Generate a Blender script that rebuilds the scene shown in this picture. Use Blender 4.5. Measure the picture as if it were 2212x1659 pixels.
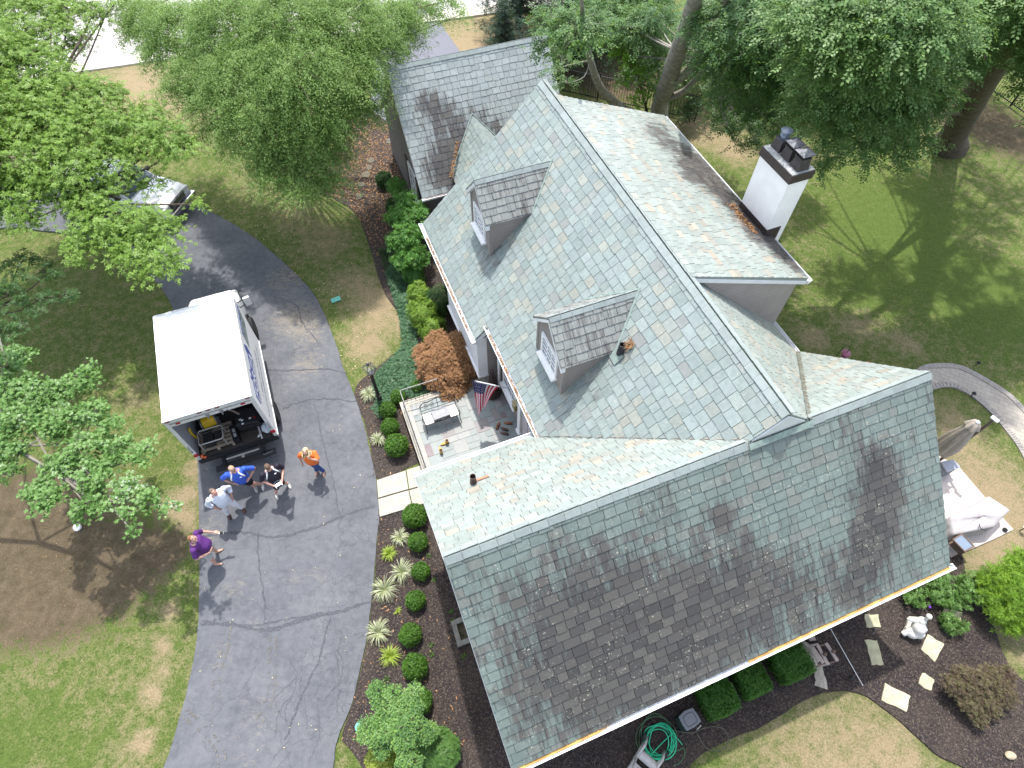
import bpy, bmesh, math, random
import numpy as np
from mathutils import Vector, Matrix, Euler
R = math.radians
random.seed(11); RNG = np.random.default_rng(7)
SC = bpy.context.scene; COL = SC.collection
for o in list(bpy.data.objects): bpy.data.objects.remove(o)
# ------------------------------------------------------------------ camera
CAM_H = 17.832; TILT = 33.117; ROLL = 0.41; FPX = 1314.2   # focal length in pixels of a 2212 px wide frame
cd = bpy.data.cameras.new('camera'); cd.sensor_width = 36; cd.lens = 36*FPX/2212
cd.clip_start = .1; cd.clip_end = 2000
cam = bpy.data.objects.new('camera', cd); COL.objects.link(cam)
CAMM = Matrix.Translation((0, 0, CAM_H)) @ Matrix.Rotation(R(TILT), 4, 'X') @ Matrix.Rotation(R(ROLL), 4, 'Z')
cam.matrix_world = CAMM; SC.camera = cam
# ------------------------------------------------------------------ sky, sun, exposure
SUN_AZ = 99.0      # direction the light comes from, degrees counter-clockwise from +x
SUN_EL = 67.0
W = bpy.data.worlds.new('World'); SC.world = W; W.use_nodes = True
nt = W.node_tree; nt.nodes.clear()
sk = nt.nodes.new('ShaderNodeTexSky'); sk.sky_type = 'NISHITA'; sk.sun_disc = False
sk.sun_elevation = R(SUN_EL); sk.sun_rotation = R(90-SUN_AZ); sk.air_density = 1.0; sk.dust_density = 2.2; sk.ozone_density = .8
bg = nt.nodes.new('ShaderNodeBackground'); bg.inputs[1].default_value = .15
wo = nt.nodes.new('ShaderNodeOutputWorld'); hs = nt.nodes.new('ShaderNodeHueSaturation'); hs.inputs['Saturation'].default_value = .55   # bright broken cloud greys the blue
nt.links.new(sk.outputs[0], hs.inputs['Color']); nt.links.new(hs.outputs[0], bg.inputs[0]); nt.links.new(bg.outputs[0], wo.inputs[0])
sl = bpy.data.lights.new('sun', 'SUN'); sl.energy = 2.15; sl.angle = R(1.0); sl.color = (1, .95, .88)
so = bpy.data.objects.new('sun', sl); COL.objects.link(so)
so.rotation_euler = Vector((math.cos(R(SUN_AZ))*math.cos(R(SUN_EL)), math.sin(R(SUN_AZ))*math.cos(R(SUN_EL)), math.sin(R(SUN_EL)))).to_track_quat('Z', 'Y').to_euler()
so.location = (0, 30, 60)
SC.view_settings.view_transform = 'Standard'; SC.view_settings.look = 'None'
SC.view_settings.exposure = 1.45; SC.view_settings.gamma = 1
SC.view_settings.use_curve_mapping = False
SC.cycles.max_bounces = 6; SC.cycles.diffuse_bounces = 3; SC.cycles.glossy_bounces = 2
SC.cycles.transmission_bounces = 3; SC.cycles.transparent_max_bounces = 4
try: SC.cycles.use_denoising = True
except Exception: pass

def P(px, py, z=0.0):
    """point of the place at height z, read off the photograph (2212 x 1659 frame)"""
    d = CAMM.to_3x3() @ Vector(((px-1106)/FPX, -(py-829.5)/FPX, -1))
    t = (z-CAM_H)/d.z
    return Vector((0, 0, CAM_H)) + d*t
PSI = R(21.85)
def H(u, v, z=0.0):            # house frame: u along the front wing's ridge, v towards the back
    return Vector((u*math.cos(PSI)-v*math.sin(PSI), u*math.sin(PSI)+v*math.cos(PSI), z))
def UV(p): return (p.x*math.cos(PSI)+p.y*math.sin(PSI), -p.x*math.sin(PSI)+p.y*math.cos(PSI))

# ------------------------------------------------------------------ mesh builder
class MB:
    def __init__(s): s.v = []; s.f = []; s.uv = None
    def add(s, vs, fs):
        n = len(s.v); s.v += [tuple(v) for v in vs]; s.f += [tuple(i+n for i in f) for f in fs]; return s
    def hexa(s, a, b):          # two quads (bottom, top), same winding
        return s.add(list(a)+list(b), [(3,2,1,0),(4,5,6,7),(0,1,5,4),(1,2,6,5),(2,3,7,6),(3,0,4,7)])
    def box(s, c, d, rz=0, M=None):
        x, y, z = d[0]/2, d[1]/2, d[2]/2
        m = M or Matrix.Rotation(rz, 3, 'Z')
        q = [Vector(c)+m@Vector(p) for p in ((-x,-y,-z),(x,-y,-z),(x,y,-z),(-x,y,-z),(-x,-y,z),(x,-y,z),(x,y,z),(-x,y,z))]
        return s.hexa(q[:4], q[4:])
    def bb(s, x0, x1, y0, y1, z0, z1):
        return s.box(((x0+x1)/2,(y0+y1)/2,(z0+z1)/2),(x1-x0,y1-y0,z1-z0))
    def prism(s, pts, off):     # planar polygon extruded by vector
        n = len(pts); pts = [Vector(p) for p in pts]; off = Vector(off)
        return s.add(pts+[p+off for p in pts], [tuple(range(n))[::-1], tuple(range(n, 2*n))]+[(i,(i+1)%n,n+(i+1)%n,n+i) for i in range(n)])
    def tube(s, pts, r, n=6, cap=True, sx=1.0):
        pts = [Vector(p) for p in pts]; rs = r if isinstance(r, (list, tuple)) else [r]*len(pts)
        rings = []; up = None
        for i, p in enumerate(pts):
            t = (pts[min(i+1, len(pts)-1)]-pts[max(i-1, 0)]); t = t.normalized() if t.length > 1e-9 else Vector((0,0,1))
            if up is None: up = Vector((0,0,1)) if abs(t.z) < .9 else Vector((0,1,0))
            a = t.cross(up); 
            if a.length < 1e-6: a = t.orthogonal()
            a.normalize(); b = a.cross(t).normalized(); up = b
            rings.append([p+(a*math.cos(2*math.pi*k/n)*sx+b*math.sin(2*math.pi*k/n))*rs[i] for k in range(n)])
        vs = [v for rg in rings for v in rg]; fs = []
        for i in range(len(rings)-1):
            for k in range(n): fs.append((i*n+k, i*n+(k+1)%n, (i+1)*n+(k+1)%n, (i+1)*n+k))
        if cap: fs.append(tuple(range(n))[::-1]); fs.append(tuple((len(rings)-1)*n+k for k in range(n)))
        return s.add(vs, fs)
    def lathe(s, prof, c=(0,0,0), n=16, M=None):   # prof: (r, z)
        M = M or Matrix.Identity(3); c = Vector(c)
        vs = [c+M@Vector((r*math.cos(2*math.pi*k/n), r*math.sin(2*math.pi*k/n), z)) for r, z in prof for k in range(n)]
        fs = []
        for i in range(len(prof)-1):
            for k in range(n): fs.append((i*n+k, i*n+(k+1)%n, (i+1)*n+(k+1)%n, (i+1)*n+k))
        fs.append(tuple(range(n))[::-1]); fs.append(tuple((len(prof)-1)*n+k for k in range(n)))
        return s.add(vs, fs)
    def ell(s, c, r, nu=14, nv=9, M=None, jit=0):
        M = M or Matrix.Identity(3); c = Vector(c); vs = []; fs = []
        for i in range(1, nv):
            th = math.pi*i/nv
            for k in range(nu):
                ph = 2*math.pi*k/nu; j = 1+random.uniform(-jit, jit)
                vs.append(c+M@Vector((r[0]*math.sin(th)*math.cos(ph)*j, r[1]*math.sin(th)*math.sin(ph)*j, -r[2]*math.cos(th)*j)))
        for i in range(nv-2):
            for k in range(nu): fs.append((i*nu+k, i*nu+(k+1)%nu, (i+1)*nu+(k+1)%nu, (i+1)*nu+k))
        vs += [c+M@Vector((0,0,-r[2])), c+M@Vector((0,0,r[2]))]; a = len(vs)-2
        for k in range(nu):
            fs.append((a, (k+1)%nu, k)); fs.append((a+1, (nv-2)*nu+k, (nv-2)*nu+(k+1)%nu))
        return s.add(vs, fs)

def link(name, me, m=None, parent=None):
    o = bpy.data.objects.new(name, me); COL.objects.link(o)
    if m is not None:
        for mm in (m if isinstance(m, (list, tuple)) else [m]): me.materials.append(mm)
    if parent is not None: o.parent = parent
    return o
def tag(o, label=None, cat=None, group=None, kind=None):
    if label: o['label'] = label
    if cat: o['category'] = cat
    if group: o['group'] = group
    if kind: o['kind'] = kind
    return o
def thing(name, loc=(0,0,0), rz=0, label=None, cat=None, group=None):
    o = bpy.data.objects.new(name, None); COL.objects.link(o); o.empty_display_size = .2
    o.location = loc; o.rotation_euler = (0, 0, rz)
    return tag(o, label, cat, group)
def rootM(o):
    m = Matrix.Translation(o.location) @ Euler(o.rotation_euler).to_matrix().to_4x4()
    return rootM(o.parent) @ m if o.parent else m
def part(name, mb, m, parent=None, world=False, smooth=False, bevel=0, label=None, uv=None):
    me = bpy.data.meshes.new(name); vs = mb.v
    if world and parent is not None:
        inv = rootM(parent).inverted(); vs = [tuple(inv @ Vector(v)) for v in vs]
    me.from_pydata(vs, [], mb.f)
    if mb.uv is not None:
        l = me.uv_layers.new(name='UVMap'); l.data.foreach_set('uv', np.array([mb.uv[i] for f in mb.f for i in f], dtype=np.float32).ravel())
    bm = bmesh.new(); bm.from_mesh(me); bmesh.ops.recalc_face_normals(bm, faces=bm.faces)
    if bevel: bmesh.ops.bevel(bm, geom=[e for e in bm.edges if e.calc_face_angle(0) > .5], offset=bevel, segments=2, affect='EDGES', profile=.7)
    bm.to_mesh(me); bm.free()
    if smooth: me.polygons.foreach_set('use_smooth', [True]*len(me.polygons))
    o = link(name, me, m, parent)
    if label: o['label'] = label
    return o
def copy_thing(o, loc, rz=None, label=None, scale=None):
    c = o.copy(); COL.objects.link(c); c.location = loc
    if rz is not None: c.rotation_euler = (0, 0, rz)
    if scale: c.scale = scale if isinstance(scale, tuple) else (scale,)*3
    if label: c['label'] = label
    for ch in list(o.children):
        d = ch.copy(); COL.objects.link(d); d.parent = c
        for g in list(ch.children):
            e = g.copy(); COL.objects.link(e); e.parent = d
    return c
def single(name, mb, m, label, cat, group=None, world=True, loc=None, **k):
    """a thing that is one mesh, its origin at its base"""
    vs = np.array(mb.v); c = Vector(loc) if loc is not None else Vector((vs[:,0].mean(), vs[:,1].mean(), vs[:,2].min()))
    if world: mb.v = [tuple(Vector(v)-c) for v in mb.v]
    o = part(name, mb, m, None, **k); o.location = c
    return tag(o, label, cat, group)
def np_mesh(name, V, F, m, parent=None, nper=4, smooth=False):
    """fast mesh from arrays; F is (n, nper)"""
    me = bpy.data.meshes.new(name); V = np.asarray(V, dtype=np.float32); F = np.asarray(F, dtype=np.int32)
    me.vertices.add(len(V)); me.vertices.foreach_set('co', V.ravel())
    me.loops.add(F.size); me.loops.foreach_set('vertex_index', F.ravel())
    me.polygons.add(len(F)); me.polygons.foreach_set('loop_start', np.arange(0, F.size, nper, dtype=np.int32))
    me.polygons.foreach_set('loop_total', np.full(len(F), nper, dtype=np.int32))
    me.update(calc_edges=True)
    return link(name, me, m, parent)

# ------------------------------------------------------------------ materials
class NB:
    def __init__(s, name):
        s.m = bpy.data.materials.new(name); s.m.use_nodes = True; s.t = s.m.node_tree; s.t.nodes.clear()
        s.out = s.t.nodes.new('ShaderNodeOutputMaterial')
        s.bsdf = s.t.nodes.new('ShaderNodeBsdfPrincipled'); s.t.links.new(s.bsdf.outputs[0], s.out.inputs[0])
    def n(s, typ, **k):
        x = s.t.nodes.new('ShaderNode'+typ)
        for a, b in k.items(): setattr(x, a, b)
        return x
    def l(s, a, b): s.t.links.new(a, b)
    def obj(s, what='Object'): return s.n('TexCoord').outputs[what]
    def mapping(s, vec, scale=(1,1,1), rot=(0,0,0), loc=(0,0,0)):
        m = s.n('Mapping'); m.inputs['Scale'].default_value = scale; m.inputs['Rotation'].default_value = rot; m.inputs['Location'].default_value = loc
        s.l(vec, m.inputs['Vector']); return m.outputs[0]
    def noise(s, vec, scale, detail=4, rough=.55, dist=0):
        x = s.n('TexNoise'); x.inputs['Scale'].default_value = scale; x.inputs['Detail'].default_value = detail
        x.inputs['Roughness'].default_value = rough; x.inputs['Distortion'].default_value = dist; s.l(vec, x.inputs['Vector']); return x.outputs['Fac']
    def vor(s, vec, scale, feature='F1', out='Distance'):
        x = s.n('TexVoronoi', feature=feature); x.inputs['Scale'].default_value = scale; s.l(vec, x.inputs['Vector']); return x.outputs[out]
    def ramp(s, fac, stops, interp='LINEAR'):
        x = s.n('ValToRGB'); x.color_ramp.interpolation = interp; e = x.color_ramp.elements
        while len(e) > 1: e.remove(e[0])
        for i, (p, c) in enumerate(stops):
            q = e[0] if i == 0 else e.new(p); q.position = p
            q.color = (c, c, c, 1) if isinstance(c, (int, float)) else (*c, 1)
        s.l(fac, x.inputs[0]); return x.outputs[0]
    def math(s, op, a, b=0.0, clamp=False):
        x = s.n('Math', operation=op); x.use_clamp = clamp
        for i, v in enumerate((a, b)):
            if isinstance(v, (int, float)): x.inputs[i].default_value = v
            else: s.l(v, x.inputs[i])
        return x.outputs[0]
    def mix(s, fac, a, b, mode='MIX'):
        x = s.n('Mix', data_type='RGBA', blend_type=mode)
        for i, v in ((0, fac), (6, a), (7, b)):
            if isinstance(v, (int, float)): x.inputs[i].default_value = v
            elif isinstance(v, tuple): x.inputs[i].default_value = (*v, 1)
            else: s.l(v, x.inputs[i])
        return x.outputs[2]
    def blobs(s, vec, bl):       # sum of soft discs (x, y, radius, weight)
        acc = None
        for x, y, r, w in bl:
            d = s.n('VectorMath', operation='DISTANCE'); s.l(vec, d.inputs[0]); d.inputs[1].default_value = (x, y, 0)
            mr = s.n('MapRange', interpolation_type='SMOOTHSTEP'); s.l(d.outputs['Value'], mr.inputs[0])
            mr.inputs[1].default_value = 0; mr.inputs[2].default_value = r; mr.inputs[3].default_value = w; mr.inputs[4].default_value = 0
            acc = mr.outputs[0] if acc is None else s.math('ADD', acc, mr.outputs[0])
        return acc
    def bump(s, h, strength=.3, dist=.02):
        b = s.n('Bump'); b.inputs['Strength'].default_value = strength; b.inputs['Distance'].default_value = dist
        s.l(h, b.inputs['Height']); s.l(b.outputs[0], s.bsdf.inputs['Normal'])
    def set(s, base=None, rough=None, metal=None, spec=None):
        for k, v in (('Base Color', base), ('Roughness', rough), ('Metallic', metal), ('Specular IOR Level', spec)):
            if v is None: continue
            if isinstance(v, tuple): s.bsdf.inputs[k].default_value = (*v, 1)
            elif isinstance(v, (int, float)): s.bsdf.inputs[k].default_value = v
            else: s.l(v, s.bsdf.inputs[k])
        return s.m
_mc = {}
def mat(name, c, rough=.6, var=.12, scale=6, metal=0, spec=.4, bump=0, bscale=40, coat=0, c2=None):
    if name in _mc: return _mc[name]
    b = NB(name); v = b.obj(); f = b.noise(v, scale, 4)
    lo = tuple(x*(1-var) for x in c); hi = c2 or tuple(min(1, x*(1+var)) for x in c)
    b.set(b.ramp(f, [(.3, lo), (.7, hi)]), rough, metal, spec)
    if bump: b.bump(b.noise(v, bscale, 3), bump, .01)
    if coat: b.bsdf.inputs['Coat Weight'].default_value = coat; b.bsdf.inputs['Coat Roughness'].default_value = .1
    _mc[name] = b.m; return b.m
def leafmat(name, cols, rough=.5, trans=.3, clump=1.2, spec=.35):
    rough = max(rough, .5); spec = min(spec, .3)
    b = NB(name); g = b.n('NewGeometry'); r = g.outputs['Random Per Island']
    n = b.noise(b.obj(), clump, 3); k = len(cols)
    f = b.math('ADD', b.math('MULTIPLY', r, .6), b.math('MULTIPLY', b.math('SUBTRACT', n, .3), 1.0), True)
    col = b.ramp(f, [(i/(k-1), c) for i, c in enumerate(cols)])
    b.set(col, rough, 0, spec)
    tr = b.n('BsdfTranslucent'); b.l(b.mix(.5, col, (.35, .55, .08), 'MIX') if trans > 0 else col, tr.inputs[0])
    mx = b.n('MixShader'); mx.inputs[0].default_value = trans
    b.l(b.bsdf.outputs[0], mx.inputs[1]); b.l(tr.outputs[0], mx.inputs[2]); b.l(mx.outputs[0], b.out.inputs[0])
    return b.m
white_paint = mat('white_paint', (.78,.79,.80), .45, .05, 3, bump=.05)
trim_white = mat('trim_white', (.70,.72,.75), .5, .06, 4)
black_metal = mat('black_metal', (.02,.02,.022), .4, .3, 12, metal=.3)
dark_rubber = mat('dark_rubber', (.018,.018,.02), .8, .3, 20, bump=.1)
# ================================================================== ground
def poly_px(pts, z=0): return [P(x, y, z) for x, y in pts]
def smooth_loop(pts, closed=True, k=6):
    """Catmull-Rom through the points"""
    n = len(pts); out = []
    rng = range(n) if closed else range(n-1)
    for i in rng:
        g = lambda j: Vector(pts[j % n]) if closed else Vector(pts[max(0, min(n-1, j))])
        p0, p1, p2, p3 = g(i-1), g(i), g(i+1), g(i+2)
        for s in range(k):
            t = s/k
            out.append(.5*((2*p1)+(-p0+p2)*t+(2*p0-5*p1+4*p2-p3)*t*t+(-p0+3*p1-3*p2+p3)*t**3))
    if not closed: out.append(Vector(pts[-1]))
    return out
def sheet(name, pts, z, m, depth=.25, wob=0, kind='structure', label=None, cat=None, parent=None):
    """flat polygon sheet with a skirt down into the ground"""
    pts = [Vector((p.x+random.uniform(-wob, wob), p.y+random.uniform(-wob, wob), z)) for p in pts]
    bm = bmesh.new(); vs = [bm.verts.new(p) for p in pts]
    f = bm.faces.new(vs); 
    if f.normal.z < 0 or sum((pts[i-1].x*p.y-p.x*pts[i-1].y) for i, p in enumerate(pts)) < 0: f.normal_flip()
    r = bmesh.ops.extrude_face_region(bm, geom=[f]); low = [g for g in r['geom'] if isinstance(g, bmesh.types.BMVert)]
    for v in low: v.co.z -= depth
    bmesh.ops.recalc_face_normals(bm, faces=bm.faces); bmesh.ops.triangulate(bm, faces=[f for f in bm.faces if len(f.verts) > 4])
    me = bpy.data.meshes.new(name); bm.to_mesh(me); bm.free()
    o = link(name, me, m, parent)
    if kind: o['kind'] = kind
    if label: o['label'] = label
    if cat: o['category'] = cat
    return o

def D(px, py, r, w, z=0):
    p = P(px, py, z); return (p.x, p.y, r, w)
# --- lawn
b = NB('lawn_grass'); v = b.obj()
dry = b.blobs(v, [D(1850,1620,2.6,.55), D(1700,1650,2.2,.4), D(1960,1659,1.8,.4), D(2130,1080,3.0,1.0), D(1950,480,5,-.6), D(2120,640,4,-.55), D(1860,620,2.5,-.35), D(100,1560,3.5,-.3), D(2180,1250,2.0,.75), D(2060,920,1.6,.55),
    D(820,690,2.0,.65), D(770,740,1.2,.4), D(800,760,1.0,.5), D(300,180,4.5,.9), D(450,230,4,.5), D(640,220,3.5,.35), D(1060,80,6,.9), D(1000,130,3,.9), D(380,1090,.9,.9), D(410,1060,.5,.6),
    D(330,1230,.9,.4), D(700,520,1.8,.5), D(760,610,1.6,.55), D(640,470,1.6,.4), D(600,380,3,.3), D(425,1010,.7,.8), D(418,930,.6,.7), D(405,1130,.6,.7), D(410,850,.6,.5), D(300,860,1.5,.3), D(830,640,1.6,.5), D(100,1420,2.4,.3), D(250,1500,2.2,.25), D(362,1320,.5,.8), D(350,1400,.45,.8), D(325,1500,.5,.85), D(310,1600,.5,.8), D(345,1450,.4,.6), D(270,1640,.9,.35),
    D(1530,280,2.6,.9), D(1600,330,1.6,.7), D(1720,330,1.5,.8), D(1960,270,2.5,.45), D(1860,700,1.4,.5), D(1960,740,1.0,.5), D(1760,730,1.0,.6), D(2100,520,1.6,.35), D(80,1650,.8,.3), D(560,1420,1,.2), D(2200,1380,1.2,.6)])
dirt = b.blobs(v, [D(120,1150,3.6,1.1), D(0,1200,3.4,1.0), D(200,1280,2.4,.9), D(60,1340,2.0,.7), D(300,1200,2.0,.85), D(375,1180,1.0,.7), D(40,1060,2.6,.5), D(2120,250,3.5,.85), D(2200,310,3.2,.8), D(2020,230,3,.6), D(1330,180,4,.9), D(1200,120,4,.8), D(1400,120,5,.6), D(250,560,2.0,.45), D(300,640,1.0,.3)])
n1 = b.noise(v, .55, 6, .65); n2 = b.noise(v, 3.0, 6, .7); n3 = b.noise(v, 26, 5, .75); n4 = b.noise(b.mapping(v, (1,.4,1)), 90, 3, .7); n5 = b.noise(v, 9, 5, .7, 1.5)
g = b.ramp(b.math('ADD', b.math('MULTIPLY', n3, .45), b.math('MULTIPLY', n5, .55)), [(.33, (.045,.075,.018)), (.5, (.098,.145,.034)), (.64, (.15,.20,.052)), (.8,(.23,.25,.095))])
d_ = b.ramp(b.math('ADD', b.math('MULTIPLY', n4, .5), b.math('MULTIPLY', n3, .5)), [(.3, (.17,.125,.07)), (.5, (.31,.245,.15)), (.7, (.45,.38,.25))])
so_ = b.ramp(b.math('ADD', b.math('MULTIPLY', n3, .5), b.math('MULTIPLY', n2, .5)), [(.3, (.055,.04,.028)), (.5, (.12,.09,.062)), (.7, (.19,.15,.105))])
dm = b.math('ADD', b.math('MULTIPLY', dry, .95), b.math('ADD', b.math('MULTIPLY', b.math('SUBTRACT', n2, .5), 1.9), b.math('MULTIPLY', b.math('SUBTRACT', n5, .5), 1.6)))
dm = b.math('ADD', dm, b.math('MULTIPLY', b.math('SUBTRACT', n3, .5), 1.0))
dmask = b.ramp(b.math('ADD', dm, .12), [(.0, 0.0), (.9, 1.0)])
sm = b.ramp(b.math('ADD', dirt, b.math('ADD', b.math('MULTIPLY', b.math('SUBTRACT', n5, .5), 1.5), b.math('MULTIPLY', b.math('SUBTRACT', n2, .5), 1.6))), [(.3, 0.0), (.8, .92)])
c = b.mix(dmask, g, d_); c = b.mix(sm, c, so_)
b.set(c, .95, 0, .1); b.bump(b.math('ADD', n4, b.math('MULTIPLY', n3, 1.4)), .9, .035)
lawn_m = b.m
me = bpy.data.meshes.new('lawn'); N = 90; 
xs = np.concatenate([[-400,-150,-80], np.linspace(-50,50,N), [80,150,400]]); ys = np.concatenate([[-400,-150,-50], np.linspace(-20,80,N), [120,200,400]])
X, Y = np.meshgrid(xs, ys); Z = np.zeros_like(X)
for s_, a_ in ((.9,.010),(.35,.02)): Z += a_*np.sin(X*s_+1.3*np.cos(Y*s_*1.3))*np.cos(Y*s_*.8+.7)
Z -= .045
V = np.stack([X.ravel(), Y.ravel(), Z.ravel()], 1); nx = len(xs)
F = np.array([(j*nx+i, j*nx+i+1, (j+1)*nx+i+1, (j+1)*nx+i) for j in range(len(ys)-1) for i in range(nx-1)])
lawn = np_mesh('lawn', V, F, lawn_m); lawn['kind'] = 'structure'; lawn.data.polygons.foreach_set('use_smooth', [True]*len(lawn.data.polygons))

# --- driveway
b = NB('asphalt_old'); v = b.obj()
n1 = b.noise(v, .8, 5, .6); n2 = b.noise(v, 5, 6, .7); n3 = b.noise(v, 60, 4, .8)
base = b.ramp(b.math('ADD', b.math('MULTIPLY', n1, .5), b.math('MULTIPLY', n2, .5)), [(.36, (.066,.073,.086)), (.5, (.112,.119,.135)), (.66, (.165,.172,.184))])
base = b.mix(.35, base, b.ramp(n3, [(.3, (.03,.034,.044)), (.7, (.17,.175,.19))]))
dust = b.blobs(v, [D(640,690,1.8,.95), D(620,600,1.6,.75), D(660,790,1.2,.75), D(680,730,1.2,.4), D(450,1150,.8,.7), D(640,1250,.5,.4), D(500,1280,1.1,.45), D(480,1420,.9,.4), D(560,1530,1.2,.35), D(550,1350,.5,.4), D(1,1,1,.01), D(690,1240,.6,.5), D(420,610,1.1,.35), D(540,1650,1.2,.35)])
wv = b.mapping(v, (1, 1, 1), (0, 0, .5))
track = b.n('TexWave', wave_type='BANDS'); track.inputs['Scale'].default_value = 2.2; track.inputs['Distortion'].default_value = 5; track.inputs['Detail'].default_value = 3; b.l(wv, track.inputs['Vector'])
n6 = b.noise(b.mapping(v, (1.0,2.2,1), (0,0,.6)), 3.2, 6, .8, 1.2)
dm = b.math('ADD', dust, b.math('ADD', b.math('MULTIPLY', b.math('SUBTRACT', n6, .55), 3.2), b.math('MULTIPLY', b.math('SUBTRACT', n3, .5), .5)))
base = b.mix(b.ramp(dm, [(.25, 0.0), (1.1, .7)]), base, (.26,.225,.17))
dv = b.n('VectorMath', operation='ADD'); nn = b.n('TexNoise'); nn.inputs['Scale'].default_value = 1.6; nn.inputs['Detail'].default_value = 6; b.l(v, nn.inputs['Vector'])
sc_ = b.n('VectorMath', operation='SCALE'); sc_.inputs['Scale'].default_value = 1.1; b.l(nn.outputs['Color'], sc_.inputs[0]); b.l(v, dv.inputs[0]); b.l(sc_.outputs[0], dv.inputs[1])
ck1 = b.ramp(b.vor(dv.outputs[0], .62, 'DISTANCE_TO_EDGE'), [(.0, 1.0), (.014, 0.0)])
ck2 = b.ramp(b.vor(dv.outputs[0], 2.9, 'DISTANCE_TO_EDGE'), [(.0, 1.0), (.035, 0.0)])
cm = b.ramp(b.math('ADD', b.blobs(v, [D(730,1400,2.0,.8), D(760,1250,1.2,.7), D(700,1560,1.6,.6), D(600,1200,1.6,.3), D(640,1480,1.2,.3)]), b.math('MULTIPLY', b.math('SUBTRACT', n1, .5), 2)), [(.25, 0.0), (.6, .8)])
ck = b.math('MAXIMUM', b.math('MULTIPLY', ck1, .65), b.math('MULTIPLY', ck2, cm))
base = b.mix(b.math('MULTIPLY', ck, .5), base, (.04,.044,.052))
b.set(base, .85, 0, .25); b.bump(b.math('SUBTRACT', b.math('MULTIPLY', n3, .35), b.math('MULTIPLY', ck, .8)), .5, .012)
asphalt_m = b.m
outer = [(0,364),(150,368),(300,385),(434,448),(483,472),(546,511),(609,563),(665,619),(696,668),(728,749),(740,791),(764,850),(782,903),(799,973),(813,1043),(819,1120),(815,1148),(803,1288),(789,1393),(761,1516),(729,1596),(719,1656),(690,1800)]
inner = [(353,1659),(395,1526),(420,1411),(430,1306),(429,1078),(424,960),(408,800),(371,661),(328,600),(290,574),(230,530),(138,504),(90,498),(0,493)]
po = smooth_loop([P(-330,330)]+poly_px(outer), False, 5); pi_ = smooth_loop([P(285,1810)]+poly_px(inner)+[P(-330,520)], False, 5)
drive = sheet('driveway', po+pi_, 0, asphalt_m, .2, .012)
# healed cracks: low ridges of filler across the drive
b = NB('crack_filler'); v = b.obj(); b.set(b.ramp(b.noise(v, 22, 4), [(.35, (.055,.06,.072)), (.65, (.10,.105,.12))]), .9, 0, .2); b.bump(b.noise(v, 50, 3), .6, .01); crack_m = b.m
def crack(pts, w, seed):
    rr = random.Random(seed); pts = smooth_loop(poly_px(pts), False, 9); mb = MB(); L = []
    for i, p in enumerate(pts):
        t = (pts[min(i+1, len(pts)-1)]-pts[max(i-1, 0)]).normalized(); n = Vector((-t.y, t.x, 0)); p = p+n*rr.uniform(-.03, .03)
        ww = w*rr.uniform(.35, 1.2)*(.25 if i in (0, len(pts)-1) else 1); L.append((p-n*ww, p+n*ww))
    for i in range(len(L)-1):
        a, c_ = L[i]; e, f = L[i+1]
        zc = .004+.0004*(seed % 20)+.0002*(i % 2); mb.add([(*a.xy, zc), (*c_.xy, zc), (*f.xy, zc), (*e.xy, zc)], [(0,1,2,3)])
    part('healed_crack', mb, crack_m, drive)
crack([(430,1160),(520,1150),(600,1160),(680,1140),(740,1115),(812,1092)], .05, 1)
crack([(431,1348),(510,1350),(580,1362),(650,1340),(720,1325),(802,1300)], .06, 2)
crack([(436,1340),(540,1352),(610,1340),(700,1325)], .03, 3)
crack([(560,800),(640,800),(705,798),(750,806)], .03, 4)
crack([(610,885),(660,865),(720,862),(770,868)], .03, 5)
crack([(560,1145),(557,1200),(570,1290),(572,1345)], .025, 6)
crack([(715,1330),(690,1420),(650,1510),(615,1600)], .03, 7)
crack([(680,870),(700,960),(720,1040),(735,1120)], .018, 8)
crack([(590,640),(640,660),(655,700),(690,740)], .02, 9)
for i in range(7):
    x0 = random.uniform(560, 760); y0 = random.uniform(1340, 1600)
    crack([(x0, y0), (x0+random.uniform(-20, 20), y0+40), (x0+random.uniform(-40, 10), y0+90), (x0+random.uniform(-50, 0), y0+140)], .009, 20+i)
# dusty tread prints of a digger
tread_m = mat('dried_mud', (.185,.17,.145), .95, .3, 12, c2=(.13,.13,.135))
TZ = [.0125]
def tread(pts, w=.3):
    TZ[0] += .0015
    q = smooth_loop(poly_px(pts), False, 12); mb = MB()
    for i in range(len(q)-1):
        t = (q[i+1]-q[i]).normalized(); n = Vector((-t.y, t.x, 0))
        for s in (-1, 1):
            if random.random() < .5: continue
            c = q[i]+n*s*w*.27; a = (n*s+t*.6).normalized()*w*random.uniform(.06,.17); e = t*random.uniform(.01,.024); z = TZ[0]+(i % 5)*.0003
            mb.add([(*(c-a-e).xy, z), (*(c+a-e).xy, z), (*(c+a+e).xy, z), (*(c-a+e).xy, z)], [(0,1,2,3)])
    part('tyre_print', mb, tread_m, drive)
tread([(492,1355),(486,1400),(470,1450),(466,1530)]); tread([(590,1376),(588,1440),(585,1500),(560,1560)]); tread([(398,1540),(440,1575),(475,1620),(480,1655)]); 
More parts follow.
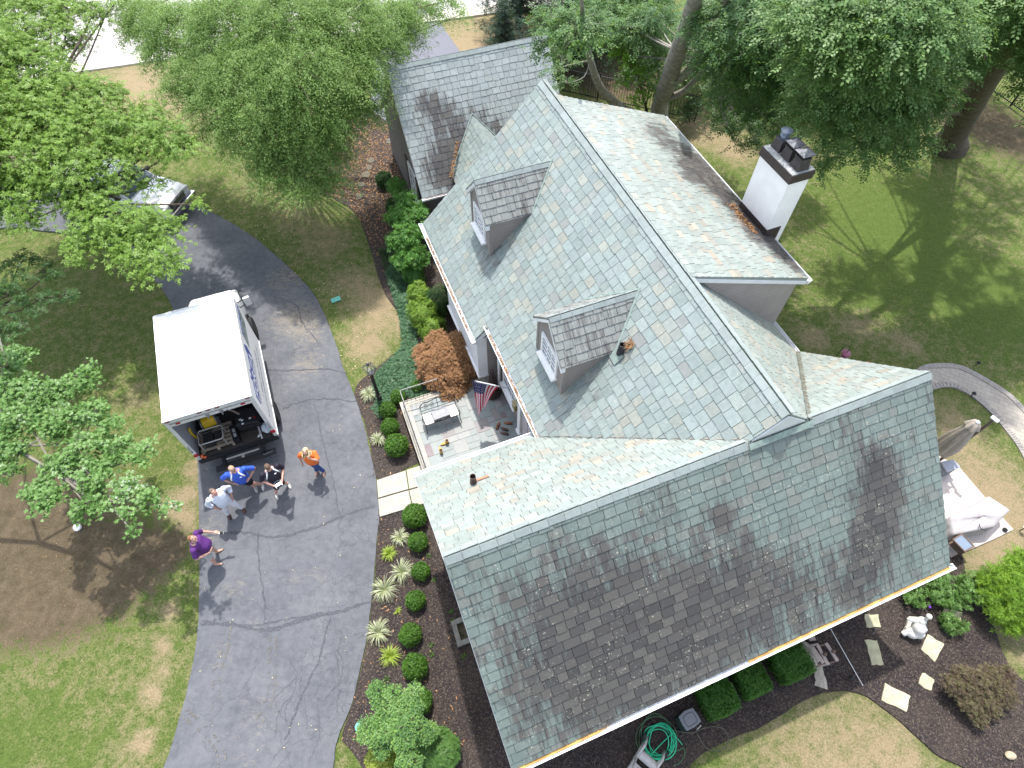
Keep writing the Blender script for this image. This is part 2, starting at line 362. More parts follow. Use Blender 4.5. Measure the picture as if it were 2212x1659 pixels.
# --- street, pavement strip and the spur to the garage
b = NB('street_concrete'); v = b.obj(); b.set(b.ramp(b.noise(v, 1.5, 6, .7), [(.3, (.36,.35,.34)), (.7, (.47,.46,.44))]), .9, 0, .2); b.bump(b.noise(v, 40, 3), .2, .01); street_m = b.m
a0, a1 = P(60,172), P(420,121); dr = (a1-a0).normalized(); nr = Vector((-dr.y, dr.x, 0))
q0 = a0-dr*60; q1 = a0+dr*28; q2 = q1+dr*24-Vector((0, 2.5, 0)); 
sheet('street', [q0+nr*1.0, q1+nr*1.0, q2+nr*1.0, q2+nr*8.5, q1+nr*8.5, q0+nr*8.5], -.01, street_m, .2)
sheet('kerb', [q0, q1, q2, q2+nr*.95, q1+nr*.95, q0+nr*.95], .06, mat('kerb_concrete', (.56,.53,.47), .9, .15, 5, bump=.2), .3)
spur = [P(936,20,0),P(962,66),P(995,112),P(1060,190),P(1000,330),P(905,330),P(845,318),P(820,262),P(800,225),P(800,150),P(850,60),P(880,10)]
b = NB('asphalt_grey'); v = b.obj(); b.set(b.ramp(b.noise(v, 12, 6, .8), [(.3, (.12,.125,.15)), (.7, (.20,.205,.24))]), .9, 0, .2); b.bump(b.noise(v, 60, 3), .4, .01)
sheet('garage_driveway', spur, -.006, b.m, .2)

# --- mulch beds
def mulchmat(name, a, c_, d):
    b = NB(name); v = b.obj(); n = b.noise(v, 14, 6, .8); r = b.vor(v, 34, 'F1', 'Color'); s = b.noise(v, 1.1, 4)
    x = b.ramp(n, [(.3, a), (.52, c_), (.75, d)]); sp = b.n('SeparateColor'); b.l(r, sp.inputs[0])
    x = b.mix(b.ramp(sp.outputs[0], [(.86, 0.0), (.93, .55)]), x, (.21,.16,.115))
    x = b.mix(b.ramp(s, [(.4, 0.0), (.65, .35)]), x, (.12,.09,.072))
    b.set(x, .95, 0, .12); b.bump(b.math('ADD', n, b.math('MULTIPLY', b.vor(v, 30), .8)), 1.0, .05); return b.m
mulch_m = mulchmat('bark_mulch', (.026,.022,.021), (.068,.058,.054), (.15,.128,.115))
mulch_dark = mulchmat('dark_mulch', (.018,.015,.016), (.05,.042,.043), (.12,.10,.095))
bedA = [(764,248),(835,262),(905,420),(1010,640),(1120,860),(1160,960),(930,1010),(905,1000),(815,1034),(802,975),(785,905),(766,852),(782,820),(834,777),(876,735),(866,686),(824,616),(789,504),(762,455),(715,425),(688,410),(726,330)]
bedA_pts = smooth_loop(poly_px(bedA), True, 4)
sheet('mulch_bed', bedA_pts, -.004, mulch_m, .2, .02)
bedB = [(819,1112),(917,1083),(1000,1200),(1150,1500),(1480,1500),(1700,1300),(2040,1180),(2090,1260),(2130,1300),(2160,1390),(2186,1446),(2240,1500),(2300,1620),(2240,1760),(2120,1700),(2085,1659),(2033,1635),(1984,1593),(1928,1544),(1875,1505),(1823,1491),(1753,1505),(1697,1540),(1634,1575),(1571,1600),(1490,1652),(1440,1760),(740,1760),(790,1690),(772,1640),(752,1612),(738,1590),(764,1516),(791,1395),(805,1288),(817,1148)]
bedB_pts = smooth_loop(poly_px(bedB), True, 3)
sheet('mulch_bed.001', bedB_pts, -.004, mulch_dark, .2, .015)

def inside(pts, x, y):
    c = False; n = len(pts); j = n-1
    for i in range(n):
        if (pts[i].y > y) != (pts[j].y > y) and x < (pts[j].x-pts[i].x)*(y-pts[i].y)/(pts[j].y-pts[i].y)+pts[i].x: c = not c
        j = i
    return c
def underhouse(x, y):
    u, w = UV(Vector((x, y, 0)))
    return (.4 < u < 10.9 and .5 < w < 6.5) or (3.9 < u < 10.7 and 6 < w < 15.6) or (3.85 < u < 9.9 and 18.8 < w < 24.8) or (.5 < u < 3.9 and 6.9 < w < 11.2)
# bark chips: thin slivers scattered over the beds
chip_m = leafmat('bark_chips', [(.015,.012,.012),(.035,.028,.025),(.06,.05,.043),(.13,.11,.09),(.04,.033,.03)], .95, 0, 3)
def chips(name, pts, n, m, size, bias=None, z=.0, label=None, lift=.012):
    xs = [p.x for p in pts]; ys = [p.y for p in pts]; V = []; F = []; k = 0; tries = 0
    while k < n and tries < n*12:
        tries += 1
        x = random.uniform(max(min(xs), -24), min(max(xs), 24)); y = random.uniform(max(min(ys), -1), max(ys))
        if not inside(pts, x, y) or underhouse(x, y): continue
        if bias and random.random() > bias(x, y): continue
        a = random.uniform(0, 6.3); l = size*random.uniform(.5, 1.5); w = l*random.uniform(.25, .5); t = random.uniform(-.4, .4)
        ca, sa = math.cos(a), math.sin(a); h = z+random.uniform(.004, lift)+abs(t)*l*.5; i = len(V)
        for dx, dy in ((-l,-w),(l,-w*.6),(l*.9,w),(-l*.8,w*.8)):
            V.append((x+dx*ca-dy*sa, y+dx*sa+dy*ca, h+dx*t+random.uniform(-.003,.003)))
        F.append((i, i+1, i+2, i+3)); k += 1
    o = np_mesh(name, V, F, m); o['kind'] = 'stuff'
    if label: o['label'] = label
    o['category'] = 'ground litter'
    return o
chips('bark_chips', bedA_pts, 9000, chip_m, .022, label='brown bark chips strewn over the bed below the shrubs')
chips('bark_chips.001', bedB_pts, 26000, chip_m, .02, label='dark bark chips strewn over the beds round the front wing')
leaflit = leafmat('dead_leaves', [(.22,.10,.04),(.33,.17,.075),(.45,.27,.13),(.30,.13,.06),(.55,.42,.25)], .8, .1, 2)
farbed = [P(x, y) for x, y in ((764,250),(840,270),(870,400),(850,470),(815,560),(789,500),(755,440),(690,410),(730,320))]
chips('fallen_leaves', farbed, 3000, leaflit, .028, z=.01, label='rust brown fallen leaves on the far mulch bed')
chips('fallen_leaves.001', bedA_pts, 350, leaflit, .03, z=.01, label='pale fallen leaves scattered on the bed by the patio')
leftlit = [P(x, y) for x, y in ((819,1112),(900,1090),(960,1250),(990,1400),(1010,1659),(760,1659),(738,1590),(764,1516),(791,1395),(805,1288))]
chips('fallen_leaves.002', leftlit, 170, leaflit, .026, z=.01, label='reddish fallen leaves among the round shrubs')
lawnlit = [P(x, y) for x, y in ((430,440),(700,400),(800,520),(870,690),(860,760),(780,830),(740,780),(660,610),(480,470))]
paleleaf = leafmat('pale_leaves', [(.45,.40,.2),(.6,.55,.32),(.5,.36,.18)], .8, .1, 2)
chips('fallen_leaves.003', lawnlit, 320, paleleaf, .022, z=-.03, label='yellow fallen leaves on the lawn beside the drive', lift=.03)
drlit = po+pi_
chips('fallen_leaves.004', drlit, 170, paleleaf, .016, z=.002, label='tiny pale leaves scattered on the asphalt drive')
dirtlit = [P(x, y) for x, y in ((0,1040),(280,1100),(400,1100),(400,1250),(280,1400),(0,1400))]
chips('fallen_leaves.005', dirtlit, 260, leaflit, .014, z=-.03, label='tiny pale leaves on the bare soil under the maple', lift=.03)

# --- stone and concrete
b = NB('walk_concrete'); v = b.obj(); b.set(b.ramp(b.noise(v, 3, 6, .7), [(.3, (.31,.295,.255)), (.7, (.43,.41,.355))]), .9, 0, .2); b.bump(b.noise(v, 50, 3), .25, .01); concrete_m = b.m
def slab(name, px, z, m, label, cat, group=None, t=.06, bev=.008, wob=0):
    pts = [P(x, y, z) for x, y in px]
    if wob:
        q = []
        for i, p in enumerate(pts):
            n = pts[(i+1) % len(pts)]
            for k in range(4): q.append(p.lerp(n, k/4)+Vector((random.uniform(-wob, wob), random.uniform(-wob, wob), 0)))
        pts = q
    mb = MB().prism([p-Vector((0,0,t)) for p in pts], (0, 0, t))
    return single(name, mb, m, label, cat, group, bevel=bev)
G = 'concrete slabs of the front walk'
slab('concrete_slab', [(814,1037),(876,1016),(882,1056),(817,1075)], .05, concrete_m, 'pale concrete slab by the drive, nearer the lamp post', 'slab', G, .12)
slab('concrete_slab', [(817,1078),(882,1059),(890,1095),(820,1116)], .05, concrete_m, 'pale concrete slab by the drive, nearer the round shrubs', 'slab', G, .12)
slab('concrete_slab', [(878,1015),(930,998),(942,1040),(884,1056)], .05, concrete_m, 'concrete slab meeting the patio wall under the eave', 'slab', G, .12)
slab('concrete_slab', [(884,1059),(942,1042),(955,1076),(892,1094)], .05, concrete_m, 'concrete slab tucked beside the wing gable', 'slab', G, .12)
stone_m = mat('sandstone', (.42,.38,.27), .9, .2, 5, bump=.3, bscale=30)
stoneg = mat('mossy_sandstone', (.34,.33,.22), .9, .2, 5, bump=.3, bscale=30)
G = 'stepping stones in the corner bed'
Z9 = lambda x, y: (1437.8+.35*x, 1078.4+.35*y)
for pp, lb in (([(1228,710),(1310,712),(1330,788),(1243,790)], 'squarish stepping stone nearest the white gutter'), ([(1232,868),(1308,872),(1346,1025),(1272,1022)], 'long narrow stepping stone in the roof shadow'),
               ([(1355,1136),(1512,1215),(1490,1317),(1334,1240)], 'largest sunlit stepping stone at the lawn edge'), ([(1582,1067),(1660,1110),(1642,1184),(1560,1140)], 'smallest stepping stone, beside the dark maple shrub'),
               ([(1620,835),(1722,895),(1665,1003),(1573,925)], 'cream stepping stone just below the white statue'), ([(1720,665),(1835,700),(1810,822),(1706,765)], 'stepping stone half hidden by long grassy leaves')):
    slab('stepping_stone', [Z9(*q) for q in pp], .03, stoneg if pp[0][0] < 1240 else stone_m, lb, 'stepping stone', G, .06, .01, .02)
for i, (x, y, w) in enumerate(((777,424,.25),(781,398,.22),(790,377,.3),(797,361,.22),(801,346,.25),(842,304,.3))):
    p = P(x, y, .02); mb = MB().prism([p+Vector((math.cos(a)*w*.8*random.uniform(.7,1.1), math.sin(a)*w*.8*random.uniform(.7,1.1), -.06)) for a in [k*.785 for k in range(8)]], (0,0,.06))
    single('stepping_stone', mb, mat('grey_fieldstone', (.10,.10,.08), .9, .25, 6, bump=.3), ['first','second','third','fourth','fifth','farthest'][i]+' grey fieldstone along the far mulch bed, counted from the near lawn', 'stepping stone', 'fieldstones through the far bed', bevel=.01)

# --- paver walk and patio on the right
b = NB('pavers'); v = b.obj(); br = b.n('TexBrick'); br.inputs['Scale'].default_value = 1; br.inputs['Brick Width'].default_value = .3; br.inputs['Row Height'].default_value = .17; br.inputs['Mortar Size'].default_value = .006
br.inputs['Color1'].default_value = (.40,.36,.30,1); br.inputs['Color2'].default_value = (.31,.285,.25,1); br.inputs['Mortar'].default_value = (.13,.12,.1,1); b.l(b.mapping(v, rot=(0,0,.5)), br.inputs['Vector'])
b.set(b.mix(.35, br.outputs['Color'], b.ramp(b.noise(v, 3, 5), [(.3, (.27,.25,.24)), (.7, (.45,.41,.36))])), .9, 0, .2); b.bump(br.outputs['Fac'], -.3, .01); paver_m = b.m
po2 = smooth_loop(poly_px([(1978,798),(2005,786),(2061,786),(2103,801),(2173,843),(2212,878),(2290,960)]), False, 6)
pi2 = smooth_loop(poly_px([(2290,1130),(2212,990),(2194,959),(2173,931),(2138,889),(2096,854),(2054,836),(2012,843),(1975,860)]), False, 6)
sheet('paver_path', po2+pi2, -.01, paver_m, .15)
edge_m = mat('paver_edging', (.28,.26,.24), .9, .2, 8, bump=.2)
def edging(name, line, side, label):
    mb = MB(); acc = 0
    for i in range(len(line)-1):
        a, c_ = line[i], line[i+1]; t = (c_-a); L = t.length; t.normalize(); n = Vector((-t.y, t.x, 0))*side; k = max(1, int(L/.115))
        for j in range(k):
            p = a.lerp(c_, (j+.5)/k)+n*.1; mb.box((p.x, p.y, -.012), (L/k-.012, .2, .05), math.atan2(t.y, t.x))
    o = part(name, mb, edge_m, None); return tag(o, label, kind='structure')
edging('path_edging', po2, -1, None); edging('path_edging.001', pi2, -1, None)
Z2 = lambda x, y: (1990.8+.2133*x, 862.7+.2133*y)
pat2 = poly_px([Z2(380,690), Z2(600,950), Z2(925,1320), Z2(740,1412), Z2(300,1605), (2000,1150), (1940,1000), (2010,975)])
b = NB('pale_pavers'); v = b.obj(); br = b.n('TexBrick'); br.inputs['Scale'].default_value = 1; br.inputs['Brick Width'].default_value = .3; br.inputs['Row Height'].default_value = .2; br.inputs['Mortar Size'].default_value = .004
br.inputs['Color1'].default_value = (.50,.45,.42,1); br.inputs['Color2'].default_value = (.43,.39,.37,1); br.inputs['Mortar'].default_value = (.35,.31,.28,1); b.l(b.mapping(v, rot=(0,0,-.85)), br.inputs['Vector'])
b.set(br.outputs['Color'], .9, 0, .2); b.bump(br.outputs['Fac'], -.2, .01)
sheet('rear_patio', pat2, .02, b.m, .2)
# ================================================================== slate roofing
def clip(poly, clipper):
    """Sutherland-Hodgman, both convex; clipper counter-clockwise"""
    out = poly
    for i in range(len(clipper)):
        a, c_ = clipper[i], clipper[(i+1) % len(clipper)]
        inp = out; out = []
        f = lambda p: (c_[0]-a[0])*(p[1]-a[1])-(c_[1]-a[1])*(p[0]-a[0])
        for j in range(len(inp)):
            p, q = inp[j], inp[(j+1) % len(inp)]; fp, fq = f(p), f(q)
            if fp >= 0: out.append(p)
            if (fp >= 0) != (fq >= 0): t = fp/(fp-fq); out.append((p[0]+(q[0]-p[0])*t, p[1]+(q[1]-p[1])*t))
        if not out: return []
    return out
def ccw(p):
    s = sum(p[i-1][0]*p[i][1]-p[i][0]*p[i-1][1] for i in range(len(p))); return p if s > 0 else p[::-1]
def slates(name, O, U, Dn, polys, m, parent, exp=.205, w=.3, seed=0, base=.09, thick=.017, gap=.0055, under=True):
    rr = random.Random(seed); O = Vector(O); U = Vector(U).normalized(); Dn = Vector(Dn).normalized(); N = U.cross(Dn)
    if N.z < 0: N = -N
    mb = MB(); mb.uv = []
    for poly in polys:
        poly = ccw(poly); ds = [p[1] for p in poly]; us = [p[0] for p in poly]
        r0 = int(math.floor(min(ds)/exp+1e-6)); r1 = int(math.ceil(max(ds)/exp-1e-6))
        for r in range(r0, r1):
            u = min(us)-rr.uniform(.1, 1)*w
            while u < max(us):
                ww = w*rr.choice((.7, .8, .9, 1, 1, 1.1, 1.2)); j = rr.uniform(-.007, .012) if rr.random() < .93 else rr.uniform(.0, .03); g = gap
                sk_ = rr.uniform(-.006, .006); tiltj = rr.uniform(-.004, .006)
                q = clip([(u+g, r*exp), (u+ww-g, r*exp), (u+ww-g, (r+1)*exp+j), (u+g, (r+1)*exp+j+sk_)], poly); u += ww
                if len(q) < 3: continue
                top = []; bot = []
                for a, d in q:
                    h = .006+(d-r*exp)/exp*thick+(tiltj if d > r*exp+.5*exp else 0); pnt = O+U*a+Dn*d
                    top.append(pnt+N*h); bot.append(pnt-N*.006)
                n = len(top); mb.add(top+bot, [tuple(range(n))]+[(i, n+i, n+(i+1)%n, (i+1)%n) for i in range(n)]); mb.uv += q+q
        if under:
            pts = [O+U*a+Dn*d-N*.008 for a, d in poly]; n0 = len(pts)
            mb.prism(pts, -N*base); mb.uv += list(poly)*2
    return part(name, mb, m, parent, world=True)
def slatemat(name, cols, stain, sb=None, lichen=.5, streak=1.0):
    """cols: slate colours; stain: base amount of dark algae; sb: patches of it in roof metres (u, d, r, w)"""
    b = NB(name); g = b.n('NewGeometry'); r = g.outputs['Random Per Island']; uv = b.obj('UV'); v = b.obj()
    k = len(cols); c = b.ramp(r, [(i/k, x) for i, x in enumerate(cols)], 'CONSTANT')
    wn = b.n('TexWhiteNoise', noise_dimensions='1D'); b.l(r, wn.inputs['W'])
    c = b.mix(.5, c, b.ramp(wn.outputs['Value'], [(0, tuple(x*.72 for x in cols[0])), (.5, cols[0]), (1, tuple(min(1, x*1.32) for x in cols[0]))]))
    fine = b.noise(uv, 38, 5, .75); mid = b.noise(uv, 7, 5, .7)
    c = b.mix(b.ramp(fine, [(.35, .0), (.75, .5)]), c, tuple(min(1, x*1.45) for x in cols[0]))
    c = b.mix(b.ramp(mid, [(.3, .45), (.55, 0.0)]), c, tuple(x*.62 for x in cols[0]))
    st = b.noise(b.mapping(uv, (2.6/streak, .36*streak, 1)), 1.6, 6, .75, .3); st2 = b.noise(b.mapping(uv, (7, .9, 1)), 1.5, 4, .7)
    a = b.math('ADD', b.math('MULTIPLY', b.math('SUBTRACT', st, .5), 2.2), b.math('MULTIPLY', b.math('SUBTRACT', st2, .5), 1.5))
    a = b.math('ADD', a, b.math('MULTIPLY', b.math('SUBTRACT', wn.outputs['Value'], .5), .5))
    a = b.math('ADD', a, stain)
    if sb: a = b.math('ADD', a, b.blobs(uv, sb))
    sm = b.ramp(a, [(.2, 0.0), (.8, .92)])
    c = b.mix(sm, c, b.ramp(wn.outputs['Value'], [(0, (.034,.028,.029)), (.5, (.05,.043,.043)), (1, (.078,.07,.064))]))
    lv = b.vor(b.mapping(uv, (1, 1.3, 1)), 16, 'SMOOTH_F1'); lm = b.ramp(b.noise(uv, 1.3, 5, .7), [(.45, 0.0), (.62, 1.0)])
    lf = b.math('MULTIPLY', b.ramp(b.math('ADD', lv, b.math('MULTIPLY', b.math('SUBTRACT', fine, .5), .6)), [(.12, 1.0), (.2, 0.0)]), b.math('MULTIPLY', lm, lichen))
    c = b.mix(lf, c, (.42,.40,.32))
    b.set(c, b.ramp(mid, [(.3, .42), (.7, .62)]), 0, .5); b.bump(b.math('ADD', fine, mid), .25, .008); return b.m
GG = [(0.191,0.233,0.226),(0.212,0.251,0.237),(0.177,0.222,0.219),(0.212,0.244,0.247),(0.194,0.237,0.222),(0.226,0.251,0.222),(0.198,0.240,0.233),(0.184,0.219,0.230),(0.255,0.251,0.212),(0.212,0.255,0.240),(0.202,0.240,0.233),(0.219,0.191,0.191),(.31,.275,.21),(.225,.255,.265),(.24,.275,.27)]
GB = [(0.218,0.254,0.240),(0.236,0.268,0.250),(0.226,0.258,0.244),(0.247,0.271,0.247),(0.218,0.261,0.244),(0.240,0.265,0.250),(0.236,0.271,0.254),(0.254,0.271,0.244),(0.276,0.247,0.205),(0.233,0.261,0.247),(0.297,0.218,0.155),(0.244,0.268,0.250),(0.233,0.265,0.250),(0.261,0.254,0.233),(.42,.30,.20),(.33,.335,.30),(.28,.315,.295)]
m_main = slatemat('slate_main_left', GG, -.6, [(1.5,5.0,3,.35),(11.5,5.3,2.5,.55),(9,3.3,1.6,.55),(3.3,3.8,1.5,.85),(8.7,4.4,1.5,.9)], .85)
m_wingb = slatemat('slate_wing_back', GB, -1.1, None, .45)
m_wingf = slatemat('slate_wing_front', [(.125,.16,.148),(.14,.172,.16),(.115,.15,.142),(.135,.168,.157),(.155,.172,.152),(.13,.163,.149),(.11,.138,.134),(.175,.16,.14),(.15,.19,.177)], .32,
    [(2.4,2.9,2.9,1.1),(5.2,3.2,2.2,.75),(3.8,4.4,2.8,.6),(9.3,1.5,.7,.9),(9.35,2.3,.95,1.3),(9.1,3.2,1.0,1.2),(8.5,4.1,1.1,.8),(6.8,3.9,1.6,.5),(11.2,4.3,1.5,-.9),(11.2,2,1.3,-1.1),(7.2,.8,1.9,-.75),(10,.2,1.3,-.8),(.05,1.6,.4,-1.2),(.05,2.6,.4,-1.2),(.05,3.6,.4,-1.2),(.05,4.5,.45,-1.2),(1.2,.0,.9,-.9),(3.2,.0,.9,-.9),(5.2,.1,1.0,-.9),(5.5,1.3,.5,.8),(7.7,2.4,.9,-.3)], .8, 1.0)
m_shed = slatemat('slate_shed', GB, -.7, [(4.3,3.5,2.0,1.9),(6.3,3.1,1.7,1.3),(7.2,4.0,1.6,.5),(1.8,4.0,1.9,1.9),(.4,4.3,1.2,1.4),(3.0,4.1,1.3,1.1),(5.4,4.1,1.3,.7)], .7)
m_gar = slatemat('slate_garage', [(.25,.285,.285),(.27,.30,.305),(.235,.27,.275),(.28,.31,.30),(.26,.29,.295),(.22,.26,.265)], -.55, [(2.6,3.5,3.3,1.7),(1.0,3.9,1.9,.8),(1.2,1.6,1.5,.8),(5.8,.8,2,-.3),(1.2,1.4,1.3,.3),(5.6,.6,2.6,-.6),(3.3,4.2,1.6,.4)], .5, .9)
m_dorm = slatemat('slate_dormer', [(.22,.235,.225),(.25,.265,.25),(.20,.215,.21),(.24,.245,.235)], .3, None, .8)
m_ridge = slatemat('slate_ridge', [(.245,.285,.28),(.265,.30,.295),(.235,.27,.265),(.25,.285,.28)], -.5, None, .6)
copper_old = mat('aged_copper', (.235,.30,.275), .55, .25, 7, metal=.3)
copper_brown = mat('brown_copper', (.20,.13,.09), .45, .3, 9, metal=.4, c2=(.27,.33,.30))
lead_m = mat('grey_flashing', (.30,.29,.28), .55, .3, 6, metal=.3, c2=(.42,.30,.22))
def sidingmat(name, c, step=.14, ax=2):
    b = NB(name); v = b.obj(); sx = b.n('SeparateXYZ'); b.l(v, sx.inputs[0]); fr = b.math('FRACT', b.math('DIVIDE', sx.outputs[ax], step))
    n = b.noise(v, 2.5, 4); col = b.ramp(n, [(.3, tuple(x*.92 for x in c)), (.7, tuple(x*1.08 for x in c))])
    col = b.mix(b.ramp(fr, [(.0, .75), (.07, 0.0)]), col, tuple(x*.35 for x in c))
    b.set(col, .7, 0, .3); b.bump(fr, -.6, .012); return b.m
siding = sidingmat('taupe_clapboard', (.25,.225,.215)); siding_lt = sidingmat('taupe_clapboard_pale', (.33,.30,.285), .15)
siding_dk = mat('dark_gable_siding', (.115,.112,.115), .75, .1, 3, bump=.1)
glass_m = mat('window_glass', (.10,.13,.16), .08, .2, 2, spec=.8)
house = thing('slate_house', H(5.5, 6, 0), 0, 'taupe house with steep green-grey slate roofs, two dormers and white gutters', 'house')
def hw(mbfun): pass
U_ = H(1,0)-H(0,0); V_ = H(0,1)-H(0,0); Zv = Vector((0,0,1))
def HB(mb, u0, u1, v0, v1, z0, z1): return mb.hexa([H(u0,v0,z0),H(u1,v0,z0),H(u1,v1,z0),H(u0,v1,z0)], [H(u0,v0,z1),H(u1,v0,z1),H(u1,v1,z1),H(u0,v1,z1)])
S2 = math.sqrt(.5)
# front wing
wL, wR, wv, wz, wvf, wvb = .123, 11.153, 3.542, 6.986, .175, 6.852
dF = (-V_-Zv).normalized(); dB = (V_-Zv).normalized(); q2 = math.sqrt(2)
slates('roof_slope', H(wL, wv, wz), U_, dF, [[(0,0),(wR-wL,0),(wR-wL,(wv-wvf)*q2+.03),(0,(wv-wvf)*q2+.03)]], m_wingf, house, .2115, .305, 1)
slates('roof_slope', H(wL, wv, wz), U_, dB, [[(0,0),(6.574-wL,0),(3.41-wL,4.37),(0,4.37)],[(0,4.37),(3.40-wL,4.37),(3.40-wL,(wvb-wv)*q2),(0,(wvb-wv)*q2)]], m_wingb, house, .19, .28, 2)
slates('roof_slope', H(wL, wv, wz), U_, dB, [[(7.957-wL,0),(wR-wL,0),(wR-wL,(6.36-wv)*q2),(11.0-wL,(6.36-wv)*q2)]], m_wingb, house, .19, .28, 3)
# main block
mu, mz, mv0, mv1 = 7.236, 7.642, 3.55, 15.828; msl = .991; dl = math.hypot(1, msl)
dL = (-U_-Zv*msl).normalized(); srr = (mz-4.186)/(11.035-mu); dR = (U_-Zv*srr).normalized(); drl = math.hypot(1, srr)
# here the running coordinate is v, measured from mv0
EX = 5.298/20
slates('roof_slope', H(mu, mv0, mz), V_, dL, [[(0,0),(mv1-mv0,0),(mv1-mv0,5.298),(6.618-mv0,5.298),(0,.662*dl)]], m_main, house, EX, .30, 4)
slates('roof_slope', H(mu, mv0, mz), V_, dL, [[(10.536-mv0,5.298),(mv1-mv0,5.298),(mv1-mv0,5.898),(10.536-mv0,5.898)]], m_main, house, EX, .30, 5)
slates('roof_slope', H(mu, mv0, mz), V_, dR, [[(0,0),(mv1-mv0,0),(mv1-mv0,3.80*drl),(6.36-mv0,3.80*drl),(0,.721*drl)]], m_wingb, house, .19, .28, 6)
# shed dormer across the rear
sv0, sv1, su, sz = 7.347, 14.938, 11.236, 6.039; ss = (mz-sz)/(su-mu); dS = (U_-Zv*ss).normalized(); dsl = math.hypot(1, ss)
slates('roof_slope', H(mu+.06, sv0, mz+.045), V_, dS, [[(0,0),(sv1-sv0,0),(sv1-sv0,(su-mu-.06)*dsl),(0,(su-mu-.06)*dsl)]], m_shed, house, .19, .28, 7)
# ridge caps
def ridgecap(name, A, Bp, dA, dB_, parent, m=None, w=.15, step=.33, seed=0, lift=.02, wb=None):
    rr = random.Random(seed); A = Vector(A); Bp = Vector(Bp); t = (Bp-A); L = t.length; t.normalize(); mb = MB(); mb.uv = []; n = int(L/step)
    for side, dd in ((0, dA), (1, dB_)):
        N = t.cross(dd); N = N if N.z > 0 else -N; ww = w if side == 0 or wb is None else wb
        for i in range(n):
            a0 = A+t*(i*L/n+.004); a1 = A+t*((i+1)*L/n-.004); h = lift+side*.006+rr.uniform(0, .006); e = rr.uniform(-.006, .006)
            q = [a0+N*h, a1+N*(h+.008), a1+dd*(ww+e)+N*(h+.008), a0+dd*(ww+e)+N*h]
            mb.prism([x-N*.012 for x in q], N*.012); mb.uv += [(i*.3, 0), (i*.3+.3, 0), (i*.3+.3, .17), (i*.3, .17)]*2
    return part(name, mb, m or m_ridge, parent, world=True)
ridgecap('ridge_cap', H(wL, wv, wz+.012), H(6.5, wv, wz+.012), dF, dB, house, seed=1, wb=.13)
ridgecap('ridge_cap', H(8.0, wv, wz+.012), H(wR, wv, wz+.012), dF, dB, house, seed=2, wb=.13)
ridgecap('ridge_cap', H(mu, mv0, mz+.016), H(mu, mv1, mz+.016), dL, dS, house, seed=3, w=.17, wb=.13, lift=.03)
# little gable over the wing's ridge, and the valleys
mb = MB().prism([H(6.6, wv-.02, wz-.02), H(mu, wv-.02, mz-.05), H(7.93, wv-.02, wz-.02)], V_*.1); part('peak_gable', mb, trim_white, house, world=True)
def strip(name, A, Bp, wdir, w, lift, m, parent=house, w2=None):
    A, Bp, wd = Vector(A), Vector(Bp), Vector(wdir).normalized(); n = (Bp-A).cross(wd).normalized(); n = n if n.z > 0 else -n
    mb = MB().prism([A+n*lift, Bp+n*lift, Bp+wd*(w2 or w)+n*lift, A+wd*w+n*lift], n*.008); return part(name, mb, m, parent, world=True)
strip('flashing', H(6.50, wv-.05, wz+.03), H(8.02, wv-.05, wz+.03), dF, .13, .02, copper_old)
strip('flashing', H(6.574, wv, wz), H(3.45, 6.64, 3.90), V_*1+U_*-.0-Zv, .17, .035, lead_m, w2=.1)
strip('flashing', H(7.957, wv, wz), H(11.035, 6.35, 4.19), V_*.6+U_-Zv*.9, .13, .035, copper_brown)
strip('flashing', H(7.957, wv, wz), H(11.035, 6.35, 4.19), V_*-1+U_*1.2+Zv*.2, .10, .04, copper_brown)
# walls
wb_ = MB(); HB(wb_, .32, 10.95, .55, 6.48, -.2, 3.55); HB(wb_, 3.82, 10.85, 3.6, 15.66, -.2, 3.75); HB(wb_, 3.46, 10.85, 10.74, 15.66, -.2, 3.35)
# gables of wing
for u in (.32, 10.83):
    wb_.prism([H(u, .5, 3.5), H(u, 6.55, 3.5), H(u, wv, wz-.12)], U_*.12)
wb_.prism([H(3.46, 15.54, 3.2), H(10.9, 15.54, 3.9), H(mu, 15.54, mz-.12)], V_*.12)
wb_.prism([H(3.46, 10.72, 2.9), H(4.2, 10.72, 2.9), H(4.2, 10.72, 4.4), H(3.46, 10.72, 3.75)], V_*.1)
part('wall', wb_, siding, house, world=True)
sw = MB()
for v in (sv0+.09, sv1-.21): sw.prism([H(mu+.25, v, mz-.16), H(su-.19, v, sz-.03), H(su-.19, v, 4.02)], V_*.12)
sw.prism([H(su-.31, sv0+.1, 2.5), H(su-.31, sv0+.1, sz-.05), H(su-.31, sv1-.1, sz-.05), H(su-.31, sv1-.1, 2.5)], U_*.12)
part('shed_dormer_wall', sw, siding_lt, house, world=True)
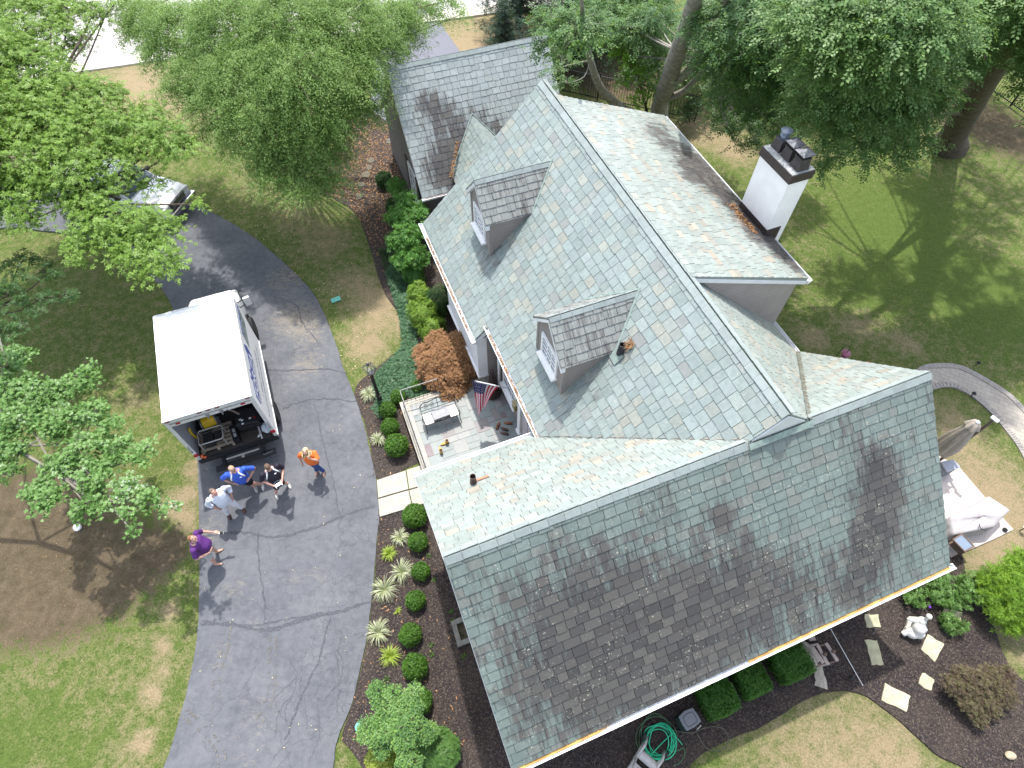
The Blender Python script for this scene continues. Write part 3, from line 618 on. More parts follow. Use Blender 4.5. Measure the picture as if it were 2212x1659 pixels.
# rake boards, shed verge, cornices
rk = MB()
def rake(A, Bp, out, h=.14, t=.03):
    A, Bp = Vector(A), Vector(Bp); rk.prism([A, Bp, Bp-Zv*h, A-Zv*h], Vector(out)*t)
for u, o_ in ((wL+.02, -1), (wR-.03, 1)):
    rake(H(u, wv, wz-.05), H(u, wvf, 3.62-.05), U_*o_); rake(H(u, wv, wz-.05), H(u, wvb if o_ < 0 else 6.36, 3.68-.05 if o_ < 0 else 4.12), U_*o_)
rake(H(mu, mv1-.03, mz-.05), H(3.05, mv1-.03, 3.44), V_); rake(H(3.05, 10.56, 3.42), H(3.50, 10.56, 3.87), -V_, .2)
rake(H(mu+.1, sv0+.01, mz-.03), H(su, sv0+.01, sz-.03), -V_, .12, .025); rake(H(mu+.1, sv1-.02, mz-.03), H(su, sv1-.02, sz-.03), V_, .12)
for nn in range(len(rk.v)//8): part('rake_board', MB().add(rk.v[nn*8:nn*8+8], [(0,1,2,3)[::-1],(4,5,6,7),(0,1,5,4),(1,2,6,5),(2,3,7,6),(3,0,4,7)]), trim_white, house, world=True)
# gutters: open K profile
gut_in = mat('gutter_inside', (.42,.46,.52), .5, .12, 5, c2=(.55,.58,.62))
rust_in = mat('rusty_gutter_inside', (.45,.24,.07), .75, .35, 3, c2=(.62,.38,.12))
def gutter(A, Bp, out, w=.125, h=.11, parent=house, inner=None):
    A, Bp, out = Vector(A), Vector(Bp), Vector(out).normalized(); d = (Bp-A); g = MB()
    prof = [(0, 0), (0, -h), (w*.55, -h), (w*.8, -h*.45), (w, -h*.3), (w, .012), (w-.018, .012), (w-.018, -.01), (w-.03, -h*.35), (w*.5, -h*.86), (.012, -h*.86), (.012, 0)]
    pts = [A+out*x+Zv*z for x, z in prof]; n = len(pts)
    g.add(pts+[p+d for p in pts], [(i, (i+1)%n, n+(i+1)%n, n+i) for i in range(n)]); t = d.normalized()
    for e in (A, Bp-t*.008): g.prism([e, e-Zv*h, e+out*w*.55-Zv*h, e+out*w-Zv*h*.3, e+out*w], t*.008)
    go = part('gutter', g, white_paint, parent, world=True)
    li = MB().prism([A+out*.014-Zv*h*.62+t*.02, Bp+out*.014-Zv*h*.62-t*.02, Bp+out*(w-.03)-Zv*h*.62-t*.02, A+out*(w-.03)-Zv*h*.62+t*.02], -Zv*.01)
    part('gutter_liner', li, inner or gut_in, go, world=True)
    return go
g1 = gutter(H(.05, wvf-.0, 3.60), H(11.25, wvf, 3.60), -V_, .14, .12)
li = MB(); z = 3.60-.05
li.prism([H(5.6, wvf-.02, z), H(11.15, wvf-.02, z), H(11.15, wvf-.085, z), H(5.6, wvf-.085, z)], Zv*.012); li.prism([H(.1, wvf-.02, z), H(2.4, wvf-.02, z), H(2.0, wvf-.085, z), H(.1, wvf-.085, z)], Zv*.012)
part('rust_stain', MB().add(li.v[:8], li.f[:6]), rust_in, g1, world=True); part('rust_stain', MB().add(li.v[8:], li.f[:6]), rust_in, g1, world=True)
g2 = gutter(H(.1, wvb, 3.66), H(3.45, wvb, 3.66), V_)
g3 = gutter(H(3.46, 6.66, 3.88), H(3.46, 10.62, 3.88), -U_); g4 = gutter(H(3.03, 10.45, 3.47), H(3.03, 15.9, 3.47), -U_)
g5 = gutter(H(11.05, 6.1, 4.17), H(11.05, sv0+.2, 4.17), U_); g6 = gutter(H(su, sv0-.05, sz-.01), H(su, 8.95, sz-.01), U_); g7 = gutter(H(su, 10.3, sz-.01), H(su, sv1+.05, sz-.01), U_)
leaflit2 = leafmat('gutter_leaves', [(.18,.085,.04),(.28,.14,.065),(.38,.21,.10),(.22,.11,.05)], .85, .1, 2)
def gleaves(A, Bp, n, w=.07, name='gutter_leaves', parent=None, h=.02, size=.03):
    V = []; F = []; A, Bp = Vector(A), Vector(Bp); inv = rootM(parent).inverted() if parent else Matrix.Identity(4)
    for k in range(n):
        p = A.lerp(Bp, random.random()**random.choice((.6, 1, 1.3)))+Vector((random.uniform(-w, w)*.5, random.uniform(-w, w)*.5, random.uniform(0, h))); i = len(V)
        M = Euler((random.uniform(-.7,.7), random.uniform(-.7,.7), random.uniform(0, 6.3))).to_matrix(); s = size*random.uniform(.5, 1.3)
        for q in ((-s,0,0),(0,-s*.45,.004),(s,0,0),(0,s*.45,.004)): V.append(tuple(inv @ (p+M@Vector(q))))
        F.append((i, i+1, i+2, i+3))
    o = np_mesh(name, V, F, leaflit2, parent); o['kind'] = 'stuff'; return o
gleaves(H(2.96, 11.0, 3.42), H(2.96, 15.2, 3.42), 620, parent=g4); gleaves(H(3.39, 6.7, 3.84), H(3.39, 10.3, 3.84), 420, parent=g3)
gleaves(H(su-.62, 9.05, sz+.27), H(su-.62, 10.2, sz+.27), 520, .22, 'leaf_pile', house, .10, .05)
# white fascia behind the wing back gutter, soffits
sf = MB(); HB(sf, .2, 11.05, .2, .5, 3.44, 3.50); HB(sf, 3.5, 3.84, 6.7, 10.5, 3.72, 3.77); HB(sf, 3.08, 3.46, 10.6, 15.75, 3.30, 3.35); HB(sf, .2, 3.9, 6.5, 6.8, 3.5, 3.55)
part('soffit', sf, trim_white, house, world=True)
# front dormers
def pane_window(root, C, right, up, out, w, h, cols, rows, frame=.07):
    """sash window on a wall: frame > glass; world coordinates"""
    C, right, up, out = map(Vector, (C, right, up, out)); f = MB()
    def bar(x0, x1, y0, y1, d0, d1, mb_): mb_.hexa([C+right*x+up*y+out*d0 for x, y in ((x0,y0),(x1,y0),(x1,y1),(x0,y1))], [C+right*x+up*y+out*d1 for x, y in ((x0,y0),(x1,y0),(x1,y1),(x0,y1))])
    a, c_ = w/2, h/2
    bar(-a-frame, -a, -c_-frame, c_+frame, 0, .05, f); bar(a, a+frame, -c_-frame, c_+frame, 0, .05, f); bar(-a, a, c_, c_+frame, 0, .05, f); bar(-a, a, -c_-frame, -c_, 0, .05, f)
    for i in range(1, cols): bar(-a+w*i/cols-.012, -a+w*i/cols+.012, -c_, c_, .0, .03, f)
    for i in range(1, rows): t = .018 if i*2 == rows else .012; bar(-a, a, -c_+h*i/rows-t, -c_+h*i/rows+t, .002, .034, f)
    wo_ = part('window', f, white_paint, root, world=True)
    s = MB(); bar(-a-frame-.03, a+frame+.03, -c_-frame-.06, -c_-frame, 0, .16, s); part('sill', s, white_paint, wo_, world=True)
    g = MB(); bar(-a, a, -c_, c_, .002, .012, g); part('pane', g, glass_m, wo_, world=True)
    return wo_
def dormer(vc, uf, zr, ze, w, seed):
    sl_ = (zr-ze)/w; du = math.hypot(1, sl_); back = lambda z: mu-(mz-z)/msl    # where the main slope reaches height z
    dn = (-V_-Zv*sl_).normalized(); db = (V_-Zv*sl_).normalized()
    for d_, s_ in ((dn, 1), (db, 2)):
        slates('dormer_roof', H(uf, vc, zr), U_, d_, [[(0,0),(back(zr)-uf,0),(back(ze)-uf,w*du),(0,w*du)]], m_dorm, house, .2, .3, seed+s_, base=.03)
    ridgecap('ridge_cap', H(uf, vc, zr+.012), H(back(zr)-.05, vc, zr+.012), dn, db, house, seed=seed, w=.12, step=.28)
    # verdigris flashing where it meets the main slope
    strip('flashing', H(back(zr)+.02, vc, zr), H(back(ze)+.02, vc-w, ze), U_+Zv*.9, .10, .04, copper_old); strip('flashing', H(back(zr)+.02, vc, zr), H(back(ze)+.02, vc+w, ze), U_+Zv*.9, .09, .04, copper_old)
    ww = w-.07; u0 = uf+.12; zb = mz-msl*(mu-u0); mb = MB()
    mb.prism([H(u0, vc-ww, zb-.15), H(u0, vc+ww, zb-.15), H(u0, vc+ww, ze), H(u0, vc, zr-.1), H(u0, vc-ww, ze)], U_*.1)
    for s_ in (-1, 1): mb.prism([H(u0+.1, vc+s_*ww, zb-.1), H(u0+.1, vc+s_*ww, ze-.01), H(back(ze)+.25, vc+s_*ww, ze-.01)], -V_*s_*.08)
    o = part('dormer_wall', mb, siding, house, world=True)
    cb = MB()
    for s_ in (-1, 1): cb = MB(); cb.hexa([H(u0-.015, vc+s_*(ww-.09), zb-.05), H(u0+.1, vc+s_*(ww-.09), zb-.0), H(u0+.1, vc+s_*(ww+.015), zb+.0), H(u0-.015, vc+s_*(ww+.015), zb-.05)], [H(u0-.015, vc+s_*(ww-.09), ze), H(u0+.1, vc+s_*(ww-.09), ze), H(u0+.1, vc+s_*(ww+.015), ze), H(u0-.015, vc+s_*(ww+.015), ze)]); part('corner_board', cb, mat('taupe_board', (.25,.225,.215), .7), o, world=True)
    rb = MB()
    for s_ in (-1, 1): rb.prism([H(uf+.0, vc, zr-.03), H(uf, vc+s_*w, ze-.03), H(uf, vc+s_*w, ze-.17), H(uf, vc, zr-.17)], U_*.12)
    part('rake_board', rb, trim_white, o, world=True)
    pane_window(o, H(u0, vc-.02, (zb+ze)/2+.08), -V_, Zv, -U_, .78, ze-zb-.62, 3, 4, .08)
dormer(13.225, 4.131, 6.855, 5.94, .852, 100)
dormer(8.022, 4.119, 6.859, 5.943, .873, 200)
# vent stacks and their flashing
pipe_m = mat('black_pipe', (.02,.022,.028), .5, .3, 8)
def stack(p, r, h, m, name='vent_pipe', skirt=True):
    mb = MB().lathe([(r*1.25, -.25), (r*1.2, .12), (r, .13), (r, h), (r*.86, h), (r*.86, h-.15)], p, 14); o = part(name, mb, m, house, world=True, smooth=False); return o
zm = lambda u: mz-msl*(mu-u)
stack(H(5.6, 7.02, zm(5.6)), .075, .36, pipe_m)
strip('flashing', H(5.42, 6.85, zm(5.42)), H(5.42, 7.2, zm(5.42)), U_+Zv, .3, .045, copper_old)
lo, hi = 3.5, 7.
for _ in range(50):
    zz = (lo+hi)/2; up, vp = UV(P(1023, 1044, zz))
    if zz > wz-(vp-wv): hi = zz
    else: lo = zz
stack(H(up, vp, zz), .07, .38, mat('rusty_pipe', (.09,.06,.05), .7, .4, 9))
strip('replacement_slate', H(up+.02, vp-.02, zz), H(up+.38, vp-.02, zz), V_-Zv, .13, .045, mat('terracotta_slate', (.42,.20,.13), .7, .2, 8))
pn = P(1284, 805, 5.9); u5, v5 = UV(pn); mb = MB()
for k in range(60):
    a = random.uniform(0, 6.3); rr_ = random.uniform(.02, .13); c_ = H(5.78, 7.0, zm(5.78)+.08)+Vector((math.cos(a)*rr_, math.sin(a)*rr_*1.3, random.uniform(-.05,.09))); d_ = Vector((random.uniform(-.1,.1), random.uniform(-.1,.1), random.uniform(-.02,.04)))
    mb.tube([c_-d_, c_+Vector((0,0,.02)), c_+d_], .008, 4)
single('bird_nest', mb, mat('dry_straw', (.30,.17,.08), .9, .4, 20), 'brown twig nest behind the black vent pipe on the slates', 'nest')
# chimney
ch = thing('chimney_stack', H(11.28, 9.62, 0), PSI, 'tall white stucco chimney with dark band and three capped flues', 'chimney')
house_ch = ch; cw, cl_ = .62, 1.22; stucco = mat('white_stucco', (.84,.83,.82), .85, .06, 2.5, bump=.35, bscale=14)
part('shaft', MB().bb(-cw/2, cw/2, -cl_/2, cl_/2, -.1, 7.95), stucco, ch)
part('base_apron', MB().bb(-cw/2-.02, cw/2-.18, -cl_/2-.02, cl_/2+.02, 5.9, 6.42), mat('brown_metal', (.055,.042,.042), .45, .15, 5, metal=.3), ch)
cap = part('crown_band', MB().bb(-cw/2-.03, cw/2+.05, -cl_/2-.03, cl_/2+.03, 7.93, 8.17), mat('brown_metal', (.055,.042,.042)), ch)
part('crown_wash', MB().bb(-cw/2-.01, cw/2+.03, -cl_/2-.01, cl_/2+.01, 8.17, 8.19), mat('weathered_mortar', (.30,.31,.30), .9, .3, 9, c2=(.45,.47,.48), bump=.4), cap)
flue_m = mat('flue_clay', (.05,.043,.043), .6, .3, 8); capm = mat('grey_cap_metal', (.085,.09,.105), .5, .25, 5, metal=.3)
for i, y in enumerate((-.40, 0, .40)):
    f = MB(); 
    def fr_(z, a): return [Vector((.02-a, y-a, z)), Vector((.02+a, y-a, z)), Vector((.02+a, y+a, z)), Vector((.02-a, y+a, z))]
    f.hexa(fr_(8.19, .17), fr_(8.46, .13)); fo = part('flue', f, flue_m, ch)
    if i < 2:
        part('flue_collar', MB().hexa(fr_(8.46, .145), fr_(8.50, .145)).hexa(fr_(8.50, .09), fr_(8.60, .09)), flue_m, fo)
        a = .185; cb = MB().add(fr_(8.60, a)+fr_(8.615, a)+[Vector((.02, y, 8.70))], [(3,2,1,0),(0,1,5,4),(1,2,6,5),(2,3,7,6),(3,0,4,7),(4,5,8),(5,6,8),(6,7,8),(7,4,8)]); part('rain_cap', cb, capm, fo)
    else:
        part('flue_collar', MB().hexa(fr_(8.46, .15), fr_(8.48, .15)), capm, fo)
        part('rain_cap', MB().lathe([(.085, 8.48), (.085, 8.54), (.12, 8.55), (.12, 8.60), (.1, 8.61), (.1, 8.66), (.145, 8.68), (.145, 8.70), (.02, 8.745)], (.02, y, 0), 20), mat('galvanised_cap', (.22,.26,.34), .35, .15, 6, metal=.5), fo)
# bay box and downspout on the wall by the patio
by = MB(); HB(by, 3.18, 3.5, 10.80, 14.0, 1.15, 3.32); part('bay_window', by, trim_white, house, world=True, bevel=.01)
by = MB(); HB(by, 3.12, 3.5, 10.74, 14.06, 1.07, 1.16); HB(by, 3.14, 3.5, 10.76, 10.86, 1.16, 3.3); part('bay_moulding', by, white_paint, house, world=True)
ds = MB().tube([H(3.40, 10.45, 3.80), H(3.62, 10.45, 3.55), H(3.74, 10.45, 3.3), H(3.74, 10.45, .62), H(3.6, 10.42, .55)], .05, 10); part('downspout', ds, white_paint, house, world=True, smooth=True)
pane_window(house, H(3.82, 9.65, 2.05), -V_, Zv, -U_, .95, 1.35, 3, 4, .09)
# entrance: pilaster, recessed door, step and mats
en = MB(); HB(en, 3.68, 3.83, 8.52, 8.72, .5, 3.6); HB(en, 3.64, 3.83, 8.49, 8.75, .5, .72); HB(en, 3.66, 3.83, 7.3, 8.75, 2.75, 3.1); dr_ = part('entrance_surround', en, white_paint, house, world=True, bevel=.006)
dd = MB(); HB(dd, 3.75, 3.80, 7.55, 8.5, .62, 2.7); dro = part('front_door', dd, mat('door_paint', (.36,.34,.36), .5, .05), house, world=True)
dd = MB()
for v0, v1, z0, z1 in ((7.65,8.0,.8,1.4),(8.08,8.4,.8,1.4),(7.65,8.0,1.55,2.5),(8.08,8.4,1.55,2.5)): HB(dd, 3.735, 3.752, v0, v1, z0, z1)
part('door_panel', dd, mat('door_paint_pale', (.42,.40,.42), .5, .05), dro, world=True, bevel=.005)
st = MB(); HB(st, 3.30, 3.75, 7.3, 8.62, .5, .6); part('door_step', st, mat('bluestone', (.18,.21,.22), .8, .2, 5), house, world=True)
# garage block and the link roof
gL, gR, gv, gz, gvf, gvb, gs_ = 3.724, 10.081, 21.81, 5.595, 18.609, 24.988, 1.063; gd = math.hypot(1, gs_)
dG = (-V_-Zv*gs_).normalized(); dGb = (V_-Zv*gs_).normalized()
gar = thing('garage_wing', H(6.9, 21.8, 0), 0, 'separate gabled garage block with streaky slate roof and charcoal side wall', 'garage')
slates('roof_slope', H(gL, gv, gz), U_, dG, [[(0,0),(gR-gL,0),(gR-gL,(gv-gvf)*gd),(0,(gv-gvf)*gd)]], m_gar, gar, .233, .3, 31, thick=.010, gap=.008)
slates('roof_slope', H(gL, gv, gz), U_, dGb, [[(0,0),(gR-gL,0),(gR-gL,(gvb-gv)*gd),(0,(gvb-gv)*gd)]], m_gar, gar, .233, .3, 32)
ridgecap('ridge_cap', H(gL, gv, gz+.012), H(gR, gv, gz+.012), dG, dGb, gar, seed=9)
mb = MB(); HB(mb, gL+.14, gR-.14, gvf+.25, gvb-.22, -.2, 2.15)
for u in (gL+.14, gR-.26): mb.prism([H(u, gvf+.1, 2.05), H(u, gvb-.1, 2.05), H(u, gv, gz-.14)], U_*.12)
part('wall', mb, siding_dk, gar, world=True)
rk = MB(); rake(H(gL+.02, gv, gz-.04), H(gL+.02, gvf, 2.15), -U_, .1); rake(H(gL+.02, gv, gz-.04), H(gL+.02, gvb, 2.17), -U_, .16, .05); rake(H(gR-.02, gv, gz-.04), H(gR-.02, gvf, 2.15), U_); rake(H(gR-.02, gv, gz-.04), H(gR-.02, gvb, 2.15), U_)
for nn in range(len(rk.v)//8): part('rake_board', MB().add(rk.v[nn*8:nn*8+8], [(0,1,2,3)[::-1],(4,5,6,7),(0,1,5,4),(1,2,6,5),(2,3,7,6),(3,0,4,7)]), trim_white, gar, world=True)
gg = gutter(H(gL-.05, gvf, 2.18), H(gL+1.25, gvf, 2.18), -V_, parent=gar); gleaves(H(gL+.1, gvf-.06, 2.14), H(gL+1.2, gvf-.06, 2.14), 130, .05, parent=gg)
wd = pane_window(gar, H(gL+.135, 20.55, 1.35), -V_, Zv, -U_, .95, 1.35, 3, 4, .09)
sh = MB()
for v0 in (19.6, 21.15): sh = MB(); HB(sh, gL+.085, gL+.135, v0, v0+.38, .55, 2.15); part('shutter', sh, mat('dark_shutter', (.025,.022,.022), .6), gar, world=True)
bd = MB(); HB(bd, gL+1.35, gL+1.5, gvf+.18, gvf+.25, 0, 2.1); part('corner_board', bd, trim_white, gar, world=True)
# link roof: its ridge runs back into the garage slope
def on_gar(px, py):
    lo, hi = 0., 8.      # walk down the sight line until it meets the slope
    for _ in range(50):
        z = (lo+hi)/2; p = P(px, py, z)
        if z > gz-gs_*(gv-UV(p)[1]): hi = z
        else: lo = z
    return UV(p), z
(lu, lv), lz = on_gar(1020.6, 249.2); (lu1, lv1), lz1 = on_gar(976, 380)
lsl = (lz-lz1)/abs(lu-lu1); lnk = lambda s_: (U_*s_-Zv*lsl).normalized(); ldl = math.hypot(1, lsl); lw = (lz-lz1)/lsl; vb0 = 15.2
for s_ in (-1, 1):
    slates('link_roof', H(lu, vb0, lz), V_, lnk(s_), [[(0,0),(lv-vb0,0),(lv1-vb0,lw*ldl),(0,lw*ldl)]], m_main, gar, .2, .3, 40+s_)
    strip('flashing', H(lu, lv+.02, lz+.02), H(lu+s_*lw, lv1+.02, lz1+.02), V_-U_*s_*.3+Zv*.9, .11, .03, copper_old, gar)
mb = MB(); HB(mb, lu-lw+.3, lu+lw-.3, 15.3, gvf+.3, -.2, lz1); part('link_wall', mb, siding_dk, gar, world=True)
gleaves(H(lu-lw*.62, lv1+.62, lz1+.95), H(lu-lw-.1, lv1-.25, lz1+.1), 260, .12, 'leaf_pile', gar, .06, .04)
# window well by the wing gable
ww_ = thing('window_well', H(-.02, 3.2, 0), 0, 'rectangular concrete window well in dark mulch under the gable', 'window well')
w1 = MB(); c0 = [Z9(0,0)]; qq = [P(974,1343,.16), P(1014,1324,.16), P(1060,1440,.16), P(990,1398,.16)]
a, bq, cq = P(973.5,1342,.14), P(989,1398,.14), P(1005,1328,.14); e1 = (bq-a); e1.z = 0; L1 = e1.length; e1.normalize(); e2 = H(1,0)-H(0,0); W1 = .75; tw_ = .13
for o1, o2, l1, l2 in ((0,0,L1,tw_),(0,tw_,tw_,W1),(L1-tw_,tw_,tw_,W1)):
    p0 = a+e1*o1+e2*o2; w1.prism([p0, p0+e1*l1, p0+e1*l1+e2*l2, p0+e2*l2], Vector((0,0,-.3)))
part('rim', w1, mat('old_concrete', (.17,.17,.15), .9, .25, 7, bump=.3), ww_, world=True)
w1 = MB(); p0 = a+e1*tw_+e2*tw_; p0.z = .005; w1.prism([p0, p0+e1*(L1-2*tw_), p0+e1*(L1-2*tw_)+e2*W1, p0+e2*W1], Vector((0,0,.01))); part('mossy_floor', w1, mat('moss', (.03,.05,.015), .95, .5, 12, c2=(.10,.08,.06), bump=.5), ww_, world=True)

# ================================================================== front patio
b = NB('slate_paving'); v = b.obj('UV'); wn = b.n('NewGeometry').outputs['Random Per Island']
c = b.ramp(wn, [(0,(.16,.20,.20)),(.16,(.20,.235,.235)),(.3,(.235,.245,.24)),(.42,(.175,.215,.215)),(.55,(.255,.265,.26)),(.68,(.21,.24,.24)),(.8,(.19,.175,.18)),(.88,(.155,.115,.13)),(.93,(.22,.25,.25))], 'CONSTANT')
c = b.mix(b.ramp(b.noise(b.obj(), 9, 5, .7), [(.35,.0),(.75,.4)]), c, (.32,.33,.32)); b.set(c, .6, 0, .4); b.bump(b.noise(b.obj(), 22, 4), .3, .01); flag_m = b.m
pat = thing('front_patio', H(2.2, 9.1, 0), 0, 'raised patio of blue and plum slate flags with pale concrete rim', 'patio')
PU0, PU1, PV0, PV1 = .46, 3.82, 6.6, 11.15; rim = .26
mb = MB(); HB(mb, PU0, PU1, PV0, PV1, -.1, .44); part('retaining_wall', mb, mat('parged_wall', (.40,.37,.33), .9, .3, 4, bump=.4), pat, world=True)
mb = MB(); HB(mb, PU0-.02, PU0+rim, PV0, PV1+.02, .44, .505); HB(mb, PU0+rim, PU1-.3, PV1-.2, PV1+.02, .44, .505); part('coping', mb, mat('pale_coping', (.40,.375,.32), .9, .15, 5, bump=.2), pat, world=True)
mb = MB(); HB(mb, PU0+rim, PU1, PV0, PV1-.2, .44, .478); part('mortar_bed', mb, mat('mortar', (.27,.28,.27), .95, .2, 8), pat, world=True)
mb = MB(); rr = random.Random(5); gn = 14; gm = 19; du_ = (PU1-PU0-rim)/gn; dv_ = (PV1-.2-PV0)/gm; used = set()
for i in range(gn):
    for j in range(gm):
        if (i, j) in used: continue
        opts = [(1,1),(2,1),(1,2),(2,2),(2,1),(1,2),(1,1),(3,2)]; rr.shuffle(opts)
        for a_, c_ in opts:
            cells = [(i+x, j+y) for x in range(a_) for y in range(c_)]
            if all(x < gn and y < gm and (x, y) not in used for x, y in cells): used.update(cells); break
        else: cells = [(i, j)]; a_ = c_ = 1; used.add((i, j))
        g = .011; h = .49+rr.uniform(-.003, .004); u0, u1, v0, v1 = PU0+rim+i*du_+g, PU0+rim+(i+a_)*du_-g, PV0+j*dv_+g, PV0+(j+c_)*dv_-g; k = .02
        jit = lambda: rr.uniform(-.008, .008)
        pts = [(u0+k,v0),(u1-k,v0),(u1,v0+k),(u1,v1-k),(u1-k,v1),(u0+k,v1),(u0,v1-k),(u0,v0+k)]
        mb.prism([H(x+jit(), y+jit(), .47) for x, y in pts], Vector((0,0,h-.47)))
part('flagstone_paving', mb, flag_m, pat, world=True)
mb = MB(); HB(mb, PU0+.12, PU0+.16, 7.2, 7.95, .505, .53); rail = thing('patio_railing', H(PU0+.1, 10.9, .5), 0, 'black iron railing with weathered top rail round the patio corner', 'railing')
RZ = 1.32; rail_top = mat('weathered_rail', (.17,.175,.18), .5, .3, 9, metal=.4)
tr_ = MB().tube([H(PU0+.1, 7.3, RZ), H(PU0+.1, PV1-.08, RZ)], .016, 6).tube([H(PU0+.1, PV1-.08, RZ), H(PU0+1.35, PV1-.08, RZ)], .018, 6); part('top_rail', tr_, rail_top, rail, world=True)
bl = MB().tube([H(PU0+.1, 7.3, .6), H(PU0+.1, PV1-.08, .6)], .012, 5).tube([H(PU0+.1, PV1-.08, .6), H(PU0+1.35, PV1-.08, .6)], .012, 5)
for k in range(26): v_ = PV1-.08-k*.145; bl.tube([H(PU0+.1, v_, .5), H(PU0+.1, v_, RZ)], .007 if k % 8 else .014, 5)
for k in range(1, 10): bl.tube([H(PU0+.1+k*.14, PV1-.08, .5), H(PU0+.1+k*.14, PV1-.08, RZ)], .007 if k < 9 else .014, 5)
for k in range(4):
    cx = PU0+.3+k*.28; ring = [H(cx+.09*math.cos(t), PV1-.08, 1.0+.09*math.sin(t)) for t in [i*.5 for i in range(14)]]; bl.tube(ring, .006, 4)
part('balusters', bl, black_metal, rail, world=True)
r2 = single('handrail', MB().tube([P(1005+.0,751.0-26,1.3)+Vector((0,0,0)), P(1052,708,1.35)], .018, 6).tube([P(1005,725,1.3), P(1012,760,.4)], .012, 5).tube([P(1040,713,1.34), P(1046,752,.4)], .012, 5), rail_top, 'short iron handrail by the wall behind the topiary', 'railing')
# ================================================================== box truck
def TT(loc, rz): return Matrix.Translation(loc) @ Matrix.Rotation(rz, 4, 'Z')
TA = R(21.69); TLOC = Vector((-9.648+1.208*math.cos(TA), 8.239+1.208*math.sin(TA), 0))
truck = thing('box_truck', TLOC, TA, 'white box truck on the drive with its rear door rolled up', 'truck')
# local frame: x across, y forward (0 = rear sill), z up
TW, TL, TH, TB = 2.416, 4.0, 3.18, .83; hx = TW/2
tw_m = mat('truck_white', (.80,.81,.82), .35, .03, 2); tw2 = mat('truck_frame_white', (.60,.61,.61), .5, .08, 6)
roof_m = NB('truck_roof'); v = roof_m.obj(); roof_m.set(roof_m.ramp(roof_m.noise(v, 1.2, 3), [(.3, (.80,.81,.82)), (.7, (.86,.86,.87))]), .4, 0, .4); roof_m.bump(roof_m.noise(roof_m.mapping(v, (.4,2.2,1)), 2, 2), .3, .01); roof_m = roof_m.m
def bbm(*a): return MB().bb(*a)
part('roof', bbm(-hx, hx, 0, TL, TH-.05, TH), roof_m, truck, bevel=.02)
inner_m = mat('truck_inner_wall', (.42,.45,.50), .6, .08, 4)
for s in (-1, 1):
    part('side_panel', bbm(min(s*hx, s*(hx-.04)), max(s*hx, s*(hx-.04)), .0, TL, TB-.12, TH-.05), tw_m, truck, bevel=.006)
part('front_bulkhead', bbm(-hx+.04, hx-.04, TL-.05, TL-.001, TB-.1, TH-.05), inner_m, truck)
fm = MB(); fm.bb(-hx+.041, -hx+.05, .1, TL-.05, TB, TH-.06); part('inner_lining', fm, inner_m, truck)
b = NB('plank_floor'); v = b.obj(); wv_ = b.n('TexWave'); wv_.inputs['Scale'].default_value = 3; b.l(v, wv_.inputs['Vector']); b.set(b.ramp(b.noise(b.mapping(v, (1,8,1)), 4, 5, .8), [(.3, (.02,.018,.018)), (.6, (.06,.052,.045)), (.8, (.16,.13,.10))]), .8, 0, .3); b.bump(b.noise(v, 18, 4), .3, .01); plank_m = b.m
part('load_floor', bbm(-hx+.04, hx-.04, .0, TL-.05, TB-.12, TB), plank_m, truck)
fr = MB(); fr.bb(-hx-.006, -hx+.1, -.03, .005, TB-.1, TH-.01); part('door_post', fr, tw2, truck)
fr = MB(); fr.bb(hx-.1, hx+.006, -.03, .005, TB-.1, TH-.01); part('door_post', fr, tw2, truck)
fr = MB(); fr.bb(-hx+.1, hx-.1, -.028, .005, TH-.34, TH-.012); hd = part('door_header', fr, tw2, truck)
part('drip_rail', bbm(-hx-.01, hx+.01, -.05, .02, TH-.02, TH+.012), tw2, hd)
part('header_bolt_rail', bbm(-hx+.1, hx-.1, -.045, -.028, TH-.20, TH-.17), mat('dull_steel', (.35,.35,.34), .5, .2, 9, metal=.5), hd)
rd = mat('red_lens', (.42,.015,.02), .25, .15, 9); amb = mat('dark_red_lens', (.18,.03,.03), .4, .2, 9)
for x in (-hx+.12, -.24, 0, .24, hx-.12): part('marker_light', MB().ell((x, -.052, TH-.045), (.075, .02, .028), 10, 6), amb, hd)
for x in (-hx+.32, hx-.32): part('reflector', bbm(x-.06, x+.06, -.05, -.03, TH-.27, TH-.22), rd, hd)
hk = mat('galvanised', (.30,.31,.32), .4, .2, 9, metal=.6)
for x in (-.1, .28): part('door_catch', bbm(x-.04, x+.04, -.07, -.03, TH-.32, TH-.2).bb(x-.012, x+.012, -.09, -.05, TH-.4, TH-.3), hk, hd)
part('pull_strap', MB().tube([(.42,-.02,TH-.3),(.5,.06,TH-.55),(.58,.1,TH-.85)], .03, 5), mat('old_strap', (.15,.12,.11), .8), hd)
part('rolled_door', bbm(-hx+.12, hx-.12, .05, 1.9, TH-.22, TH-.17), mat('door_slats', (.4,.41,.42), .5), truck)
for s in (-1, 1):
    tl = part('tail_light', MB().lathe([(.075,-.02),(.075,.01),(.06,.022)], (s*(hx-.05), -.04, 1.12), 14, Matrix.Rotation(R(90), 3, 'X')), rd, truck)
    part('reversing_light', MB().lathe([(.06,-.02),(.06,.01),(.045,.02)], (s*(hx-.04), -.04, .94), 14, Matrix.Rotation(R(90), 3, 'X')), mat('clear_lens', (.55,.57,.55), .2), truck)
    part('grab_handle', MB().tube([(s*(hx-.05), -.03, 1.7),(s*(hx-.05), -.09, 1.68),(s*(hx-.05), -.09, 1.38),(s*(hx-.05), -.03, 1.36)], .014, 6), hk, truck)
dk = mat('frame_black', (.022,.023,.027), .55, .3, 8, metal=.2)
part('rear_sill', bbm(-hx, hx, -.07, -.001, TB-.2, TB-.01), dk, truck, bevel=.01)
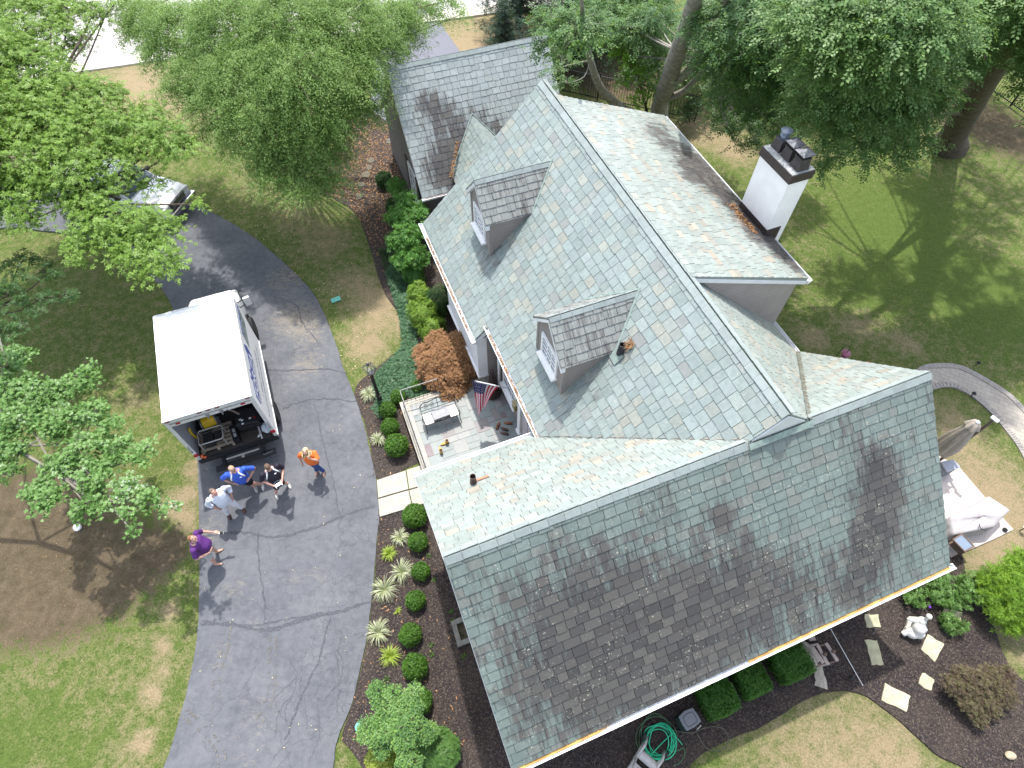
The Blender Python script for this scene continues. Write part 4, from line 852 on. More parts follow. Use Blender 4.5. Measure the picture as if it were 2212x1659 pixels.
part('step_bumper', bbm(-.85, 1.0, -.42, -.22, .42, .48), mat('step_plate', (.035,.036,.04), .5, .3, 20, metal=.3), truck, bevel=.008)
part('bumper_bracket', bbm(-.6, -.5, -.3, .6, .45, .62).bb(.6, .7, -.3, .6, .45, .62), dk, truck)
part('tow_bar', MB().tube([(-.45,-.2,.66),(.55,-.2,.66)], .03, 6).bb(.0,.08,-.3,-.18,.6,.66), mat('pale_steel', (.36,.35,.31), .5, .2, 9), truck)
part('chain', MB().tube([(.6,-.33,.49),(.68,-.36,.5),(.75,-.33,.49),(.82,-.35,.5),(.9,-.31,.49)], .014, 5), hk, truck)
part('chassis', bbm(-.5, -.38, .2, 6.2, .5, .72).bb(.38, .5, .2, 6.2, .5, .72).bb(-.45, .45, 1, 1.2, .5, .68), dk, truck)
tyre_m = mat('tyre', (.022,.022,.024), .85, .2, 25, bump=.2); rim_m = mat('rim_white', (.62,.62,.62), .35, .1, 8, metal=.2)
def wheel(root, x, y, r=.4, w=.24, out=1, tm=None, rm=None):
    M = Matrix.Rotation(R(90)*out, 3, 'Y')
    wl = part('wheel', MB().lathe([(r*.62,-w/2),(r*.93,-w/2),(r,-w/3),(r,w/3),(r*.93,w/2),(r*.62,w/2)], (x, y, r), 28, M), tm or tyre_m, root, smooth=False)
    part('rim', MB().lathe([(r*.64,-w*.3),(r*.64,w*.42),(r*.55,w*.44),(r*.5,w*.2),(r*.28,w*.2),(r*.22,w*.36),(r*.12,w*.4)], (x, y, r), 20, M), rm or rim_m, wl)
for s in (-1, 1): wheel(truck, s*(hx-.10), 1.15, .40, .30, s); wheel(truck, s*.98, 5.05, .39, .24, s)
part('underbody_box', bbm(-1.0, 1.0, 3.6, 4.4, .4, .8), dk, truck)
# cab
cab = MB(); cx = .98
def ring(y, w, z0, z1, r=.1): return [Vector((-w,y,z0)),Vector((w,y,z0)),Vector((w,y,z1-r)),Vector((w-r,y,z1)),Vector((-w+r,y,z1)),Vector((-w,y,z1-r))]
rings = [ring(4.02,.95,.5,2.05,.22), ring(4.55,.97,.5,2.12,.24), ring(5.0,.94,.5,2.08,.28), ring(5.55,.95,.5,1.42,.12), ring(5.9,.93,.5,1.30,.16), ring(6.35,.86,.5,1.18,.2), ring(6.55,.74,.52,1.0,.2)]
vs = [p for r_ in rings for p in r_]; fs = [(0,1,2,3,4,5)[::-1], tuple(36+i for i in range(6))]
for i in range(len(rings)-1):
    for k in range(6): fs.append((i*6+k, i*6+(k+1)%6, (i+1)*6+(k+1)%6, (i+1)*6+k))
cab.add(vs, fs); cabo = part('cab', cab, tw_m, truck, bevel=.03, smooth=True)
part('wind_deflector', MB().add([(-.97,TL+.0,2.5),(.97,TL+.0,2.5),(.97,TL+.0,2.95),(-.97,TL+.0,2.95),(-.8,TL+.33,2.42),(.8,TL+.33,2.42),(.72,TL+.42,2.62),(-.72,TL+.42,2.62)], [(0,1,2,3),(4,5,6,7),(0,1,5,4),(1,2,6,5),(2,3,7,6),(3,0,4,7)]), tw_m, truck, bevel=.06, smooth=True)
part('windscreen', MB().add([(-.80,5.04,2.0),(.80,5.04,2.0),(.84,5.53,1.47),(-.84,5.53,1.47)], [(0,1,2,3)]), glass_m, cabo)
for s in (-1, 1):
    part('side_window', MB().add([(s*.965,4.25,1.45),(s*.965,5.15,1.45),(s*.955,4.95,1.88),(s*.965,4.3,1.9)], [(0,1,2,3)]), glass_m, cabo)
    mr = part('mirror_arm', MB().tube([(s*.97,5.0,1.55),(s*1.18,5.02,1.62),(s*1.25,5.05,1.6)], .018, 5).tube([(s*.97,4.95,1.85),(s*1.2,5.0,1.9)], .018, 5), dk, truck)
    part('mirror_head', MB().box((s*1.30, 5.06, 1.72), (.22,.1,.38), s*.2), tw2, mr, bevel=.03)
    part('headlight', MB().ell((s*.72, 6.5, .9), (.14,.07,.1), 12, 8), mat('clear_lens', (.55,.57,.55)), cabo)
    part('wheel_arch', MB().lathe([(.5,-.02),(.5,.03),(.42,.03),(.42,-.02)], (s*.965, 5.05, .42), 24, Matrix.Rotation(R(90), 3, 'Y')), dk, cabo)
# nose rail of the box: ribbed front edge
rb_ = MB()
for k in range(46): rb_.bb(-hx+.06+k*.05, -hx+.085+k*.05, TL-.08, TL+.012, TH-.03, TH+.008)
part('rivet_rail', rb_, tw2, truck)
part('side_rub_rail', bbm(hx, hx+.02, .02, TL, TB-.1, TB-.04), tw2, truck)
# lettering on the right side: plane x = hx, text runs from front to rear (towards -y)
blue = mat('sign_blue', (.045,.075,.32), .5, .05, 5); ink = mat('sign_ink', (.06,.07,.10), .5, .05, 5); wht = mat('sign_white', (.78,.8,.85), .5, .03, 5)
def text(s, size, y, z, m, name, shear=0, bold=0, spacing=1, parent=truck, d=.004, width=None):
    """upright text on the right side panel reading from the front (larger y is the text's end) """
    cu = bpy.data.curves.new(name, 'FONT'); cu.body = s; cu.size = size; cu.shear = shear; cu.offset = bold; cu.space_character = spacing; cu.extrude = .0005; cu.resolution_u = 2
    to = bpy.data.objects.new(name, cu); COL.objects.link(to); dg = bpy.context.evaluated_depsgraph_get(); me = bpy.data.meshes.new_from_object(to.evaluated_get(dg)); bpy.data.objects.remove(to); bpy.data.curves.remove(cu)
    xs_ = [v.co.x for v in me.vertices]; w0 = max(xs_)-min(xs_); k = (width/w0) if width else 1
    for v in me.vertices: a, c_, h = v.co; v.co = (hx+d+h, y+(a-min(xs_))*k, z+c_)
    me.materials.clear(); o = link(name, me, m, parent); return o
Zs = 2.42
logo = MB(); sh_ = [(.28,2.22),(2.18,2.22),(2.30,2.62),(2.12,2.95),(1.92,2.80),(1.92,2.72),(1.30,2.66),(1.20,2.83),(1.08,2.74),(.95,2.74),(.95,2.84),(.86,2.84),(.86,2.70),(.30,2.62)]
logo.prism([(hx+.001, y, z) for y, z in sh_], (.002, 0, 0)); lo = part('company_logo', logo, blue, truck)
text('FORZA', .46, .36, 2.28, wht, 'lettering', .25, .008, 1, lo, .006, 1.72)
text('RESTORATION', .10, .36, 2.08, ink, 'lettering', .0, 0, 1.25, truck, .003, 1.75)
text('1-888-545-FORZA', .17, .95, 1.62, ink, 'lettering', .2, .0, 1.1, truck, .003, 1.9)
text('www.ForzaMaintenance.com', .19, .32, 1.34, ink, 'lettering', .2, .0, 1.05, truck, .003, 2.95)
# picture panel with a blue title strip
pp = MB().prism([(hx+.001, y, z) for y, z in ((2.42,2.28),(3.62,2.28),(3.86,2.88),(2.60,2.88))], (.002,0,0))
b = NB('photo_panel'); v = b.obj(); b.set(b.ramp(b.noise(b.mapping(v, (1,1.6,3)), 2.6, 6, .8, .6), [(.3, (.04,.05,.045)), (.45, (.13,.16,.13)), (.6, (.36,.42,.46)), (.75, (.6,.64,.66))]), .5); pp = part('picture_panel', pp, b.m, truck)
part('title_strip', MB().prism([(hx+.004, y, z) for y, z in ((2.56,2.76),(3.84,2.76),(3.89,2.90),(2.60,2.90))], (.002,0,0)), blue, pp)
text('INSURANCE', .09, 2.68, 2.80, wht, 'lettering', .1, 0, 1, pp, .008, .5); text('CLAIMS', .09, 3.36, 2.80, wht, 'lettering', .1, 0, 1, pp, .008, .36)
part('panel_divider', MB().prism([(hx+.004, y, z) for y, z in ((3.02,2.28),(3.035,2.28),(3.10,2.76),(3.085,2.76))], (.001,0,0)), wht, pp)
# ---- load in the truck; TP gives world points from truck coordinates
TM = TT(TLOC, TA)
def tpart(name, mb, m, label, cat, **k):
    mb.v = [tuple(TM @ Vector(v)) for v in mb.v]; return single(name, mb, m, label, cat, **k)
def tthing(name, x, y, z, label, cat, rz=0): return thing(name, TM @ Vector((x, y, z)), TA+rz, label, cat)
F0 = TB+.004
wood_lt = mat('pallet_wood', (.30,.25,.19), .85, .25, 9, bump=.3)
pl = tthing('wooden_pallet', -.55, .52, F0, 'pale slatted wooden pallet at the left of the truck bed', 'pallet')
for k in range(6): part('slat', MB().box((0, -.36+k*.145, .125), (1.0, .1, .02)), wood_lt, pl)
for x in (-.45, 0, .45): part('bearer', MB().box((x, 0, .057), (.08, .85, .11)), wood_lt, pl)
hr = tthing('hose_reel', -.62, .98, F0+.14, 'reel wound with bright yellow air hose in the truck', 'hose reel', .15)
ML = Matrix.Rotation(R(90), 3, 'Y'); yel = mat('yellow_hose', (.75,.50,.03), .4, .12, 12)
hs_ = MB()
for k in range(11): 
    cx_ = -.17+k*.034; rg = [(cx_, math.cos(a)*.2, .28+math.sin(a)*.2) for a in [i*.5 for i in range(14)]]; hs_.tube(rg, .02, 6)
part('yellow_hose', hs_, yel, hr, smooth=True); part('drum', MB().lathe([(.17,-.2),(.17,.2)], (0,0,.28), 16, ML), hk, hr)
for x in (-.22, .22): part('flange', MB().lathe([(.24,-.008),(.24,.008)], (x,0,.28), 20, ML), hk, hr)
part('stand', MB().tube([(-.26,-.2,.0),(-.26,0,.28),(-.26,.2,.0)], .016, 5).tube([(.26,-.2,.0),(.26,0,.28),(.26,.2,.0)], .016, 5).tube([(-.26,-.2,.02),(.26,-.2,.02)], .016, 5), hk, hr)
ge = tthing('portable_generator', -.58, .34, F0+.14, 'small black generator inside a bent grey tube frame', 'generator')
part('tube_frame', MB().tube([(-.36,-.24,.42),(-.3,-.26,.44),(.3,-.26,.44),(.36,-.2,.44),(.36,.2,.44),(.3,.24,.44),(-.3,.24,.44),(-.36,.2,.44),(-.36,-.24,.42)], .02, 6).tube([(-.34,-.24,0),(-.34,-.24,.43)], .018, 5).tube([(.34,-.24,0),(.34,-.24,.43)], .018, 5).tube([(.34,.22,0),(.34,.22,.43)], .018, 5).tube([(-.34,.22,0),(-.34,.22,.43)], .018, 5), mat('tube_grey', (.40,.40,.38), .4, .1, 9, metal=.3), ge)
part('engine', MB().box((-.12, 0, .18), (.3, .36, .3)), mat('engine_black', (.02,.02,.022), .5, .4, 14), ge, bevel=.03); part('fuel_tank', MB().box((.17, .0, .24), (.22, .34, .14)), mat('tank_black', (.03,.03,.035), .3), ge, bevel=.04)
sy = tpart('yellow_strap', MB().tube([(-1.08,.62,1.65),(-1.12,.6,1.4),(-1.1,.62,1.1),(-1.08,.66,.95)], .035, 6), yel, 'yellow ratchet strap hanging on the inner left wall', 'strap')
bt = tthing('battery_case', .0, .42, F0, 'flat black battery case with white stickers lying beside the pallet', 'case', .1)
part('body', MB().box((0,0,.1), (.2,.62,.2)), mat('case_black', (.018,.018,.022), .35, .2, 9), bt, bevel=.015)
for y in (-.1, .08): part('sticker', MB().box((0,y,.202), (.08,.14,.006)), mat('sticker_grey', (.4,.41,.42), .5), bt)
bg_ = tthing('tool_bag', .52, .72, F0, 'large black wheeled tool bag with white tags', 'bag', -.12)
part('body', MB().box((0,0,.24), (.72,.62,.46)), mat('black_nylon', (.014,.014,.018), .7, .4, 10, bump=.3), bg_, bevel=.07, smooth=True)
part('handle', MB().tube([(-.2,-.31,.3),(-.18,-.38,.4),(.18,-.38,.4),(.2,-.31,.3)], .016, 6), dk, bg_); part('lid_flap', MB().box((0,.08,.475), (.55,.36,.03)), mat('black_nylon_flap', (.02,.02,.026), .6), bg_, bevel=.01)
for x, y in ((-.2,-.12),(-.13,-.06),(-.14,-.16),(.1,-.14),(-.12,-.29)): part('tag_patch', MB().box((x,y,.476), (.07,.05,.012), .3), wht, bg_)
part('tag_patch', MB().box((.24,-.14,.476), (.05,.04,.02), .3), rd, bg_)
cb_ = tthing('blue_compressor', .98, 1.0, F0, 'blue round air compressor tank at the right wall of the truck', 'compressor')
part('tank', MB().ell((0,0,.26), (.17,.34,.17), 16, 10), mat('compressor_blue', (.02,.12,.42), .35, .1, 6), cb_, smooth=True); part('motor', MB().lathe([(.09,-.12),(.09,.12)], (0,.0,.5), 12, ML), mat('compressor_blue', (.02,.12,.42)), cb_)
part('foot', MB().box((0,-.2,.05), (.26,.05,.1)), dk, cb_); part('foot', MB().box((0,.2,.05), (.26,.05,.1)), dk, cb_); part('coiled_hose', MB().tube([(.05+.07*math.cos(a), .28+.03*a/6, .62+.07*math.sin(a)) for a in [i*.6 for i in range(22)]], .012, 5), yel, cb_)
wb = tpart('plastic_bag', MB().ell((.95,.32,F0+.1), (.17,.2,.12), 14, 9, jit=.13), mat('thin_plastic', (.55,.62,.66), .25, .12, 9, bump=.5, bscale=20), 'crumpled pale plastic shopping bag on the truck sill', 'bag')
lv = tthing('spirit_level', .72, .48, F0+.02, 'grey aluminium level leaning beside the tool bag', 'level', .05); part('body', MB().box((0,0,.15), (.05,1.0,.05), M=Matrix.Rotation(.3,3,'X')), mat('brushed_aluminium', (.45,.46,.47), .35, .1, 9, metal=.6), lv); part('vial', MB().box((0,0,.18), (.052,.06,.02), M=Matrix.Rotation(.3,3,'X')), yel, lv)
bx_ = tthing('plastic_tote', -.18, 1.7, F0, 'grey plastic tote with a blue front deeper in the truck', 'tote'); part('body', MB().box((0,0,.28), (.6,.4,.54)), mat('tote_grey', (.25,.30,.31), .5), bx_, bevel=.02); part('blue_front', MB().box((.05,-.212,.3), (.5,.02,.26)), mat('tote_blue', (.02,.07,.4), .4), bx_); part('lid', MB().box((0,0,.57), (.64,.44,.04)), mat('tote_lid', (.35,.40,.41), .5), bx_, bevel=.01)
tpart('black_case', MB().box((.5, 1.7, F0+.3), (.9,.6,.6)), mat('case_dark', (.015,.016,.024), .6, .3, 7), 'dark equipment case at the back of the truck bed', 'case', bevel=.03)
tpart('orange_strap', MB().tube([(-1.02,-.02,1.02),(-1.05,-.05,.95),(-.98,-.04,.88),(-1.03,.0,.84)], .04, 6), mat('orange_web', (.75,.16,.05), .6, .2, 9), 'orange webbing bundled at the left door post', 'strap')
cl = tthing('floor_litter', .95, .12, F0, 'small tools and rags scattered near the right sill', 'tools')
for k in range(9): part('small_tool', MB().box((random.uniform(-.3,.2), random.uniform(-.02,.3), .02), (random.uniform(.03,.12), random.uniform(.02,.06), .03), random.uniform(0,3)), random.choice((wht, dk, hk, wood_lt)), cl)

# ================================================================== pickup and trailer under the oak
pk_p = P(300, 432, 0); pk_a, pk_b = P(386, 466, .0), P(150, 415, 0); dr2 = (pk_a-pk_b).normalized(); PA = math.atan2(dr2.y, dr2.x)-R(90)
pick = thing('pickup_truck', P(285, 440, 0), PA, 'silver-white pickup parked under the oak branches, nose towards the house', 'pickup truck')
sil = mat('silver_paint', (.62,.64,.67), .25, .04, 2, metal=.25, coat=.5); chrome = mat('chrome', (.6,.6,.62), .15, .05, 5, metal=.9)
def loft(rings, m, name, root, **k):
    n = len(rings[0]); vs = [p for r_ in rings for p in r_]; fs = [tuple(range(n))[::-1], tuple((len(rings)-1)*n+i for i in range(n))]
    for i in range(len(rings)-1):
        for q in range(n): fs.append((i*n+q, i*n+(q+1)%n, (i+1)*n+(q+1)%n, (i+1)*n+q))
    return part(name, MB().add(vs, fs), m, root, **k)
bodyo = loft([ring(-2.75,.93,.45,1.02,.08), ring(-.9,.95,.42,1.08,.08), ring(.6,.95,.42,1.10,.08), ring(1.5,.94,.42,1.12,.12), ring(2.35,.92,.45,1.05,.16), ring(2.62,.86,.48,.95,.16)], sil, 'body', pick, bevel=.02, smooth=True)
cabp = loft([ring(-.95,.86,1.08,1.1,.01), ring(-.75,.80,1.08,1.72,.1), ring(.3,.80,1.08,1.76,.12), ring(1.2,.86,1.08,1.12,.02)], sil, 'cab', pick, bevel=.02, smooth=True)
part('windscreen', MB().add([(-.70,.40,1.72),(.70,.40,1.72),(.80,1.17,1.16),(-.80,1.17,1.16)], [(0,1,2,3)]), glass_m, cabp); part('rear_glass', MB().add([(-.62,-.83,1.62),(.62,-.83,1.62),(.68,-.93,1.2),(-.68,-.93,1.2)], [(0,1,2,3)]), glass_m, cabp)
for s in (-1, 1):
    part('side_glass', MB().add([(s*.83,-.6,1.18),(s*.83,.85,1.18),(s*.80,.35,1.62),(s*.80,-.5,1.62)], [(0,1,2,3)]), glass_m, cabp)
    part('mirror', MB().box((s*1.03,.75,1.22), (.18,.1,.15)), dk, pick, bevel=.02); part('headlight', MB().box((s*.68,2.58,.85), (.34,.12,.16)), mat('clear_lens', (.55,.57,.55)), pick, bevel=.03); part('indicator', MB().box((s*.84,2.46,.82), (.1,.16,.1)), mat('orange_lens', (.6,.16,.02), .3), pick, bevel=.02)
    wheel(pick, s*.86, 1.75, .38, .24, s, None, chrome); wheel(pick, s*.86, -1.75, .38, .24, s, None, chrome)
part('grille', MB().box((0,2.66,.82), (.95,.06,.28)), dk, pick, bevel=.01); part('bumper', MB().box((0,2.74,.55), (1.8,.18,.2)), chrome, pick, bevel=.04)
gb = MB()
for k in range(5): gb.bb(-.46, .46, 2.685, 2.70, .71+k*.055, .73+k*.055)
part('grille_bar', gb, chrome, pick); part('bed_floor', bbm(-.75,.75,-2.65,-1.0,1.03,1.045), mat('bed_liner', (.03,.03,.032), .8), pick)
part('tonneau_cover', bbm(-.86,.86,-2.7,-.95,1.06,1.11), mat('tonneau_white', (.6,.6,.58), .5), pick, bevel=.02)
tr = thing('utility_trailer', P(245, 415, 0)-dr2*4.2, PA, 'utility trailer with brown slatted deck and white wheel box behind the pickup', 'trailer')
for k in range(9): part('deck_board', bbm(-.8+k*.18, -.64+k*.18, -1.6, 1.3, .52, .55), mat('deck_brown', (.13,.10,.075), .85, .25, 6, bump=.3), tr)
part('frame', bbm(-.84,.84,-1.62,-1.56,.42,.51).bb(-.84,.84,1.26,1.32,.42,.51).bb(-.84,-.78,-1.6,1.3,.42,.51).bb(.78,.84,-1.6,1.3,.42,.51).bb(-.04,.04,1.3,2.6,.42,.5), dk, tr)
part('drawbar_box', bbm(-.3,.3,1.4,1.8,.5,.9), mat('box_white', (.62,.62,.6), .5), tr, bevel=.03)
for s in (-1, 1): wheel(tr, s*.98, -.2, .3, .18, s); part('mudguard', MB().lathe([(.36,-.1),(.36,.1),(.33,.1),(.33,-.1)], (s*.98,-.2,.3), 20, ML), tw2, tr)
# ================================================================== people
def remesh(name, mb, m, parent, vox, smooth_it=3):
    me = bpy.data.meshes.new(name); me.from_pydata([tuple(v) for v in mb.v], [], mb.f)
    bm = bmesh.new(); bm.from_mesh(me); bmesh.ops.recalc_face_normals(bm, faces=bm.faces); bm.to_mesh(me); bm.free()
    o = bpy.data.objects.new(name, me); COL.objects.link(o)
    md = o.modifiers.new('r', 'REMESH'); md.mode = 'VOXEL'; md.voxel_size = vox; md.use_smooth_shade = True
    if smooth_it: ms = o.modifiers.new('s', 'SMOOTH'); ms.factor = .5; ms.iterations = smooth_it
    dg = bpy.context.evaluated_depsgraph_get(); new = bpy.data.meshes.new_from_object(o.evaluated_get(dg)); new.name = name
    bpy.data.objects.remove(o); new.polygons.foreach_set('use_smooth', [True]*len(new.polygons)); return link(name, new, m, parent)
def limb(mb, a, b_, r0, r1, n=12, bulge=.0):
    a, b_ = Vector(a), Vector(b_); pts = [a.lerp(b_, t) for t in (0,.12,.35,.6,.85,1)]; rs = [r0*.92, r0, r0+(r1-r0)*.3+bulge, r0+(r1-r0)*.6+bulge*.4, r0+(r1-r0)*.9, r1]
    mb.tube(pts, rs, n); mb.ell(a, (r0*.95,)*3, 10, 7); mb.ell(b_, (r1*.98,)*3, 10, 7)
def torso(mb, rings, n=18, grow=0):
    """rings: (centre, half width, half depth, right axis, forward axis)"""
    vs = []; fs = []
    for c_, w, d, rt, fw in rings:
        for k in range(n):
            a = 2*math.pi*k/n; ca, sa = math.cos(a), math.sin(a); e = .8
            vs.append(Vector(c_)+Vector(rt)*(w+grow)*math.copysign(abs(ca)**e, ca)+Vector(fw)*(d+grow)*math.copysign(abs(sa)**e, sa))
    for i in range(len(rings)-1):
        for k in range(n): fs.append((i*n+k, i*n+(k+1)%n, (i+1)*n+(k+1)%n, (i+1)*n+k))
    fs.append(tuple(range(n))[::-1]); fs.append(tuple((len(rings)-1)*n+k for k in range(n))); mb.add(vs, fs)
def hand(mb, w, d, palm_n, thumb_side, curl=.5, s=1.0):
    """wrist point, direction of the fingers, palm normal, +1/-1 thumb side"""
    w, d, pn = Vector(w), Vector(d).normalized(), Vector(palm_n).normalized(); sd = d.cross(pn).normalized(); pn = sd.cross(d).normalized(); M = Matrix((sd, d, pn)).transposed()
    mb.ell(w+d*.05*s, (.042*s, .055*s, .02*s), 12, 8, M)
    for k, (off, L) in enumerate(((-.031,.066),(-.011,.078),(.010,.074),(.029,.058))):
        b0 = w+d*.088*s+sd*off*thumb_side*-s; m1 = b0+(d*math.cos(curl*.5)+pn*math.sin(curl*.5)).normalized()*L*.5*s; m2 = m1+(d*math.cos(curl*1.4)+pn*math.sin(curl*1.4)).normalized()*L*.5*s
        mb.tube([b0-d*.015*s, b0, m1, m2], [.0105*s, .0105*s, .0095*s, .008*s], 7)
    t0 = w+d*.03*s+sd*thumb_side*.034*s; mb.tube([t0-d*.01*s, t0+d*.025*s+sd*thumb_side*.022*s, t0+d*.052*s+sd*thumb_side*.026*s+pn*.014*s], [.013*s, .012*s, .0095*s], 7)
eye_m = mat('eye_dark', (.03,.025,.02), .2); lip_m = mat('lips', (.38,.14,.12), .5); 
def person(loc, rz, label, hgt=1.78, build=1.0, belly=.0, pose=None, skin=(.50,.29,.21), hair=None, shirt=None, pants=None, pants_len='long', sleeve=.55, shoes=None, head_yaw=0, head_pitch=0, lean=(0,0), collar=None, sandals=False):
    """local frame: +y is the way the person faces, x to the person's right"""
    root = thing('person', loc, rz, label, 'person'); k = hgt/1.78; S = lambda x, y, z: Vector((x*k+lean[0]*max(0,z-.1)/1.5, y*k+lean[1]*max(0,z-.1)/1.5, z*k))
    p = dict(footL=(-.13,.0), footR=(.13,.0), toeL=-8, toeR=8, kneeL=None, kneeR=None, elL=None, elR=None, wrL=None, wrR=None, hdL=None, hdR=None)
    p.update(pose or {}); bw = build; skm = mat('skin_%d' % int(skin[0]*1000), skin, .5, .08, 8, spec=.35)
    B = MB(); X, Y, Z = Vector((1,0,0)), Vector((0,1,0)), Vector((0,0,1))
    T = [(S(0,.0,.84), .155*bw, .105*bw, X, Y), (S(0,0,.94), .168*bw, .115*bw+belly*.5, X, Y), (S(0,belly*.5,1.06), .155*bw, .105*bw+belly, X, Y), (S(0,belly*.4,1.18), .16*bw, .11*bw+belly*.8, X, Y), (S(0,.01,1.30), .18*bw, .12*bw+belly*.2, X, Y), (S(0,-.005,1.41), .17*bw, .10*bw, X, Y), (S(0,-.015,1.47), .09*bw, .07, X, Y), (S(0,-.015,1.50), .06, .058, X, Y)]
    torso(B, T)
    # neck and head
    nk = S(0,-.012,1.47); hc = S(0,.02,1.655)+Vector((0,.02*math.sin(R(head_pitch)),0)); MH = Matrix.Rotation(R(head_yaw), 3, 'Z') @ Matrix.Rotation(R(head_pitch), 3, 'X')
    B.tube([nk-Z*.05, nk+Z*.04, hc-Z*.05], [.068, .058, .056], 12)
    hp = lambda x, y, z: hc+MH@Vector((x*k, y*k, z*k))
    B.ell(hc, (.074*k, .094*k, .112*k), 18, 14, MH); B.ell(hp(0,.022,-.062), (.052*k,.062*k,.048*k), 14, 9, MH); B.ell(hp(0,.098,-.012), (.013*k,.019*k,.026*k), 8, 6, MH); B.ell(hp(0,.086,.028), (.052*k,.014*k,.009*k), 10, 6, MH)
    for s in (-1, 1): B.ell(hp(s*.074,-.002,-.006), (.011*k,.02*k,.03*k), 8, 6, MH); B.ell(hp(s*.036,.07,-.03), (.024*k,.02*k,.022*k), 8, 6, MH)
    J = {}
    for s, q in ((-1, 'L'), (1, 'R')):
        fx, fy = p['foot'+q]; ank = Vector((fx*k, fy*k, .085)); hip = S(s*.09, 0, .88); kn = p['knee'+q]; kn = S(*kn) if kn else (hip+ank)/2+Vector((0, .03, .02)); ta = R(p['toe'+q])
        limb(B, hip, kn, .092*bw, .058*bw, 14); limb(B, kn, ank, .056*bw, .038, 12, .008)
        td = Vector((math.sin(ta), math.cos(ta), 0)); B.tube([ank-td*.05+Z*-.03, ank+td*.02-Z*.035, ank+td*.12-Z*.055, ank+td*.17-Z*.062], [.036,.04,.034,.022], 10)
        sh = S(s*.195*bw, -.01, 1.41); el = p['el'+q]; el = S(*el) if el else S(s*.30, -.03, 1.12); wr = p['wr'+q]; wr = S(*wr) if wr else S(s*.30, .08, .88)
        limb(B, sh, el, .053*bw, .040, 12); limb(B, el, wr, .041, .027, 12, .004)
        hd = p['hd'+q] or ((wr-el).normalized(), (-s,0,0), .5); hand(B, wr, hd[0], hd[1], -s if len(hd) < 4 else hd[3], hd[2], k)
        J[q] = (hip, kn, ank, td, sh, el, wr)
    body = remesh('body', B, skm, root, .0085, 2)
    # face
    for s in (-1, 1):
        part('eye', MB().ell(hp(s*.03,.084,.012), (.011*k,.008*k,.007*k), 8, 6, MH), eye_m, body, smooth=True)
        part('eyebrow', MB().ell(hp(s*.031,.089,.032), (.02*k,.007*k,.005*k), 8, 6, MH), mat('brow', (.12,.08,.05), .9), body)
    part('mouth', MB().ell(hp(0,.086,-.055), (.023*k,.008*k,.006*k), 10, 6, MH), lip_m, body, smooth=True)
    # hair
    hm, style = hair; G = MB()
    if style == 'short': G.ell(hp(0,-.012,.022), (.081*k,.098*k,.108*k), 18, 12, MH)
    elif style == 'long':
        G.ell(hp(0,-.015,.02), (.092*k,.108*k,.115*k), 18, 12, MH)
        for a in range(-5, 6):
            an = R(a*27); G.tube([hp(math.sin(an)*.06,-.02-math.cos(an)*.05,.06), hp(math.sin(an)*.10,-.03-math.cos(an)*.06,-.05), hp(math.sin(an)*.115,-.02-math.cos(an)*.07,-.15), hp(math.sin(an)*.10,-.01-math.cos(an)*.06,-.23)], [.03,.036,.034,.014], 7)
    ho = remesh('hair', G, hm, root, .008, 1)
    # trim the hair off the face
    bm = bmesh.new(); bm.from_mesh(ho.data); inv = MH.inverted(); rem = []
    for v in bm.verts:
        q = (inv @ (v.co-hc))/k
        lim = .045 if style == 'short' else .035
        if q.y > lim and q.z < .062 and abs(q.x) < .075: rem.append(v)
        elif style == 'short' and q.z < -.03-q.y*.0 and q.y > -.03: rem.append(v)
        elif style == 'short' and q.z < -.055: rem.append(v)
        else: v.co += Vector((random.uniform(-1,1), random.uniform(-1,1), random.uniform(-1,1)))*.0022
    bmesh.ops.delete(bm, geom=rem, context='VERTS'); bm.to_mesh(ho.data); bm.free()
    # shirt
    C = MB(); TS = [(c_, w+.016, d+.018, x, y) for c_, w, d, x, y in T[1:6]]; TS = [(T[0][0]+Vector((0,0,.0)), T[0][1]+.026, T[0][2]+.024+belly*.4, X, Y)]+TS+[(S(0,-.01,1.452), .115*bw, .085*bw, X, Y)]
    torso(C, TS)
    for q in 'LR':
        hip, kn, ank, td, sh, el, wr = J[q]; t = sleeve; C.ell(sh, (.074*bw,.074*bw,.07*bw), 12, 8)
        if t <= 1: C.tube([sh.lerp(el, x) for x in (0, t*.5, t)], [.07*bw, .067*bw, .068*bw], 14)
        else: C.tube([sh, sh.lerp(el,.5), el], [.07*bw,.062*bw,.058*bw], 14); C.ell(el, (.058*bw,)*3, 10, 7); C.tube([el, el.lerp(wr, (t-1))], [.058*bw, .052*bw], 14)
    so_ = remesh('shirt', C, shirt, root, .011, 2)
    if collar:
        cm = MB(); c0 = S(0,-.005,1.475)
        for s in (-1, 1):
            cm.tube([c0+Vector((s*.02,.085,-.045)), c0+Vector((s*.065,.05,-.008)), c0+Vector((s*.075,-.02,.012)), c0+Vector((s*.03,-.075,.018)), c0+Vector((0,-.08,.018))], .014, 7)
        part('collar', cm, collar, so_, smooth=True)
    # trousers
    C = MB(); torso(C, [(T[0][0]-Vector((0,0,.05)), T[0][1]+.008, T[0][2]+.012, X, Y), (T[0][0], T[0][1]+.013, T[0][2]+.014, X, Y), (T[1][0], T[1][1]+.006, T[1][2]+.006, X, Y)])
    for q in 'LR':
        hip, kn, ank, td, sh, el, wr = J[q]; C.ell(hip, (.105*bw,)*3, 12, 8); C.tube([hip, hip.lerp(kn,.5), hip.lerp(kn,.98)], [.106*bw, .094*bw, .083*bw], 14)
        if pants_len == 'long': C.ell(kn, (.078*bw,)*3, 12, 8); C.tube([kn, kn.lerp(ank,.5), kn.lerp(ank,.98)], [.078*bw, .070, .066], 14)
        elif pants_len == 'below': C.tube([kn+(hip-kn)*.05, kn.lerp(ank,.28)], [.083*bw, .082*bw], 14)
